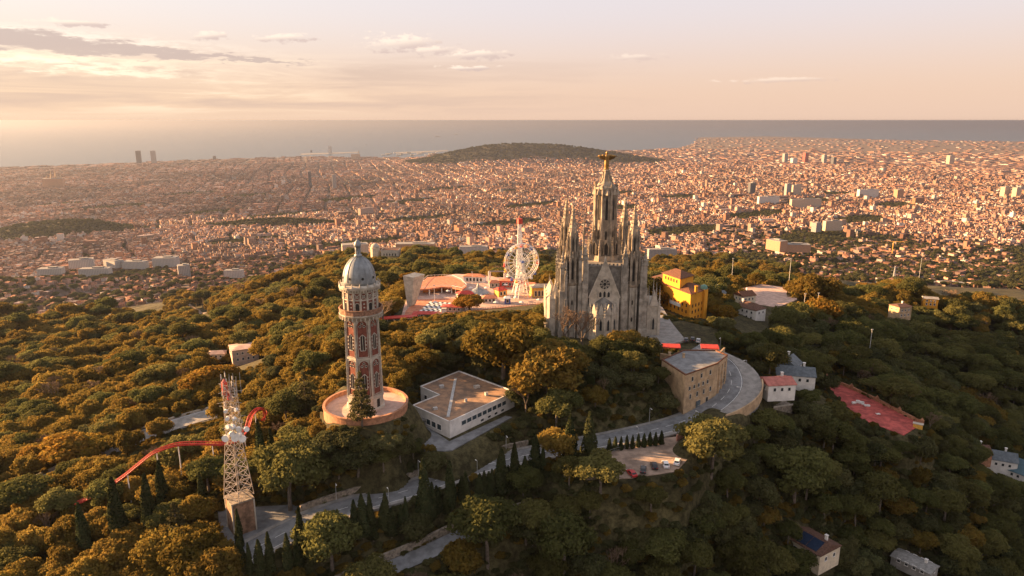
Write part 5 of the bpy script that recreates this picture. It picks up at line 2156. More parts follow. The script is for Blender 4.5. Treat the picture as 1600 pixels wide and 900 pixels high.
def hiproof(t, poly, z, rh, inset, m_, ov=.7, name='roof'):
    p = ccw(poly)
    c = sum(p, Vector((0, 0))) / len(p)
    o = [c + (q - c) * (1 + ov / (q - c).length) for q in p]
    e0, e1 = p[1] - p[0], p[2] - p[1]
    if e0.length > e1.length:
        m0, m1 = (p[3] + p[0]) / 2, (p[1] + p[2]) / 2
    else:
        m0, m1 = (p[0] + p[1]) / 2, (p[2] + p[3]) / 2
    r0, r1 = m0.lerp(m1, inset), m1.lerp(m0, inset)
    mb = MB()
    vs = [(q.x, q.y, z) for q in o] + [(r0.x, r0.y, z + rh), (r1.x, r1.y, z + rh)] + [(q.x, q.y, z - .25) for q in o]
    if e0.length > e1.length:
        fs = [(0, 1, 5, 4), (1, 2, 5), (2, 3, 4, 5), (3, 0, 4)]
    else:
        fs = [(0, 1, 4), (1, 2, 5, 4), (2, 3, 5), (3, 0, 4, 5)]
    fs += [(6 + i, 6 + (i + 1) % 4, (i + 1) % 4, i) for i in range(4)] + [(9, 8, 7, 6)]
    mb.add(vs, fs)
    return mb.obj(name, m_, t)


hiproof(yb, main, zy1 + .2, 2.6, .3, TILE)
d1, d2 = (a2 - a1), (a3 - a2)
tow = [a1 + d1 * .34 + d2 * .04, a1 + d1 * .74 + d2 * .04, a1 + d1 * .74 + d2 * .8, a1 + d1 * .34 + d2 * .8]
tow = [Vector((q.x, q.y)) for q in tow]
MB().prism([q - (q - tow[0]) * 0 for q in tow], zy1 - 3, zy2).obj('upper_storey', YELLOW, yb)
hiproof(yb, tow, zy2 + .2, 2.6, .35, TILE, .9)
for zz in (gz_ + 3.2, gz_ + 6.6, gz_ + 9.8):
    if zz + 2 < zy1:
        win_row(yb, main[0], main[1], zz, 11, 1.1, 1.7, YELLOW, GLASS, False, .03, .97)
        win_row(yb, main[1], main[2], zz, 5, 1.1, 1.7, YELLOW, GLASS, False, .06, .94)
win_row(yb, tow[0], tow[1], zy2 - 2.6, 5, 1.1, 1.6, YELLOW, GLASS)
ttc = a3 - d2 * .2 - d1 * .03
m = MB()
m.box(ttc.x, ttc.y - 1, gz_ - 2, 3.2, 3.2, zy1 + 2.5 - gz_, math.atan2(d2.y, d2.x))
m.obj('stair_turret', YELLOW, yb)
m = MB()
m.rings(ttc.x, ttc.y - 1, [(1.9, zy1 + .6), (1.9, zy1 + 1.0), (1.6, zy1 + 2.2), (.05, zy1 + 3.0)], 12)
m.obj('copper_dome', mat('green_copper', (.16, .30, .24), .7, .25, 1.0), yb)
m = MB()
q = a2 + d2 * .3
m.box(q.x, q.y, zy1 - 1, 1.2, 1.2, 4.2)
m.box(q.x, q.y, zy1 + 3.2, 1.5, 1.5, .3)
m.obj('chimney', YELLOW, yb)
sgn = MB()
q0, q1 = a1 + d1 * .55, a1 + d1 * .8
n_ = Vector((d1.y, -d1.x, 0)).normalized()
sgn.prism([q0 + n_ * .05, q1 + n_ * .05, q1 + n_ * .3, q0 + n_ * .3], gz_ + 8.6, gz_ + 10.4)
sgn.obj('white_panel', WSTEEL, yb)
# terrace wall beneath it
tw2 = [on(*q, 499) for q in ((1028, 512), (1050, 516), (1078, 522), (1102, 527), (1118, 510))]
tag(raised([Vector((q.x, q.y, 500)) for q in [on(*k_, 503) for k_ in ((1030, 488), (1052, 503), (1080, 508), (1104, 514), (1110, 498))]], -.5, .4, -6, 3.2, ).obj('terrace_wall', WALLSTONE), 'tall brown rubble terrace wall below the yellow building', 'wall')
for px_, py_, w, d_, z, h, rh, rz, wl, rf_, hip, lb in (
        (1170, 497, 15, 9, 490, 7, 2.6, 2.2, WHITE, TILE_D, .5, 'white house with a brown hipped roof among trees past the yellow building'),
        (1163, 472, 10, 8, 491, 5, 2.2, .4, CREAM, TILE, 0, 'small house with orange tiled roof in front of the sports ground'),
        (1120, 470, 9, 8, 492, 5, 3.4, 1.0, CREAM, SLATE, 0, 'steep dark roofed house beside the yellow building'),
        (1228, 523, 8, 6, 488, 3.5, 2.2, 2.0, CREAM, TILE, 0, 'small orange roofed hut alone among dark trees'),
        (1212, 612, 11, 9, 497, 4.6, 1.6, .12, WHITE, mat('rose_roof', (.42, .15, .12), .85, .25, .6), 0, 'white house with rose red roof just outside the road bend'),
        (1240, 596, 15, 10, 493, 4.5, 2.4, -.25, WHITE, SLATE, 0, 'long grey roofed house behind the rose red roof'),
        (1232, 584, 8, 8, 494, 5, 3.0, .9, WHITE, SLATE, 0, 'grey gabled house standing highest beside the road bend'),
        (1270, 868, 12, 11, 456, 5.5, 2.2, R(-58), CREAM, TILE_D, 0, 'cream house with brown roof and blue solar panels under dark pines'),
        (1520, 716, 12, 9, 440, 5, 2.4, -.15, BRICK_O, TILE_D, 0, 'orange walled house with brown tiled roof on the shaded slope'),
        (1552, 726, 17, 10, 437, 5, 2.8, -.45, WHITE, SLATE, 0, 'dark blue roofed house next to the orange walled house'),
        (1580, 744, 16, 14, 432, 6, 4.5, R(-58), WHITE, mat('teal_roof', (.07, .13, .16), .6, .2, .8), 0, 'white house with big blue gabled roof on the shaded slope'),
        (1428, 884, 13, 7, 445, 2.0, .7, R(-52), PAVE, mat('tin_roof', (.25, .245, .23), .7, .3, .8), 0, 'shed with pale corrugated metal roof under dark pines'),
        (1405, 494, 11, 9, 465, 8, 1.2, .3, OCHRE, TILE_D, .4, 'tall cream villa with flat crown above dark trees'),
        (1452, 477, 10, 7, 460, 6, 1.0, -.35, YELLOW, PAVE, 0, 'sunlit yellow house beyond the tall cream villa'),
        (340, 560, 10, 7, 456, 4, 1.2, .2, CREAM, PINKP, .3, 'small sunlit pavilion alone on the golden hillside'),
        (382, 560, 15, 13, 457, 8, .7, .5, mat('pale_pink_render', (.55, .40, .32), .85, .25, .4), PINKP, .6, 'pale pink square building among trees on the golden hillside'),
        (428, 640, 5, 5, 488, 4, 1.4, .5, WSTEEL, WSTEEL, .5, 'small white roofed kiosk beside the red coaster loop')):
    q = on(px_, py_, z)
    t = T('house', lb, 'house', q)
    ro, tr__ = gable(t, (q.x, q.y), w, d_, z, h, rh, rz, wl, rf_, hip)
    fr = WHITE
    for s, y in ((0, -d_ / 2), (1, d_ / 2)):
        p0, p1 = tr__(-w / 2, y, 0), tr__(w / 2, y, 0)
        if s:
            p0, p1 = p1, p0
        n = max(2, int(w / 3.2))
        win_row(t, p0, p1, z + h * .45 if h < 6 else z + h * .62, n, 1.0, 1.3, fr, GLASS)
        if h >= 6:
            win_row(t, p0, p1, z + h * .16, n, 1.0, 1.5, fr, GLASS)
    for s, x in ((0, w / 2), (1, -w / 2)):
        p0, p1 = tr__(x, -d_ / 2, 0), tr__(x, d_ / 2, 0)
        if s:
            p0, p1 = p1, p0
        win_row(t, p0, p1, z + h * .45 if h < 6 else z + h * .62, max(1, int(d_ / 4)), 1.0, 1.3, fr, GLASS)
    if rf_ not in (PAVE, PINKP, WSTEEL):
        m = MB()
        k_ = tr__(w * .25, d_ * .16, 0)
        m.box(k_[0], k_[1], z + h + rh * .3, .8, .8, rh * .7 + 1.1, rz)
        m.box(k_[0], k_[1], z + h + rh + 1.1, 1.1, 1.1, .2, rz)
        m.obj('chimney', WHITE, ro)
    if 'solar' in lb:
        m = MB()
        e = .12
        for i in range(2):
            x0, x1 = -3.8 + i * 4.1, .1 + i * 4.1
            q4 = [tr__(x, y, z + h + rh * (1 - abs(y) / (d_ / 2)) + .1 + e) for x, y in ((x0, -5.2), (x1, -5.2), (x1, -.8), (x0, -.8))]
            m.add(q4 + [(a, b_, c_ + .08) for a, b_, c_ in q4], [(3, 2, 1, 0), (4, 5, 6, 7), (0, 1, 5, 4), (1, 2, 6, 5), (2, 3, 7, 6), (3, 0, 4, 7)])
        m.obj('solar_panel', mat('solar_glass', (.02, .035, .07), .25, .2, 2.0, spec=.5), ro)
    CLEAR_RINGS.append((q.x, q.y, max(w, d_) * .55 + 2))
# wall and white loungers on the red terrace
rw_ = [on(*q, 478) for q in ((1291, 592), (1330, 608), (1370, 627), (1405, 645), (1440, 663))]
wall_thing('parapet_wall', 'ochre parapet wall along the far edge of the red terrace', [Vector((q.x, q.y, 478)) for q in rw_], -.35, .35, -3, 1.5, BRICK_O)
for i, q in enumerate(rw_):
    m = MB()
    m.box(q.x, q.y, 475, 1.2, 1.2, 5.0)
    m.rings(q.x, q.y, [(.75, 480), (.05, 480.9)], 4, math.pi / 4)
    tag(m.obj('wall_pier', BRICK_O), 'square ochre pier on the parapet wall of the red terrace', 'pier', 'piers along the red terrace wall')
eb = on(1434, 668, 478)
t = T('end_wall', 'sunny yellow buttress closing the outer end of the red terrace', 'wall', (eb.x, eb.y, 470))
MB().box(eb.x, eb.y, 470, 3.4, 1.6, 9.6, -.6).obj('wall', GOLDP, t)
MB().box(eb.x, eb.y, 479.603, 3.8, 2.0, .3, -.6).obj('coping', STONE_L, t)
for px_, py_, s, lb in ((1340, 630, 1.5, 'pile of white rubble left on the red terrace'), (1354, 634, .9, 'smaller white heap beside the pile on the red terrace'), (1372, 647, .6, 'lone white block near the edge of the red terrace')):
    q = on(px_, py_, 478.1)
    m = MB()
    for j in range(9):
        m.box(q.x + random.uniform(-1.4, 1.4) * s, q.y + random.uniform(-.7, .7) * s, 478.1, random.uniform(.5, 1.5) * s, random.uniform(.4, .9) * s, random.uniform(.2, .7) * s, random.uniform(0, 3))
    tag(m.obj('rubble_pile', WHITE), lb, 'rubble')
# low ruins and steps below the rose roofed house
for px_, py_, w, d_, h, rz, mt, lb in ((1218, 640, 9, 4, 2.2, .3, WALLSTONE, 'low rubble wall with arch below the rose roofed house'), (1228, 652, 7, 4, 1.2, .4, REDP, 'red floored garden terrace below the rose roofed house'),
                                       (1262, 650, 13, 1.2, 2.4, -.25, CREAM, 'long cream garden wall beside the red garden terrace'), (1240, 665, 6, 5, 1.0, .2, REDP, 'lowest small red terrace among the trees')):
    q = on(px_, py_, 490)
    z = h1(q.x, q.y)
    q = on(px_, py_, z)
    t = T('garden_terrace', lb, 'terrace', q)
    m = MB()
    m.box(q.x, q.y, z - 3, w, d_, h + 3, rz)
    m.obj('wall', WALLSTONE if mt is REDP else mt, t)
    MB().box(q.x, q.y, z + h + .003, w - .5, d_ - .5, .15, rz).obj('floor', mt, t)
    m = MB()
    for s in (-1, 1):
        m.box(q.x - s * math.sin(rz) * (d_ / 2), q.y + s * math.cos(rz) * (d_ / 2), z + h, w, .25, .6, rz)
    m.obj('parapet', STONE_L, t)
    CLEAR_RINGS.append((q.x, q.y, max(w, d_) * .5 + 1))

# ------------------------------------------------------------------ observatory
oq = on(590, 398, 421)
ob = T('observatory', 'pale observatory with a white dome on the wooded spur', 'observatory', oq)
m = MB()
m.rings(oq.x - 3, oq.y, [(6.4, 410), (6.4, 430), (7, 430.2), (7, 431)], 16)
m.obj('drum', CREAM, ob)
m = MB()
m.rings(oq.x - 3, oq.y, [(6.0 * math.cos(t), 431 + 6.0 * math.sin(t)) for t in [math.pi / 2 * q / 8 * .985 for q in range(9)]], 24)
m.obj('dome', STONE_L, ob, True)
flat_block(ob, [(oq.x + 6, oq.y - 8), (oq.x + 30, oq.y - 8), (oq.x + 30, oq.y + 10), (oq.x + 6, oq.y + 10)], 408, 428, STONE_L, TILE, .8)
win_row(ob, (oq.x + 6, oq.y - 8), (oq.x + 30, oq.y - 8), 421, 5, 1.6, 3.4, CREAM, GLASS, True)
CLEAR_RINGS.append((oq.x + 6, oq.y - 8, 24))

# ------------------------------------------------------------------ amusement park
Z = 499.05
fw0 = at(816, 466, 392)
YW = 392
cz_ = zat(409, YW)
cx_ = at(815, 409, YW).x
RWH = 10.6
fwh = T('ferris_wheel', 'white ferris wheel with coloured gondolas on a lattice frame', 'ferris wheel', (cx_, YW, Z))
YAW = R(24)


def wp(a, r_, off=0.0):
    x, z = r_ * math.cos(a), r_ * math.sin(a)
    return Vector((cx_ + x * math.cos(YAW) - off * math.sin(YAW), YW + x * math.sin(YAW) + off * math.cos(YAW), cz_ + z))


m = MB()
for off in (-.9, .9):
    for r_, th in ((RWH, .24), (RWH * .8, .17), (RWH * .45, .14)):
        m.path([wp(2 * math.pi * i / 40, r_, off) for i in range(41)], th, 5)
for i in range(40):
    a = 2 * math.pi * i / 40
    m.tube(wp(a, RWH, -.9), wp(a + .157, RWH * .8, -.9), .07, None, 4)
    m.tube(wp(a, RWH, .9), wp(a + .157, RWH * .8, .9), .07, None, 4)
m.obj('rim', WSTEEL, fwh)
m = MB()
for i in range(20):
    a = 2 * math.pi * i / 20
    for off in (-.9, .9):
        m.tube(wp(a, .6, off * 1.3), wp(a, RWH, off), .14, None, 4)
m.obj('spoke', WSTEEL, fwh)
m = MB()
m.tube(wp(0, 0, -2.4), wp(0, 0, 2.4), .7, None, 12)
m.obj('hub', BLUEP, fwh)
m = MB()
for off in (-2.3, 2.3):
    for s in (-1, 1):
        for w_ in (.55, .3):
            foot = wp(0, 0, off) + Vector((s * 6.5 * w_ * 1.6 * math.cos(YAW), s * 6.5 * w_ * math.sin(YAW), Z - cz_))
            m.tube(foot, wp(0, 0, off), .24, .2, 5)
    for j in range(1, 9):
        t = j / 9
        h_ = Z + (cz_ - Z) * t
        w_ = 5.6 * (1 - t)
        a_ = wp(0, 0, off) + Vector((-w_ * math.cos(YAW), -w_ * math.sin(YAW), h_ - cz_))
        b2 = wp(0, 0, off) + Vector((w_ * math.cos(YAW), w_ * math.sin(YAW), h_ - cz_))
        m.tube(a_, b2, .11, None, 4)
        t2 = (j + 1) / 9
        w2_ = 5.6 * (1 - min(t2, 1))
        m.tube(a_, wp(0, 0, off) + Vector((w2_ * math.cos(YAW), w2_ * math.sin(YAW), Z + (cz_ - Z) * min(t2, 1) - cz_)), .1, None, 4)
        m.tube(b2, wp(0, 0, off) + Vector((-w2_ * math.cos(YAW), -w2_ * math.sin(YAW), Z + (cz_ - Z) * min(t2, 1) - cz_)), .1, None, 4)
m.obj('support_frame', WSTEEL, fwh)
GC = [REDS, GOLDP, WSTEEL, BLUEP, mat('orange_paint', (.7, .25, .03), .5, .2, 1.0)]
for i in range(20):
    p = wp(2 * math.pi * i / 20, RWH)
    m = MB()
    m.rings(p.x, p.y, [(.1, p.z - .2), (.95, p.z - .5), (.95, p.z - .6)], 10)
    m.rings(p.x, p.y, [(.75, p.z - 2.2), (.95, p.z - 1.9), (.95, p.z - 1.35), (.85, p.z - 1.3)], 10)
    m.tube(p, p - Vector((0, 0, 1.8)), .07, None, 4)
    m.obj('gondola', GC[i % 5], fwh)
sp0 = at(812, 400, 404)
spz = zat(349, 404)
lt = T('lattice_tower', 'slim white lattice tower with a red cube on top behind the ferris wheel', 'tower', (sp0.x, 404, Z))
m = MB()
lattice(m, sp0.x, 404, Z, spz, 3.2, 1.0, 16, .19)
m.obj('lattice_frame', WSTEEL, lt)
m = MB()
m.box(sp0.x, 404, spz - .2, 2.6, 2.6, 3.0, .4)
m.box(sp0.x, 404, spz + 2.8, .3, .3, 1.6)
m.obj('red_cabin', REDS, lt)

# slanted white pylon
t = T('slanted_wall', 'tall white concrete slab wall widening upwards at the edge of the park', 'wall', on(642, 478, Z))
Yp = 372
q = [at(629.5, 431, Yp), at(646, 434, Yp), at(643.5, 477, Yp), at(637, 482, Yp)]
m = MB()
dvec = Vector((5.2, 9, 0))
m.add([q[0], q[3], q[2], q[1]] + [p + dvec * (1.0 if i in (0, 3) else .35) for i, p in enumerate((q[0], q[3], q[2], q[1]))],
      [(0, 1, 2, 3), (7, 6, 5, 4), (1, 0, 4, 5), (2, 1, 5, 6), (3, 2, 6, 7), (0, 3, 7, 4)])
m.obj('wall', STONE_L, t)
# red roofed arcade
arc = T('arcade_building', 'long arcade building with a curved red roof terrace in the amusement park', 'building', on(690, 462, Z))
zd_ = zat(450, 400)
deck = [Vector(on(a, b_, zd_)[:2]) for a, b_ in ((651, 452), (660, 440), (668, 433), (690, 431.5), (706, 432), (720, 438), (729, 447), (722, 452), (706, 449), (690, 448), (670, 451))]
MB().prism(deck, zd_ - .8, zd_).obj('roof', TERRA, arc)
dc = sum(deck, Vector((0, 0))) / len(deck)
MB().prism([dc + (p - dc) * .82 + Vector((0, 5)) for p in deck], Z - 2, zd_ - .85).obj('wall', mat('orange_render', (.6, .28, .1), .85, .3, .4), arc)
for i, p in enumerate(deck[7:] + deck[:2]):
    p = dc + (p - dc) * .97
    MB().tube((p.x, p.y, Z), (p.x, p.y, zd_ - .7), .35, .35, 8).obj('post', WHITE, arc)
m = MB()
for a, b_ in zip(deck, deck[1:] + deck[:1]):
    m.tube((a.x, a.y, zd_ + 1.1), (b_.x, b_.y, zd_ + 1.1), .1, None, 4)
    for j in range(4):
        k_ = a.lerp(b_, j / 4)
        m.tube((k_.x, k_.y, zd_), (k_.x, k_.y, zd_ + 1.1), .08, None, 4)
m.obj('railing', WSTEEL, arc)
# chequered floor, red decks, steps
m = MB()
c00, c10, c01, c11 = [on(a, b_, Z + .1) for a, b_ in ((655, 486), (690, 487), (672, 471), (705, 473))]
nx_, ny_ = 9, 7
cm = [MB(), MB()]
for i in range(nx_):
    for j in range(ny_):
        def cp(u, v):
            return c00.lerp(c10, u).lerp(c01.lerp(c11, u), v)
        cm[(i + j) % 2].add([cp(i / nx_, j / ny_), cp((i + 1) / nx_, j / ny_), cp((i + 1) / nx_, (j + 1) / ny_), cp(i / nx_, (j + 1) / ny_)], [(0, 1, 2, 3)])
mm_ = MB()
for f_, mi in ((cm[0], 0), (cm[1], 1)):
    mm_.add(f_.v, f_.f, mi)
structure(mm_.obj('chequered_floor', [WSTEEL, BLACKP]), 'black and white chequered floor in the park')
structure(MB().prism(pxpoly([(626, 512), (634, 486), (650, 468), (712, 466), (722, 480), (712, 502), (660, 504)], Z), Z - 3, Z + .06).obj('red_floor', TERRA), 'terracotta painted floor of the park')
ca = on(747, 460, Z)
cr = T('carousel', 'round carousel with a grey conical roof in the park', 'carousel', ca)
rc_ = 6.4
zc_ = zat(457, ca.y)
MB().rings(ca.x, ca.y, [(rc_, zc_ - .6), (rc_ + .2, zc_), (rc_ * .45, zc_ + 2.0), (.9, zc_ + 3.2), (.7, zc_ + 4.4), (.1, zc_ + 6.0)], 20).obj('roof', ZINC, cr)
MB().rings(ca.x, ca.y, [(rc_ - .6, Z), (rc_ - .6, Z + .5)], 20).obj('platform', GOLDP, cr)
MB().rings(ca.x, ca.y, [(1.4, Z + .5), (1.4, zc_)], 12).obj('core', WHITE, cr)
for i in range(10):
    a = i * .628
    MB().tube((ca.x + (rc_ - 1) * math.cos(a), ca.y + (rc_ - 1) * math.sin(a), Z + .5), (ca.x + (rc_ - 1) * math.cos(a), ca.y + (rc_ - 1) * math.sin(a), zc_ - .3), .14, None, 6).obj('post', GOLDP, cr)
# long red awning of the ride, and the round platform on a column
pa, pb = on(592, 497, 503), on(652, 493, 503)
t = T('red_canopy', 'long bright red flat canopy leading from the brick tower to the park', 'canopy', (pa.x, pa.y, 498))
d = (pb - pa).normalized()
nn_ = Vector((d.y, -d.x, 0))
MB().prism([pa - nn_ * 2.2, pb - nn_ * 2.2, pb + nn_ * 2.2, pa + nn_ * 2.2], 502.6, 503.1).obj('roof', REDS, t)
for i in range(6):
    for s in (-1, 1):
        k_ = pa.lerp(pb, (i + .3) / 6) + nn_ * 1.8 * s
        MB().tube((k_.x, k_.y, 494), (k_.x, k_.y, 502.6), .12).obj('post', WSTEEL, t)
pq = on(533, 522, 500)
t = T('round_platform', 'round raised viewing platform on a thick column behind the brick tower', 'platform', (pq.x, pq.y, 490))
MB().rings(pq.x, pq.y, [(1.8, 485), (1.6, 497), (5.5, 499.4), (7.4, 499.6), (7.4, 500)], 24).obj('column', PAVE, t)
m = MB()
m.rings(pq.x, pq.y, [(7.4, 500), (7.5, 501.1), (7.2, 501.1), (7.1, 500.05)], 24, caps=False)
m.obj('parapet', STONE_L, t)
m = MB()
for j in range(6):
    m.box(pq.x - 3 + j * 1.2, pq.y, 500.05, .8, 6, .5)
m.obj('skylight', WSTEEL, t)
# retaining walls and railings along the park edge
ed = [on(*q_, Z) for q_ in ((700, 492), (724, 489), (770, 483), (820, 478), (868, 474))]
wall_thing('retaining_wall', 'red topped retaining wall along the front of the amusement park', [Vector((q_.x, q_.y, Z)) for q_ in ed], -.4, .4, -6, .5, TERRA)
m = MB()
for a, b_ in zip(ed[:-1], ed[1:]):
    for hh in (.9, 1.5):
        m.tube(a + Vector((0, 0, hh)), b_ + Vector((0, 0, hh)), .09, None, 4)
    for j in range(12):
        k_ = a.lerp(b_, j / 12)
        m.tube(k_, k_ + Vector((0, 0, 1.6)), .1, None, 4)
tag(m.obj('railing', DSTEEL), 'dark railing along the front edge of the amusement park', 'railing')
wq = on(694, 492, Z)
t = T('gate_pillar', 'short white square pillar at the corner of the park railing', 'pillar', wq)
MB().box(wq.x, wq.y, Z - 5, 2.2, 2.2, 8.4).obj('shaft', WHITE, t)
MB().box(wq.x, wq.y, Z + 3.403, 2.6, 2.6, .3).obj('cap', STONE_L, t)
for px_, py_, w, d_, h, rh, wl, rf_, rz, lb in ((793, 474, 3.4, 3, 3.4, .9, BLUEP, WSTEEL, 0, 'small blue ticket booth beside the ferris wheel'), (772, 449, 6, 4, 3.5, 1.2, DSTEEL, TERRA, .2, 'dark kiosk with red roof beyond the carousel'),
                                             (846, 462, 13, 8, 6, 1.2, GOLDP, PAVE, .15, 'golden pavilion with pale pillars between wheel and church'), (863, 470, 3, 3, 4.5, .8, WHITE, WHITE, .1, 'narrow white kiosk beside the church chapel'),
                                             (800, 447, 16, 6, 4, .8, REDS, TERRA, -.05, 'low red ride building behind the ferris wheel'), (627, 468, 8, 7, 3.5, 1.6, CREAM, TILE, .4, 'little cream house beside the slanted white wall')):
    z = Z if px_ > 640 else 494
    q_ = on(px_, py_, z)
    t = T('kiosk', lb, 'kiosk', q_)
    _o, tr__ = gable(t, (q_.x, q_.y), w, d_, z, h, rh, rz, wl, rf_, .4)
    win_row(t, tr__(-w / 2, -d_ / 2, 0), tr__(w / 2, -d_ / 2, 0), z + .9, max(1, int(w / 2.6)), 1.3, h * .5, WHITE, GLASS)
for px_, py_, w, d_, h, rh, wl, rf_, rz, lb in ((727, 466, 9, 6, 3.2, 1.4, CREAM, REDS, .3, 'cream kiosk with bright red roof left of the carousel'), (765, 472, 8, 5, 3, 1.2, WHITE, TERRA, .1, 'white kiosk with orange roof in front of the carousel'),
                                               (708, 486, 12, 5, 3, .8, DSTEEL, REDP, -.1, 'dark low pavilion with dull red roof beside the gate pillar'), (782, 462, 6, 5, 4, 1.4, GOLDP, REDS, .6, 'gold walled kiosk with red roof left of the wheel'),
                                               (830, 455, 9, 6, 4, 1.6, CREAM, TERRA, -.3, 'cream pavilion with orange roof right of the wheel legs'), (742, 440, 14, 5, 4, 1.2, WHITE, TERRA, -.15, 'long white pavilion with orange roof at the back of the park'),
                                               (664, 496, 12, 5, 2.6, .8, DSTEEL, REDS, -.05, 'low red roofed shelter at the front corner of the park'), (690, 500, 6, 4, 2.6, .9, CREAM, TERRA, .2, 'tiny cream hut with orange roof below the chequered floor')):
    q_ = on(px_, py_, Z)
    t = T('kiosk', lb, 'kiosk', q_)
    _o, tr__ = gable(t, (q_.x, q_.y), w, d_, Z, h, rh, rz, wl, rf_, .5)
    win_row(t, tr__(-w / 2, -d_ / 2, 0), tr__(w / 2, -d_ / 2, 0), Z + .9, max(1, int(w / 2.6)), 1.3, h * .5, WHITE, GLASS)
for i, (px_, py_) in enumerate(((735, 455), (752, 468), (775, 478), (806, 470), (842, 474), (700, 460), (720, 474), (680, 478), (790, 450), (815, 478), (760, 455), (850, 455))):
    q_ = on(px_, py_, Z)
    t = T('parasol', 'small pale parasol on the pink paving of the amusement park', 'parasol', q_, group='parasols in the amusement park')
    MB().tube(q_, q_ + Vector((0, 0, 2.4)), .05, None, 5).obj('pole', DSTEEL, t)
    MB().rings(q_.x, q_.y, [(1.5, q_.z + 2.1), (1.45, q_.z + 2.2), (.05, q_.z + 2.9)], 8).obj('canopy', [WHITE, REDS, CREAM][0], t)
ga, gb_ = at(765, 447, 425), at(789, 444, 425)
t = T('ride_gantry', 'white gantry frame of a ride behind the carousel', 'ride', (ga.x, 425, Z))
zt_ = zat(424, 425)
for q_ in (ga, gb_):
    m = MB()
    lattice(m, q_.x, 425, Z, zt_, .9, .9, 7, .1)
    m.obj('leg', WSTEEL, t)
MB().tube((ga.x, 425, zt_), (gb_.x, 425, zt_), .5, None, 6).obj('beam', DSTEEL, t)
for i, (px_, py_, hh) in enumerate(((679, 470, 9), (712, 470, 9), (738, 445, 8), (1142, 452, 22), (1232, 448, 20), (1254, 500, 16), (1275, 498, 16), (1357, 560, 16), (1433, 455, 30))):
    z = Z if px_ < 800 else h1(on(px_, py_, 488).x, on(px_, py_, 488).y)
    q_ = on(px_, py_, z)
    t = T('flood_light', ['tall white lighting mast standing in the amusement park', 'tall white lighting mast rising from the trees on the far slope'][px_ > 800], 'lighting mast', q_, group=['lighting masts in the park', 'lighting masts in the woods'][px_ > 800])
    MB().tube(q_, q_ + Vector((0, 0, hh)), .14, .08, 6).obj('pole', WSTEEL, t)
    MB().box(q_.x, q_.y - .2, q_.z + hh, 1.1, .3, .45).obj('lamp_head', METAL, t)

# ------------------------------------------------------------------ the city
CITY = tone_mat('city_walls', .9, .004, .3, True)
PAL = np.array([(.55, .36, .25), (.60, .43, .30), (.48, .28, .18), (.62, .48, .36), (.42, .29, .22), (.64, .53, .42), (.50, .33, .23), (.36, .27, .22), (.58, .35, .20)])
ROOFP = np.array([(.50, .26, .16), (.42, .25, .17), (.48, .32, .23), (.42, .37, .34), (.30, .22, .19), (.52, .23, .13), (.34, .30, .28), (.50, .45, .41), (.28, .25, .24)])
GREEN = [((-800 + 300), 0)]


def boxes(x, y, z, w, d, h, rot, wall, roof, ridge=None):
    """many boxes at once; ridge > 0 gives a pitched roof"""
    n = len(x)
    c, s = np.cos(rot), np.sin(rot)
    V = np.zeros((n, 14, 3))
    sg = np.array([(-1, -1), (1, -1), (1, 1), (-1, 1)])
    for q in range(4):
        lx, ly = sg[q, 0] * w / 2, sg[q, 1] * d / 2
        gx, gy = x + lx * c - ly * s, y + lx * s + ly * c
        for o_, zz in ((0, z - 4), (4, z + h), (8, z + h)):
            V[:, o_ + q] = np.stack([gx, gy, zz + 0 * gx], 1)
    rd = np.zeros(n) if ridge is None else ridge
    for q, sx in ((12, -1), (13, 1)):
        lx = sx * w / 2 * .55
        V[:, q] = np.stack([x + lx * c, y + lx * s, z + h + rd], 1)
    F = np.array([(0, 1, 5, 4), (1, 2, 6, 5), (2, 3, 7, 6), (3, 0, 4, 7), (8, 9, 13, 12), (10, 11, 12, 13), (9, 10, 13, 13), (11, 8, 12, 12)])
    f = (F[None] + (np.arange(n) * 14)[:, None, None]).reshape(-1, 4)
    col = np.zeros((n, 14, 3))
    col[:, :8] = wall[:, None]
    col[:, 8:] = roof[:, None]
    return V.reshape(-1, 3), f, col.reshape(-1, 3)


def city_points():
    th = R(16.5)
    out = []
    for r0, r1, st, nb in ((1350, 2700, 19, 7), (2700, 4200, 20, 7), (4200, 6600, 25, 6), (6600, 10500, 35, 5), (10500, 25000, 80, 5)):
        m = int(r1 * 1.35 / st)
        gx, gy = np.meshgrid(np.arange(-m, m + 1), np.arange(0, int(r1 * 1.25 / st)))
        gx, gy = gx.ravel(), gy.ravel()
        street = (gx % nb == 0) | (gy % nb == 0)
        frac = .26 if nb > 3 else .36
        px_ = (gx + np.where(gx % nb == 0, .5, 0) * 0) * st
        py_ = gy * st
        x = px_ * math.cos(th) - py_ * math.sin(th)
        y = px_ * math.sin(th) + py_ * math.cos(th)
        keep = ~(((gx % nb == 0) & (rng.random(len(gx)) < (.8 if r0 < 2000 else .9 if r0 < 4000 else 1))) | ((gy % nb == 0) & (rng.random(len(gx)) < .6)))
        wx = (1 if r0 < 2000 else .4 if r0 < 4000 else .15) * 90 * np.sin(y / 610 + x / 900) + (1 if r0 < 4000 else .1) * 45 * np.sin(y / 233 - x / 310)
        wy = 80 * np.sin(x / 540 - y / 800) + 40 * np.sin(x / 210 + y / 270)
        x, y = x + wx, y + wy
        d = np.hypot(x, y)
        X_, Y_, _ = pix(x, y, np.zeros(len(x)))
        keep &= (d >= r0) & (d < r1) & (y > 200) & (X_ > -260) & (X_ < 1860) & inside(SHORE, x, y)
        x, y, d = x[keep], y[keep], d[keep]
        out.append(np.stack([x, y, d, np.full(len(x), float(st)), np.full(len(x), th)], 1))
    return np.vstack(out)


P_ = city_points()
x, y, d, st_a, th = P_.T
z = H(x, y)
px, py, dep = pix(x, y, z)
near = d < 2700
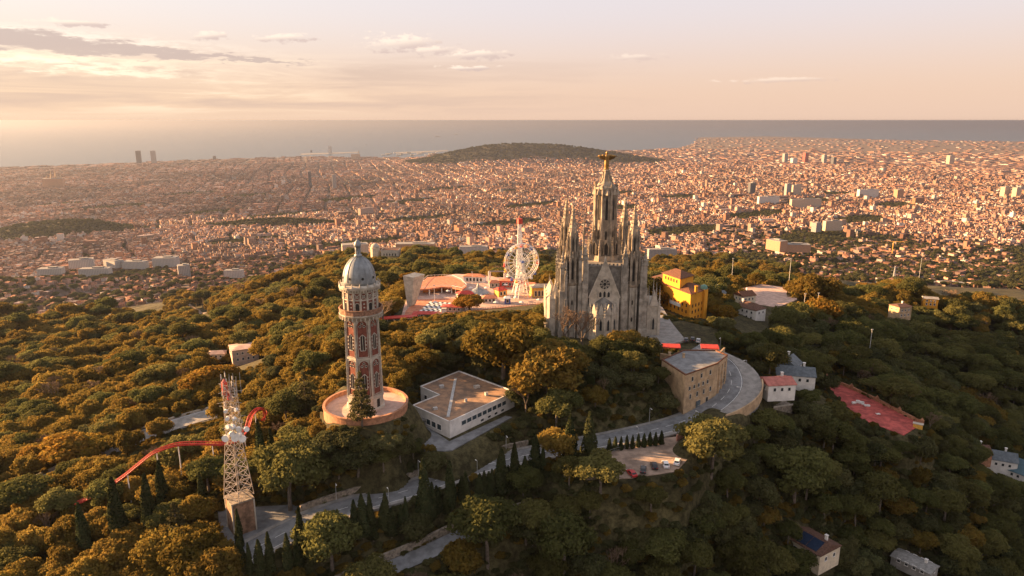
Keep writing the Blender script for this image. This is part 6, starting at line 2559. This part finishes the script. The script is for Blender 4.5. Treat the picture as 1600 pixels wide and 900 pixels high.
# slopes are looser, villas between trees; the flat town is dense
r1_ = rng.random(len(x))
lowf = np.sin(x / 210 + 1.3) * np.sin(y / 170 - x / 400) + .5 * np.sin(x / 90 - y / 120)
park = (lowf > np.where(px > 960, .6, .82)) & (d < 6200)
rightgreen = np.clip((px - 1060) / 300, 0, 1) * np.clip((4300 - d) / 1200, 0, 1)
leftgreen = np.clip((330 - px) / 300, 0, 1) * np.clip((2600 - d) / 700, 0, 1)
keep = r1_ > (.03 + (.56 + .3 * np.sin(x / 170 - y / 240)) * rightgreen * np.clip((d - 1700) / 900, .4, 1) + .12 * leftgreen + .14 * near)
keep &= ~park & (z < np.where(d < 1900, 262, 200))
for (bx, by, zc, wl, ww, rot) in BUMPS:
    c = at(bx, by, zc[0])
    e = np.exp(-(((x - c.x) * math.cos(rot) + (y - c.y) * math.sin(rot)) / wl) ** 2 - ((-(x - c.x) * math.sin(rot) + (y - c.y) * math.cos(rot)) / ww) ** 2)
    keep &= e < .26
# the flat airport fields by the far shore
keep &= ~((d > 15500) & (rng.random(len(x)) < .86))
keep &= ~((d > 11500) & (rng.random(len(x)) < .45))
# dark straight avenues
av = np.zeros(len(x), bool)
for pts, hw in AVENUES:
    dd, _ = seg_dist([on(a, b_, 40.0) for a, b_ in pts], x, y)
    av |= dd < hw
keep &= ~av
x, y, z, d, st_a, th, px, py = (q[keep] for q in (x, y, z, d, st_a, th, px, py))
n = len(x)
rr_ = rng.random(n)
slope = (d < 2500) | ((px > 1100) & (d < 3600) & (rr_ < .8))
rot = np.where(slope, rng.uniform(0, 3.14, n), th + rng.normal(0, .05, n) + np.where(d < 4200, .5, .0) * np.sin(x / 1300 + y / 1700))
w = st_a * np.where(slope, rng.uniform(.45, .95, n), rng.uniform(.8, 1.25, n))
dd_ = st_a * np.where(slope, rng.uniform(.45, .85, n), rng.uniform(.8, 1.1, n))
h = np.where(slope, rng.uniform(5, 12, n), rng.choice([10, 13, 16, 19, 21], n) * rng.uniform(.85, 1.1, n))
mid = (d > 3000) & (d < 9000) & (px > 980)
tall = rng.random(n) < np.where(mid, .02, .008)
h = np.where(tall & ~slope, rng.uniform(28, 48, n), h)

h = np.where(d > 11000, rng.uniform(5, 15, n), h)
wall = PAL[rng.integers(0, len(PAL), n)] * rng.uniform(.4, .95, (n, 1))
roof = ROOFP[rng.integers(0, len(ROOFP), n)] * rng.uniform(.2, .62, (n, 1))
wall *= np.where(d > 2700, .84, 1.0)[:, None] * np.array((1.14, 1.02, 1.04))
roof *= (1.08, .96, 1.02)
white_ = rng.random(n) < .09
wall[white_] = (.58, .54, .49)
ridge = np.where(slope & (rng.random(n) < .6), rng.uniform(1.2, 2.6, n), np.where(rng.random(n) < .25, rng.uniform(1, 3, n), .05))
roof[slope & (ridge > 1)] = np.array((.27, .125, .075))
# districts differ in tone, with cloud shade painted into the darker zones; big halls and long bars break the grain
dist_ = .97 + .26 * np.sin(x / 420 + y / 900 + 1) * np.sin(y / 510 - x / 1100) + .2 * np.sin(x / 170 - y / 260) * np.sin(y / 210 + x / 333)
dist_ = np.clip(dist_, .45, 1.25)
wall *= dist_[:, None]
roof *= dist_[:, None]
big = (rng.random(n) < np.where(px > 950, .02, .007)) & (d > 2400)
w = np.where(big, w * rng.uniform(2, 4.2, n), w)
dd_ = np.where(big, dd_ * rng.uniform(.7, 1.6, n), dd_)
h = np.where(big, h * rng.uniform(.7, 1.5, n), h)
roof[big] *= rng.uniform(1.0, 2.0, (big.sum(), 1))
x += np.where(slope, rng.uniform(-.2, .2, n) * st_a, 0)
y += np.where(slope, rng.uniform(-.2, .2, n) * st_a, 0)
inv = (px > 5) & (px < 1595)
order = np.argsort(np.where(inv & (py < 470), d / np.sqrt(w * h), 1e9))
first = order[:290]
ind = np.zeros(n, bool)
ind[first] = True
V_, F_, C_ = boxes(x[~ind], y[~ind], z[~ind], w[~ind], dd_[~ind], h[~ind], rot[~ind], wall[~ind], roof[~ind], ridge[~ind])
# stair heads and sheds that roughen the flat roofs
sel = np.where(~ind & ~slope & (rng.random(n) < .55) & (d < 9000))[0]
V2, F2, C2_ = boxes(x[sel] + rng.uniform(-.2, .2, len(sel)) * w[sel], y[sel] + rng.uniform(-.2, .2, len(sel)) * w[sel], z[sel] + h[sel] + 3.9, w[sel] * rng.uniform(.15, .45, len(sel)), w[sel] * rng.uniform(.15, .4, len(sel)),
                    rng.uniform(2, 5, len(sel)), rot[sel], wall[sel] * .95, roof[sel])
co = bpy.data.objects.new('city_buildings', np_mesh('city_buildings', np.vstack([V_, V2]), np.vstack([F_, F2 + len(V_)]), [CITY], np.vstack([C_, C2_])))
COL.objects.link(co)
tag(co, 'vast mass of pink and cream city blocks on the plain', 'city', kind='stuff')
for i in first:
    rf_ = 'terracotta roof' if roof[i][0] > 1.7 * roof[i][1] else 'pale flat roof' if roof[i].mean() > .3 else 'brown roof'
    wl_ = 'white' if wall[i][2] > .5 else 'cream' if wall[i].mean() > .38 else 'ochre'
    where = 'on the misty slope beyond the forested hillside' if px[i] < 620 else 'in the suburb behind the church and ferris wheel' if px[i] < 1080 else 'among sunlit trees beyond the sports ground'
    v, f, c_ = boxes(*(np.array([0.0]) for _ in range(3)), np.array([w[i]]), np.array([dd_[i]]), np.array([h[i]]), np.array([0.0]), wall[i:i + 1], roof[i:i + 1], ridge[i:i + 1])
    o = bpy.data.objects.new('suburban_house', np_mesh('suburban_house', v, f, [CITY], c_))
    o.location = (x[i], y[i], z[i])
    o.rotation_euler = (0, 0, rot[i])
    COL.objects.link(o)
    kind_ = 'small house' if h[i] < 12.5 else 'apartment house'
    tag(o, f'{wl_} {kind_} with {rf_} {where}', 'house', f'{wl_} {kind_}s with {rf_} {where}')

# trees between the houses
gx, gy = np.meshgrid(np.arange(-3200, 4600, 18.0), np.arange(1000, 6200, 18.0))
gx = gx.ravel() + rng.uniform(-8, 8, gx.size)
gy = gy.ravel() + rng.uniform(-8, 8, gy.size)
d = np.hypot(gx, gy)
X_, Y_, _ = pix(gx, gy, np.full(len(gx), 120.0))
ok = (X_ > -200) & (X_ < 1800) & (d > 1350)
gx, gy, d, X_, Y_ = gx[ok], gy[ok], d[ok], X_[ok], Y_[ok]
lowf = np.sin(gx / 210 + 1.3) * np.sin(gy / 170 - gx / 400) + .5 * np.sin(gx / 90 - gy / 120)
gz_a = H(gx, gy)
rg = np.clip((X_ - 1060) / 300, 0, 1) * np.clip((4300 - d) / 1200, 0, 1)
lg = np.clip((330 - X_) / 300, 0, 1) * np.clip((2600 - d) / 700, 0, 1)
pr_ = .2 * (d < 4300) + .02 + .62 * rg * np.clip((d - 1700) / 900, .35, 1) + .12 * lg + .1 * (d < 2500) + .9 * (lowf > np.where(X_ > 960, .6, .82))
for (bx, by, zc, wl, ww, rot) in BUMPS[:3]:
    c = at(bx, by, zc[0])
    e = np.exp(-(((gx - c.x) * math.cos(rot) + (gy - c.y) * math.sin(rot)) / wl) ** 2 - ((-(gx - c.x) * math.sin(rot) + (gy - c.y) * math.cos(rot)) / ww) ** 2)
    pr_ += (e > .22) * 1.0
ok = (rng.random(len(gx)) < pr_) & (gz_a < 268)
gp = np.stack([gx[ok], gy[ok], gz_a[ok], rng.uniform(1.1, 2.3, ok.sum()), rng.integers(0, len(OAKS), ok.sum())], 1)
gp[:, 4] = rng.integers(0, len(EVERS), len(gp))
mass('town_trees', 'dark green trees scattered thickly between the distant houses', gp, EVERS)
# woods on the big hill by the harbour
hx_, hy_ = rng.uniform(-2200, 3200, 9000), rng.uniform(8800, 11600, 9000)
e_ = np.zeros(9000)
for (bx, by, zc, wl, ww, rot) in BUMPS[3:]:
    c = at(bx, by, zc[0])
    e_ = np.maximum(e_, np.exp(-((hx_ - c.x) / wl) ** 2 - ((hy_ - c.y) / ww) ** 2))
ok = e_ > .2
hp = np.stack([hx_[ok], hy_[ok], H(hx_[ok], hy_[ok]) - 4, rng.uniform(2.0, 4.2, ok.sum()), rng.integers(0, len(EVERS), ok.sum())], 1)
mass('hill_woods', 'dark woods on the long hill beside the harbour', hp, EVERS)

# ------------------------------------------------------------------ buildings that stand out
def block(name, label, cat, px_, pyb, Z0, wpx, hpx, depth_m, rz, col, roofcol=None, cap=0.0):
    q = on(px_, pyb, Z0)
    dp = (q.y * CP - (q.z - 600) * SP)
    W_, H_ = wpx * dp / FPX, hpx * dp / FPX
    key = tuple(round(c, 2) for c in col)
    wm = BM.setdefault(key, tone_block(key))
    t = T(name, label, cat, q, rz)
    m = MB()
    m.box(0, 0, -6, W_, depth_m, H_ + 6)
    o = m.obj('wall', wm)
    o.parent = t
    m = MB()
    m.box(0, 0, H_ + .01, W_ * .98, depth_m * .98, 1.2)
    m.box(W_ * .1, 0, H_ + 1.2, W_ * .35, depth_m * .4, 3.5)
    if cap:
        m.box(0, 0, H_, W_ * .7, depth_m * .7, cap)
    o = m.obj('roof', roofcol or PAVE)
    o.parent = t
    return t


BM = {}


def tone_block(c):
    m = bpy.data.materials.new('facade')
    m.use_nodes = True
    g = NT(m.node_tree)
    b = g.n['Principled BSDF']
    b.inputs['Roughness'].default_value = .75
    tcx = g.node('ShaderNodeTexCoord')
    s_ = g.node('ShaderNodeSeparateXYZ')
    g.l.new(tcx.outputs['Object'], s_.inputs[0])
    hh = g.m('ADD', s_.outputs[0], s_.outputs[1])
    wz = g.m('GREATER_THAN', g.m('PINGPONG', s_.outputs[2], 1.7), .8)
    wh = g.m('GREATER_THAN', g.m('PINGPONG', hh, 2.2), .8)
    nn = g.node('ShaderNodeNewGeometry')
    ns = g.node('ShaderNodeSeparateXYZ')
    g.l.new(nn.outputs['Normal'], ns.inputs[0])
    f = g.m('MULTIPLY', g.m('MULTIPLY', wz, wh), g.m('LESS_THAN', g.m('ABSOLUTE', ns.outputs[2]), .3))
    g.l.new(g.mix(g.m('MULTIPLY', f, .7), c, (.05, .05, .06)), b.inputs['Base Color'])
    return m


CMP = (.5, .47, .44)
WH, CRM, OC, GR, DK, RD = (.7, .67, .62), (.58, .45, .33), (.5, .28, .16), (.33, .32, .31), (.09, .1, .11), (.42, .09, .06)
for a in ((218, 257, 2, 7, 21, 40, .3, DK, 'dark seafront tower block with stepped top, first of the twin pair'), (241, 256, 2, 7, 20, 40, .3, GR, 'pale glass seafront tower block, second of the twin pair'),
          (335.5, 250, 3, 4, 6, 30, .2, DK, 'small dark block rising over the shore beyond the twin towers'), (516, 240, 2, 5.5, 11, 60, .2, WH, 'white sail shaped hotel tower by the harbour'),
          (486.5, 238, 2, 2, 3, 30, 0, GR, 'thin grey tower on the harbour mole'), (485, 292, 30, 4.5, 24, 30, .28, DK, 'narrow dark office tower in the city centre'),
          (523, 296, 28, 6, 23, 30, .28, GR, 'wide grey office tower beside the narrow dark one'), (443, 290, 30, 5, 9, 25, .28, WH, 'pale narrow office block among the avenues'),
          (556, 250, 3, 14, 9, 60, .2, CRM, 'cream waterfront block at the end of the avenue'), (1174, 303, 40, 10, 17, 30, .3, DK, 'black glass office tower on the western plain'),
          (1230, 307, 40, 9, 20, 28, .3, GR, 'tall grey slab tower above a row of flats'), (1243, 306, 40, 16, 17, 28, .3, CRM, 'broad cream slab beside the tall grey one'),
          (1226, 254, 12, 6, 14, 60, .2, GR, 'grey high rise in the far western cluster'), (1258, 254, 12, 6, 15, 60, .2, RD, 'red high rise in the far western cluster'), (1287, 255, 12, 5, 13, 60, .2, GR, 'slim pale high rise in the far western cluster'),
          (1240, 256, 12, 8, 9, 60, .2, WH, 'white block between the red and grey high rises'), (1302, 257, 12, 5, 11, 60, .2, DK, 'dark high rise at the end of the western cluster'),
          (1403, 311, 40, 13, 15, 34, .35, OC, 'ochre tower block on the western plain'), (1355, 309, 42, 34, 13, 30, .2, WH, 'long white slab block beside the ochre tower'), (1484, 256, 12, 9, 13, 60, .2, CRM, 'cream high rise alone near the far fields'),
          (1569, 306, 45, 12, 14, 34, .4, CRM, 'cream tower block near the far edge of town'), (1587, 307, 45, 11, 14, 34, .4, CRM, 'twin cream tower block at the far edge of town'),
          (1300, 358, 110, 29, 13, 22, .2, CRM, 'ribbed cream office block on the green slope'), (1275, 360, 110, 12, 12, 26, .5, GR, 'round cornered grey block near the ribbed office'),
          (1258, 323, 60, 50, 12, 26, .15, CRM, 'long row of cream flats with grey ends'), (1200, 318, 55, 34, 11, 26, .15, WH, 'white row of flats left of the long cream row'),
          (1213, 388, 170, 17, 13, 60, .5, OC, 'orange brick convent with long low wings'), (1240, 390, 165, 46, 9, 40, -.15, OC, 'long brick wing beside the orange convent'),
          (1034, 401, 200, 44, 12, 22, .05, GR, 'long grey institute behind the yellow building'), (740, 393, 190, 44, 8, 26, .0, CMP, 'long white institute behind the ferris wheel'),
          (150, 429, 165, 44, 10, 26, .12, CMP, 'long white campus block in the misty valley'), (128, 414, 160, 34, 9, 30, .5, CMP, 'white stepped campus wing with sloping roof'), (178, 414, 155, 30, 8, 30, -.5, CMP, 'second white campus wing facing the stepped one'),
          (212, 416, 152, 36, 8, 28, -.1, CMP, 'low white campus wing with regular windows'), (260, 413, 150, 34, 11, 40, .1, CMP, 'cream apartment block next to the white campus'), (288, 428, 165, 17, 14, 30, .5, GR, 'grey glass block at the edge of the sports field'),
          (366, 430, 180, 28, 8, 20, .0, CMP, 'long white school at the foot of the forest'), (80, 425, 170, 34, 6, 30, .2, CMP, 'low white hall beside the campus'), (85, 293, 30, 28, 14, 60, .28, OC, 'ochre block around the great unfinished basilica'),
          (555, 393, 190, 40, 12, 40, .3, CRM, 'cream apartment block above the brick tower dome'), (650, 392, 185, 60, 12, 40, .0, OC, 'brick flats behind the white domed observatory'), (1470, 452, 225, 70, 10, 30, -.1, WH, 'long white school among trees on the western slope')):
    block('office_tower' if a[4] > a[3] else 'apartment_block', a[8], 'building', *a[:8])
# basilica spires
q = on(85, 293, 30)
sg = T('basilica', 'distant basilica with a cluster of slender spires in the hazy city', 'church', q)
m = MB()
for i, (ox, hh) in enumerate(((-55, 105), (-35, 118), (-12, 150), (8, 165), (30, 120), (52, 105))):
    o = MB().rings(q.x + ox, q.y + (i % 2) * 25, [(11, q.z), (9, q.z + hh * .6), (1, q.z + hh)], 8).obj('spire', OCHRE, sg)
# harbour chimneys and far ships
for px_, lb in ((561, 'tall thin chimney standing by the harbour'),):
    q = on(px_, 245, 2)
    t = T('chimney_stack', lb, 'chimney', q)
    MB().rings(q.x, q.y, [(9, 0), (6, 110)], 10).obj('shaft', STONE_D, t)
for px_, py_, L_, lb in ((684, 214, 210, 'larger cargo ship at anchor off the harbour'), (713, 210.5, 170, 'smaller cargo ship farther out at sea'), (797, 208, 150, 'faint cargo ship near the middle of the horizon'), (572, 226, 60, 'small boat on the pale sea before the sail hotel')):
    q = on(px_, py_, 0)
    t = T('cargo_ship', lb, 'ship', q, .2)
    hb = L_ * .075
    def prt(m, nm, mt):
        o = m.obj(nm, mt)
        o.parent = t
    m = MB()
    m.prism([(-L_ / 2, -hb), (L_ * .36, -hb), (L_ / 2, 0), (L_ * .36, hb), (-L_ / 2, hb)], -2, L_ * .08)
    prt(m, 'hull', DSTEEL)
    m = MB()
    m.box(-L_ * .36, 0, L_ * .08, L_ * .12, hb * 1.8, L_ * .12)
    m.box(-L_ * .36, 0, L_ * .2, L_ * .05, hb * .8, L_ * .05)
    prt(m, 'bridge', WSTEEL)
    m = MB()
    for j in range(4):
        m.box(-L_ * .18 + j * L_ * .14, 0, L_ * .08, L_ * .11, hb * 1.7, L_ * .045)
    prt(m, 'cargo', OCHRE)
# harbour buildings and moles
structure(MB().prism(pxpoly([(620, 240), (700, 236), (700, 234.6), (618, 238)], 3), -3, 3).obj('harbour_mole', PAVE), 'long harbour mole')
structure(MB().prism(pxpoly([(470, 242), (560, 238.6), (560, 237.4), (470, 240)], 3), -3, 3).obj('harbour_mole', PAVE), 'curved harbour mole')
t0_ = on(626, 242, 3)
hb_ = []
for i in range(16):
    q = on(600 + i * 5.5, 243 - (i % 4) * 1.2, 2.5)
    m = MB()
    m.box(0, 0, -2, random.uniform(35, 90), random.uniform(30, 50), random.uniform(12, 32), .2)
    o = m.obj('harbour_shed', [WHITE, CREAM, STONE_L][i % 3])
    o.location = q
    tag(o, 'pale flat roofed harbour shed on the quay before the wooded hill', 'shed', 'harbour sheds on the quay')
q = on(1395, 448, 232)
t = T('power_pylon', 'slim steel lattice pylon among the western houses', 'pylon', q)
m = MB()
lattice(m, q.x, q.y, q.z - 2, q.z + 48, 5, .8, 9, .35)
m.obj('lattice_frame', METAL, t)
m = MB()
for hh in (30, 38, 45):
    m.tube((q.x - 8, q.y, q.z + hh), (q.x + 8, q.y, q.z + hh), .4, None, 4)
m.obj('crossarm', METAL, t)
q = on(1394, 396, 150)
t = T('tower_crane', 'yellow tower crane above the western houses', 'crane', q)
m = MB()
m.tube(q, q + Vector((0, 0, 42)), 1.3, None, 4)
m.obj('mast', GOLDP, t)
m = MB()
m.tube(q + Vector((-12, 5, 42)), q + Vector((32, -14, 43)), 1.0, None, 4)
m.obj('jib', GOLDP, t)

# ------------------------------------------------------------------ trees that stand out, one by one
HT = {'ever': (EVERS, 6.6), 'cypress': (CYPS, 12.0), 'pine': (PINES, 10.2), 'oak': (OAKS, 6.6), 'cedar': (CEDS, 14.4), 'umbrella': (UMBS, 9.6), 'bare': (BARES, 7.5), 'gold': (GOLDS, 6.6)}


def hand(kd, px_, py_, top, label, group=None, wide=1.0):
    q = hit(px_, py_)
    dep = q.y * CP - (q.z - 600) * SP
    hgt = (py_ - top) * dep / FPX / .87
    protos, h0 = HT[kd]
    s = hgt / h0
    plant(protos, tuple(q), (s * wide, s * wide, s), label, group)
    TREE_SPOTS.append((q.x, q.y, max(1.6, 2.6 * s * wide) if kd != 'cypress' else 2.2))


ROW = 'dark cypress in the row between the winding road and the lower road', 'cypresses between the two roads'
for a in ((378, 896, 846), (392, 905, 856), (408, 905, 850), (424, 905, 838), (438, 898, 836), (452, 900, 842), (468, 896, 838), (471, 862, 797), (486, 880, 832), (500, 872, 822), (520, 866, 820), (538, 858, 812), (556, 852, 792), (568, 848, 782),
          (580, 846, 780), (592, 842, 777), (604, 838, 778), (616, 834, 782), (635, 832, 781), (650, 826, 786), (664, 818, 729), (676, 812, 760), (690, 806, 752), (704, 804, 730), (716, 800, 752), (728, 794, 742), (738, 790, 744), (746, 790, 728),
          (757, 786, 738), (769, 780, 736), (784, 774, 707), (804, 766, 697), (812, 736, 678), (836, 740, 682), (848, 738, 700)):
    if a[0] in (592, 616, 650, 690, 716, 738, 746, 812, 438):
        continue
    hand('cypress', *a, *ROW, random.uniform(1.05, 1.5))
for a in ((584, 848, 802), (600, 842, 800), (612, 838, 796), (628, 834, 800), (668, 820, 772), (683, 812, 770), (698, 806, 766), (722, 798, 756), (750, 790, 748), (764, 784, 744), (776, 778, 740), (794, 770, 734), (820, 756, 716)):
    hand('cypress', *a, 'short bushy cypress filling the row between the winding road and the lower road', 'short cypresses between the two roads', random.uniform(1.6, 2.4))
hand('cypress', 890, 726, 656, 'broad cypress with sunlit tip beside the road above the car park', None, 1.5)
hand('cypress', 920, 716, 650, 'second broad cypress with sunlit tip nearer the row of small ones', None, 1.4)
for x_ in range(952, 1036, 9):
    hand('cypress', x_, 707 - (x_ - 952) * .14, 686 - (x_ - 952) * .14, 'small young cypress in the low row along the car park fence', 'young cypresses at the car park', 1.7)
LC = 'tall dark cypress on the golden slope below the coaster track', 'cypresses below the coaster track'
for a in ((136, 876, 790), (190, 858, 752), (238, 840, 745), (258, 806, 724), (90, 886, 838), (46, 905, 868), (318, 800, 742)):
    hand('cypress', *a, *LC, 1.25)
for a in ((412, 764, 664), (428, 748, 676), (376, 860, 800)):
    hand('cypress', *a, 'slim dark cypress close beside the lattice mast', 'cypresses beside the mast')
for a in ((300, 902, 842), (340, 914, 858), (262, 892, 838), (360, 905, 870), (318, 870, 826)):
    hand('oak', *a, 'leafy olive tree hiding the lowest stretch of the winding road', 'trees hiding the lowest road stretch')
for a in ((540, 708, 678), (600, 712, 686), (625, 720, 692), (575, 722, 690), (646, 726, 704), (560, 744, 706), (600, 740, 710), (530, 752, 716), (500, 742, 700), (680, 738, 714), (515, 716, 684)):
    hand(random.choice(('ever', 'ever', 'pine')), *a, 'dense tree on the bank just below the round terrace and white building', 'trees on the bank below the round terrace', 1.3)
hand('cedar', 566, 668, 588, 'layered conifer in front of the brick tower base')
hand('cedar', 480, 668, 586, 'layered conifer in the woods between mast and brick tower')
hand('cedar', 282, 872, 790, 'broad layered conifer on the slope below the mast', None, 1.3)
hand('pine', 453, 800, 697, 'tall golden topped pine with long bare trunk right of the mast')
hand('pine', 520, 905, 815, 'sunlit pine with forked trunk between the cypresses at the lower road')
hand('pine', 762, 880, 785, 'pine with sunlit top leaning over the lower road')
hand('pine', 1240, 790, 700, 'big pine with pale forked trunk on the shaded slope')
hand('pine', 1372, 806, 742, 'spreading pine with bare pale limbs on the shaded slope')
hand('pine', 938, 780, 722, 'wide dark pine at the edge of the car park beside the red car', None, 1.3)
hand('pine', 1110, 742, 655, 'dark pine between car park and road bend', None, 1.1)
hand('pine', 880, 905, 812, 'dark pine near the lower edge with bent trunk')
hand('umbrella', 38, 818, 758, 'flat topped umbrella pine beside the pale sunlit road', None, 1.3)
hand('oak', 852, 620, 552, 'large round oak at the corner of the white building', None, 1.2)
hand('oak', 786, 590, 522, 'large rounded tree behind the white building roof', None, 1.15)
hand('oak', 1262, 488, 436, 'bright sunlit tree standing tallest above the shaded woods')
hand('gold', 1276, 510, 470, 'small yellow tree under the tall sunlit one', None, 1.1)
hand('gold', 118, 722, 682, 'bright yellow tree beside the pale sunlit road', None, 1.6)
hand('gold', 150, 716, 686, 'yellow bush next to the bright yellow roadside tree', None, 1.5)
hand('gold', 332, 618, 576, 'golden yellow tree below the pale pink building', None, 1.5)
hand('gold', 1128, 505, 480, 'small yellow tree beside the white hipped house', None, 1.2)
hand('bare', 822, 650, 604, 'reddish bare tree at the far corner of the white building')
hand('bare', 880, 548, 492, 'pinkish bare tree in front of the church wall')
hand('bare', 908, 552, 500, 'brown bare tree before the church apse')
hand('gold', 734, 487, 464, 'orange leaved tree beside the carousel', None, 1.5)
hand('oak', 975, 556, 524, 'small golden lit tree at the church corner', None, 1.2)

# ------------------------------------------------------------------ the forest: single trees near, one mass behind
FP = forest()
_r = rng.random(len(FP))
px, py = FP[:, 3], FP[:, 4]
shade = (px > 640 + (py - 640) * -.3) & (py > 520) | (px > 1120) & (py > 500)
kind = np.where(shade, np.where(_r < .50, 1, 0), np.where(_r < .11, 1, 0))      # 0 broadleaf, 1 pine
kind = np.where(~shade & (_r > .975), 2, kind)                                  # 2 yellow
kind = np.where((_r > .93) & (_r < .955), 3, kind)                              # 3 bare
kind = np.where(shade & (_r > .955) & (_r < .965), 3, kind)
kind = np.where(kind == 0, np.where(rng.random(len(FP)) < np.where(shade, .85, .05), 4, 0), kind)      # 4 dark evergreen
groups = {0: OAKS, 1: PINES, 2: GOLDS, 3: BARES, 4: EVERS}
WHERE = {
    0: (('golden lit rounded broadleaf tree on the open hillside below the far valley', 'broadleaf trees on the sunny hillside'),
        ('olive green rounded tree among the summit woods beside the church and towers', 'broadleaf trees in the summit woods'),
        ('dark rounded broadleaf tree on the shaded slope below the winding road', 'broadleaf trees on the shaded slope')),
    4: (('dark green evergreen oak standing among golden trees on the hillside', 'dark evergreens on the sunny hillside'),
        ('dark green evergreen oak in the summit woods beside church and towers', 'dark evergreens in the summit woods'),
        ('dark green evergreen oak on the shaded slope below the road', 'dark evergreens on the shaded slope')),
    1: (('sunlit green pine with bare trunk on the open golden hillside', 'pines on the sunny hillside'),
        ('green pine with bare trunk in the summit woods beside church and towers', 'pines in the summit woods'),
        ('dark green pine with pale forked trunk on the shaded slope below the road', 'pines on the shaded slope')),
    2: (('bright yellow autumn tree on the golden hillside', 'yellow trees on the sunny hillside'),
        ('bright yellow autumn tree in the summit woods', 'yellow trees in the summit woods'),
        ('yellow leaved tree on the shaded slope', 'yellow trees on the shaded slope')),
    3: (('leafless brown tree on the golden hillside', 'bare trees on the sunny hillside'),
        ('leafless brown tree in the summit woods', 'bare trees in the summit woods'),
        ('leafless grey tree on the shaded slope', 'bare trees on the shaded slope')),
}
zone = np.where(shade, 2, np.where((px > 520) & (py > 440), 1, 0))
vis = (FP[:, 6] > .5) & (px > 0) & (px < 1600) & (py < 920) & (py > 380)
single = np.zeros(len(FP), bool)
for kd, mx in ((0, 285), (1, 285), (2, 60), (3, 90), (4, 285)):
    idx = np.where(vis & (kind == kd))[0]
    idx = idx[np.argsort(-(FP[idx, 6] / FP[idx, 5]))][:mx]
    single[idx] = True
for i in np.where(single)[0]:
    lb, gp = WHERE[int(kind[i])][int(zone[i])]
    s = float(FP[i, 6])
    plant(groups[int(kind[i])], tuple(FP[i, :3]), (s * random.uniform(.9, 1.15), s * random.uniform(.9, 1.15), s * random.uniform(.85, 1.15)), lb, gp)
rest = ~single
kk = np.where(kind == 1, len(OAKS) + rng.integers(0, len(PINES), len(FP)), rng.integers(0, len(OAKS), len(FP)))
kk = np.where(kind == 2, len(OAKS) + len(PINES) + rng.integers(0, 2, len(FP)), kk)
kk = np.where(kind == 3, len(OAKS) + len(PINES) + 2 + rng.integers(0, 2, len(FP)), kk)
bush = rest & (FP[:, 6] < .5)
rest &= ~bush
bs = np.stack([FP[bush, 0], FP[bush, 1], FP[bush, 2], FP[bush, 6], np.where(rng.random(bush.sum()) < np.where(shade[bush], .75, .35), len(OAKS) + rng.integers(0, len(EVERS), bush.sum()), rng.integers(0, len(OAKS), bush.sum()))], 1)
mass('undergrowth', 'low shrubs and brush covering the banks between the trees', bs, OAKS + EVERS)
kk = np.where(kind == 4, len(OAKS) + len(PINES) + 4 + rng.integers(0, len(EVERS), len(FP)), kk)
sel = np.stack([FP[rest, 0], FP[rest, 1], FP[rest, 2], FP[rest, 6], kk[rest]], 1)
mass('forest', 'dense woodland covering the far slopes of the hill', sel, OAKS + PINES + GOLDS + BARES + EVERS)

for pr in OAKS + EVERS + GOLDS + PINES + UMBS + CYPS + CEDS + BARES + list(CARS.values()):
    if not pr.get('label') or len(pr['label'].split()) < 4:      # never placed
        for ch in list(pr.children):
            for g2 in list(ch.children):
                bpy.data.objects.remove(g2)
            bpy.data.objects.remove(ch)
        bpy.data.objects.remove(pr)
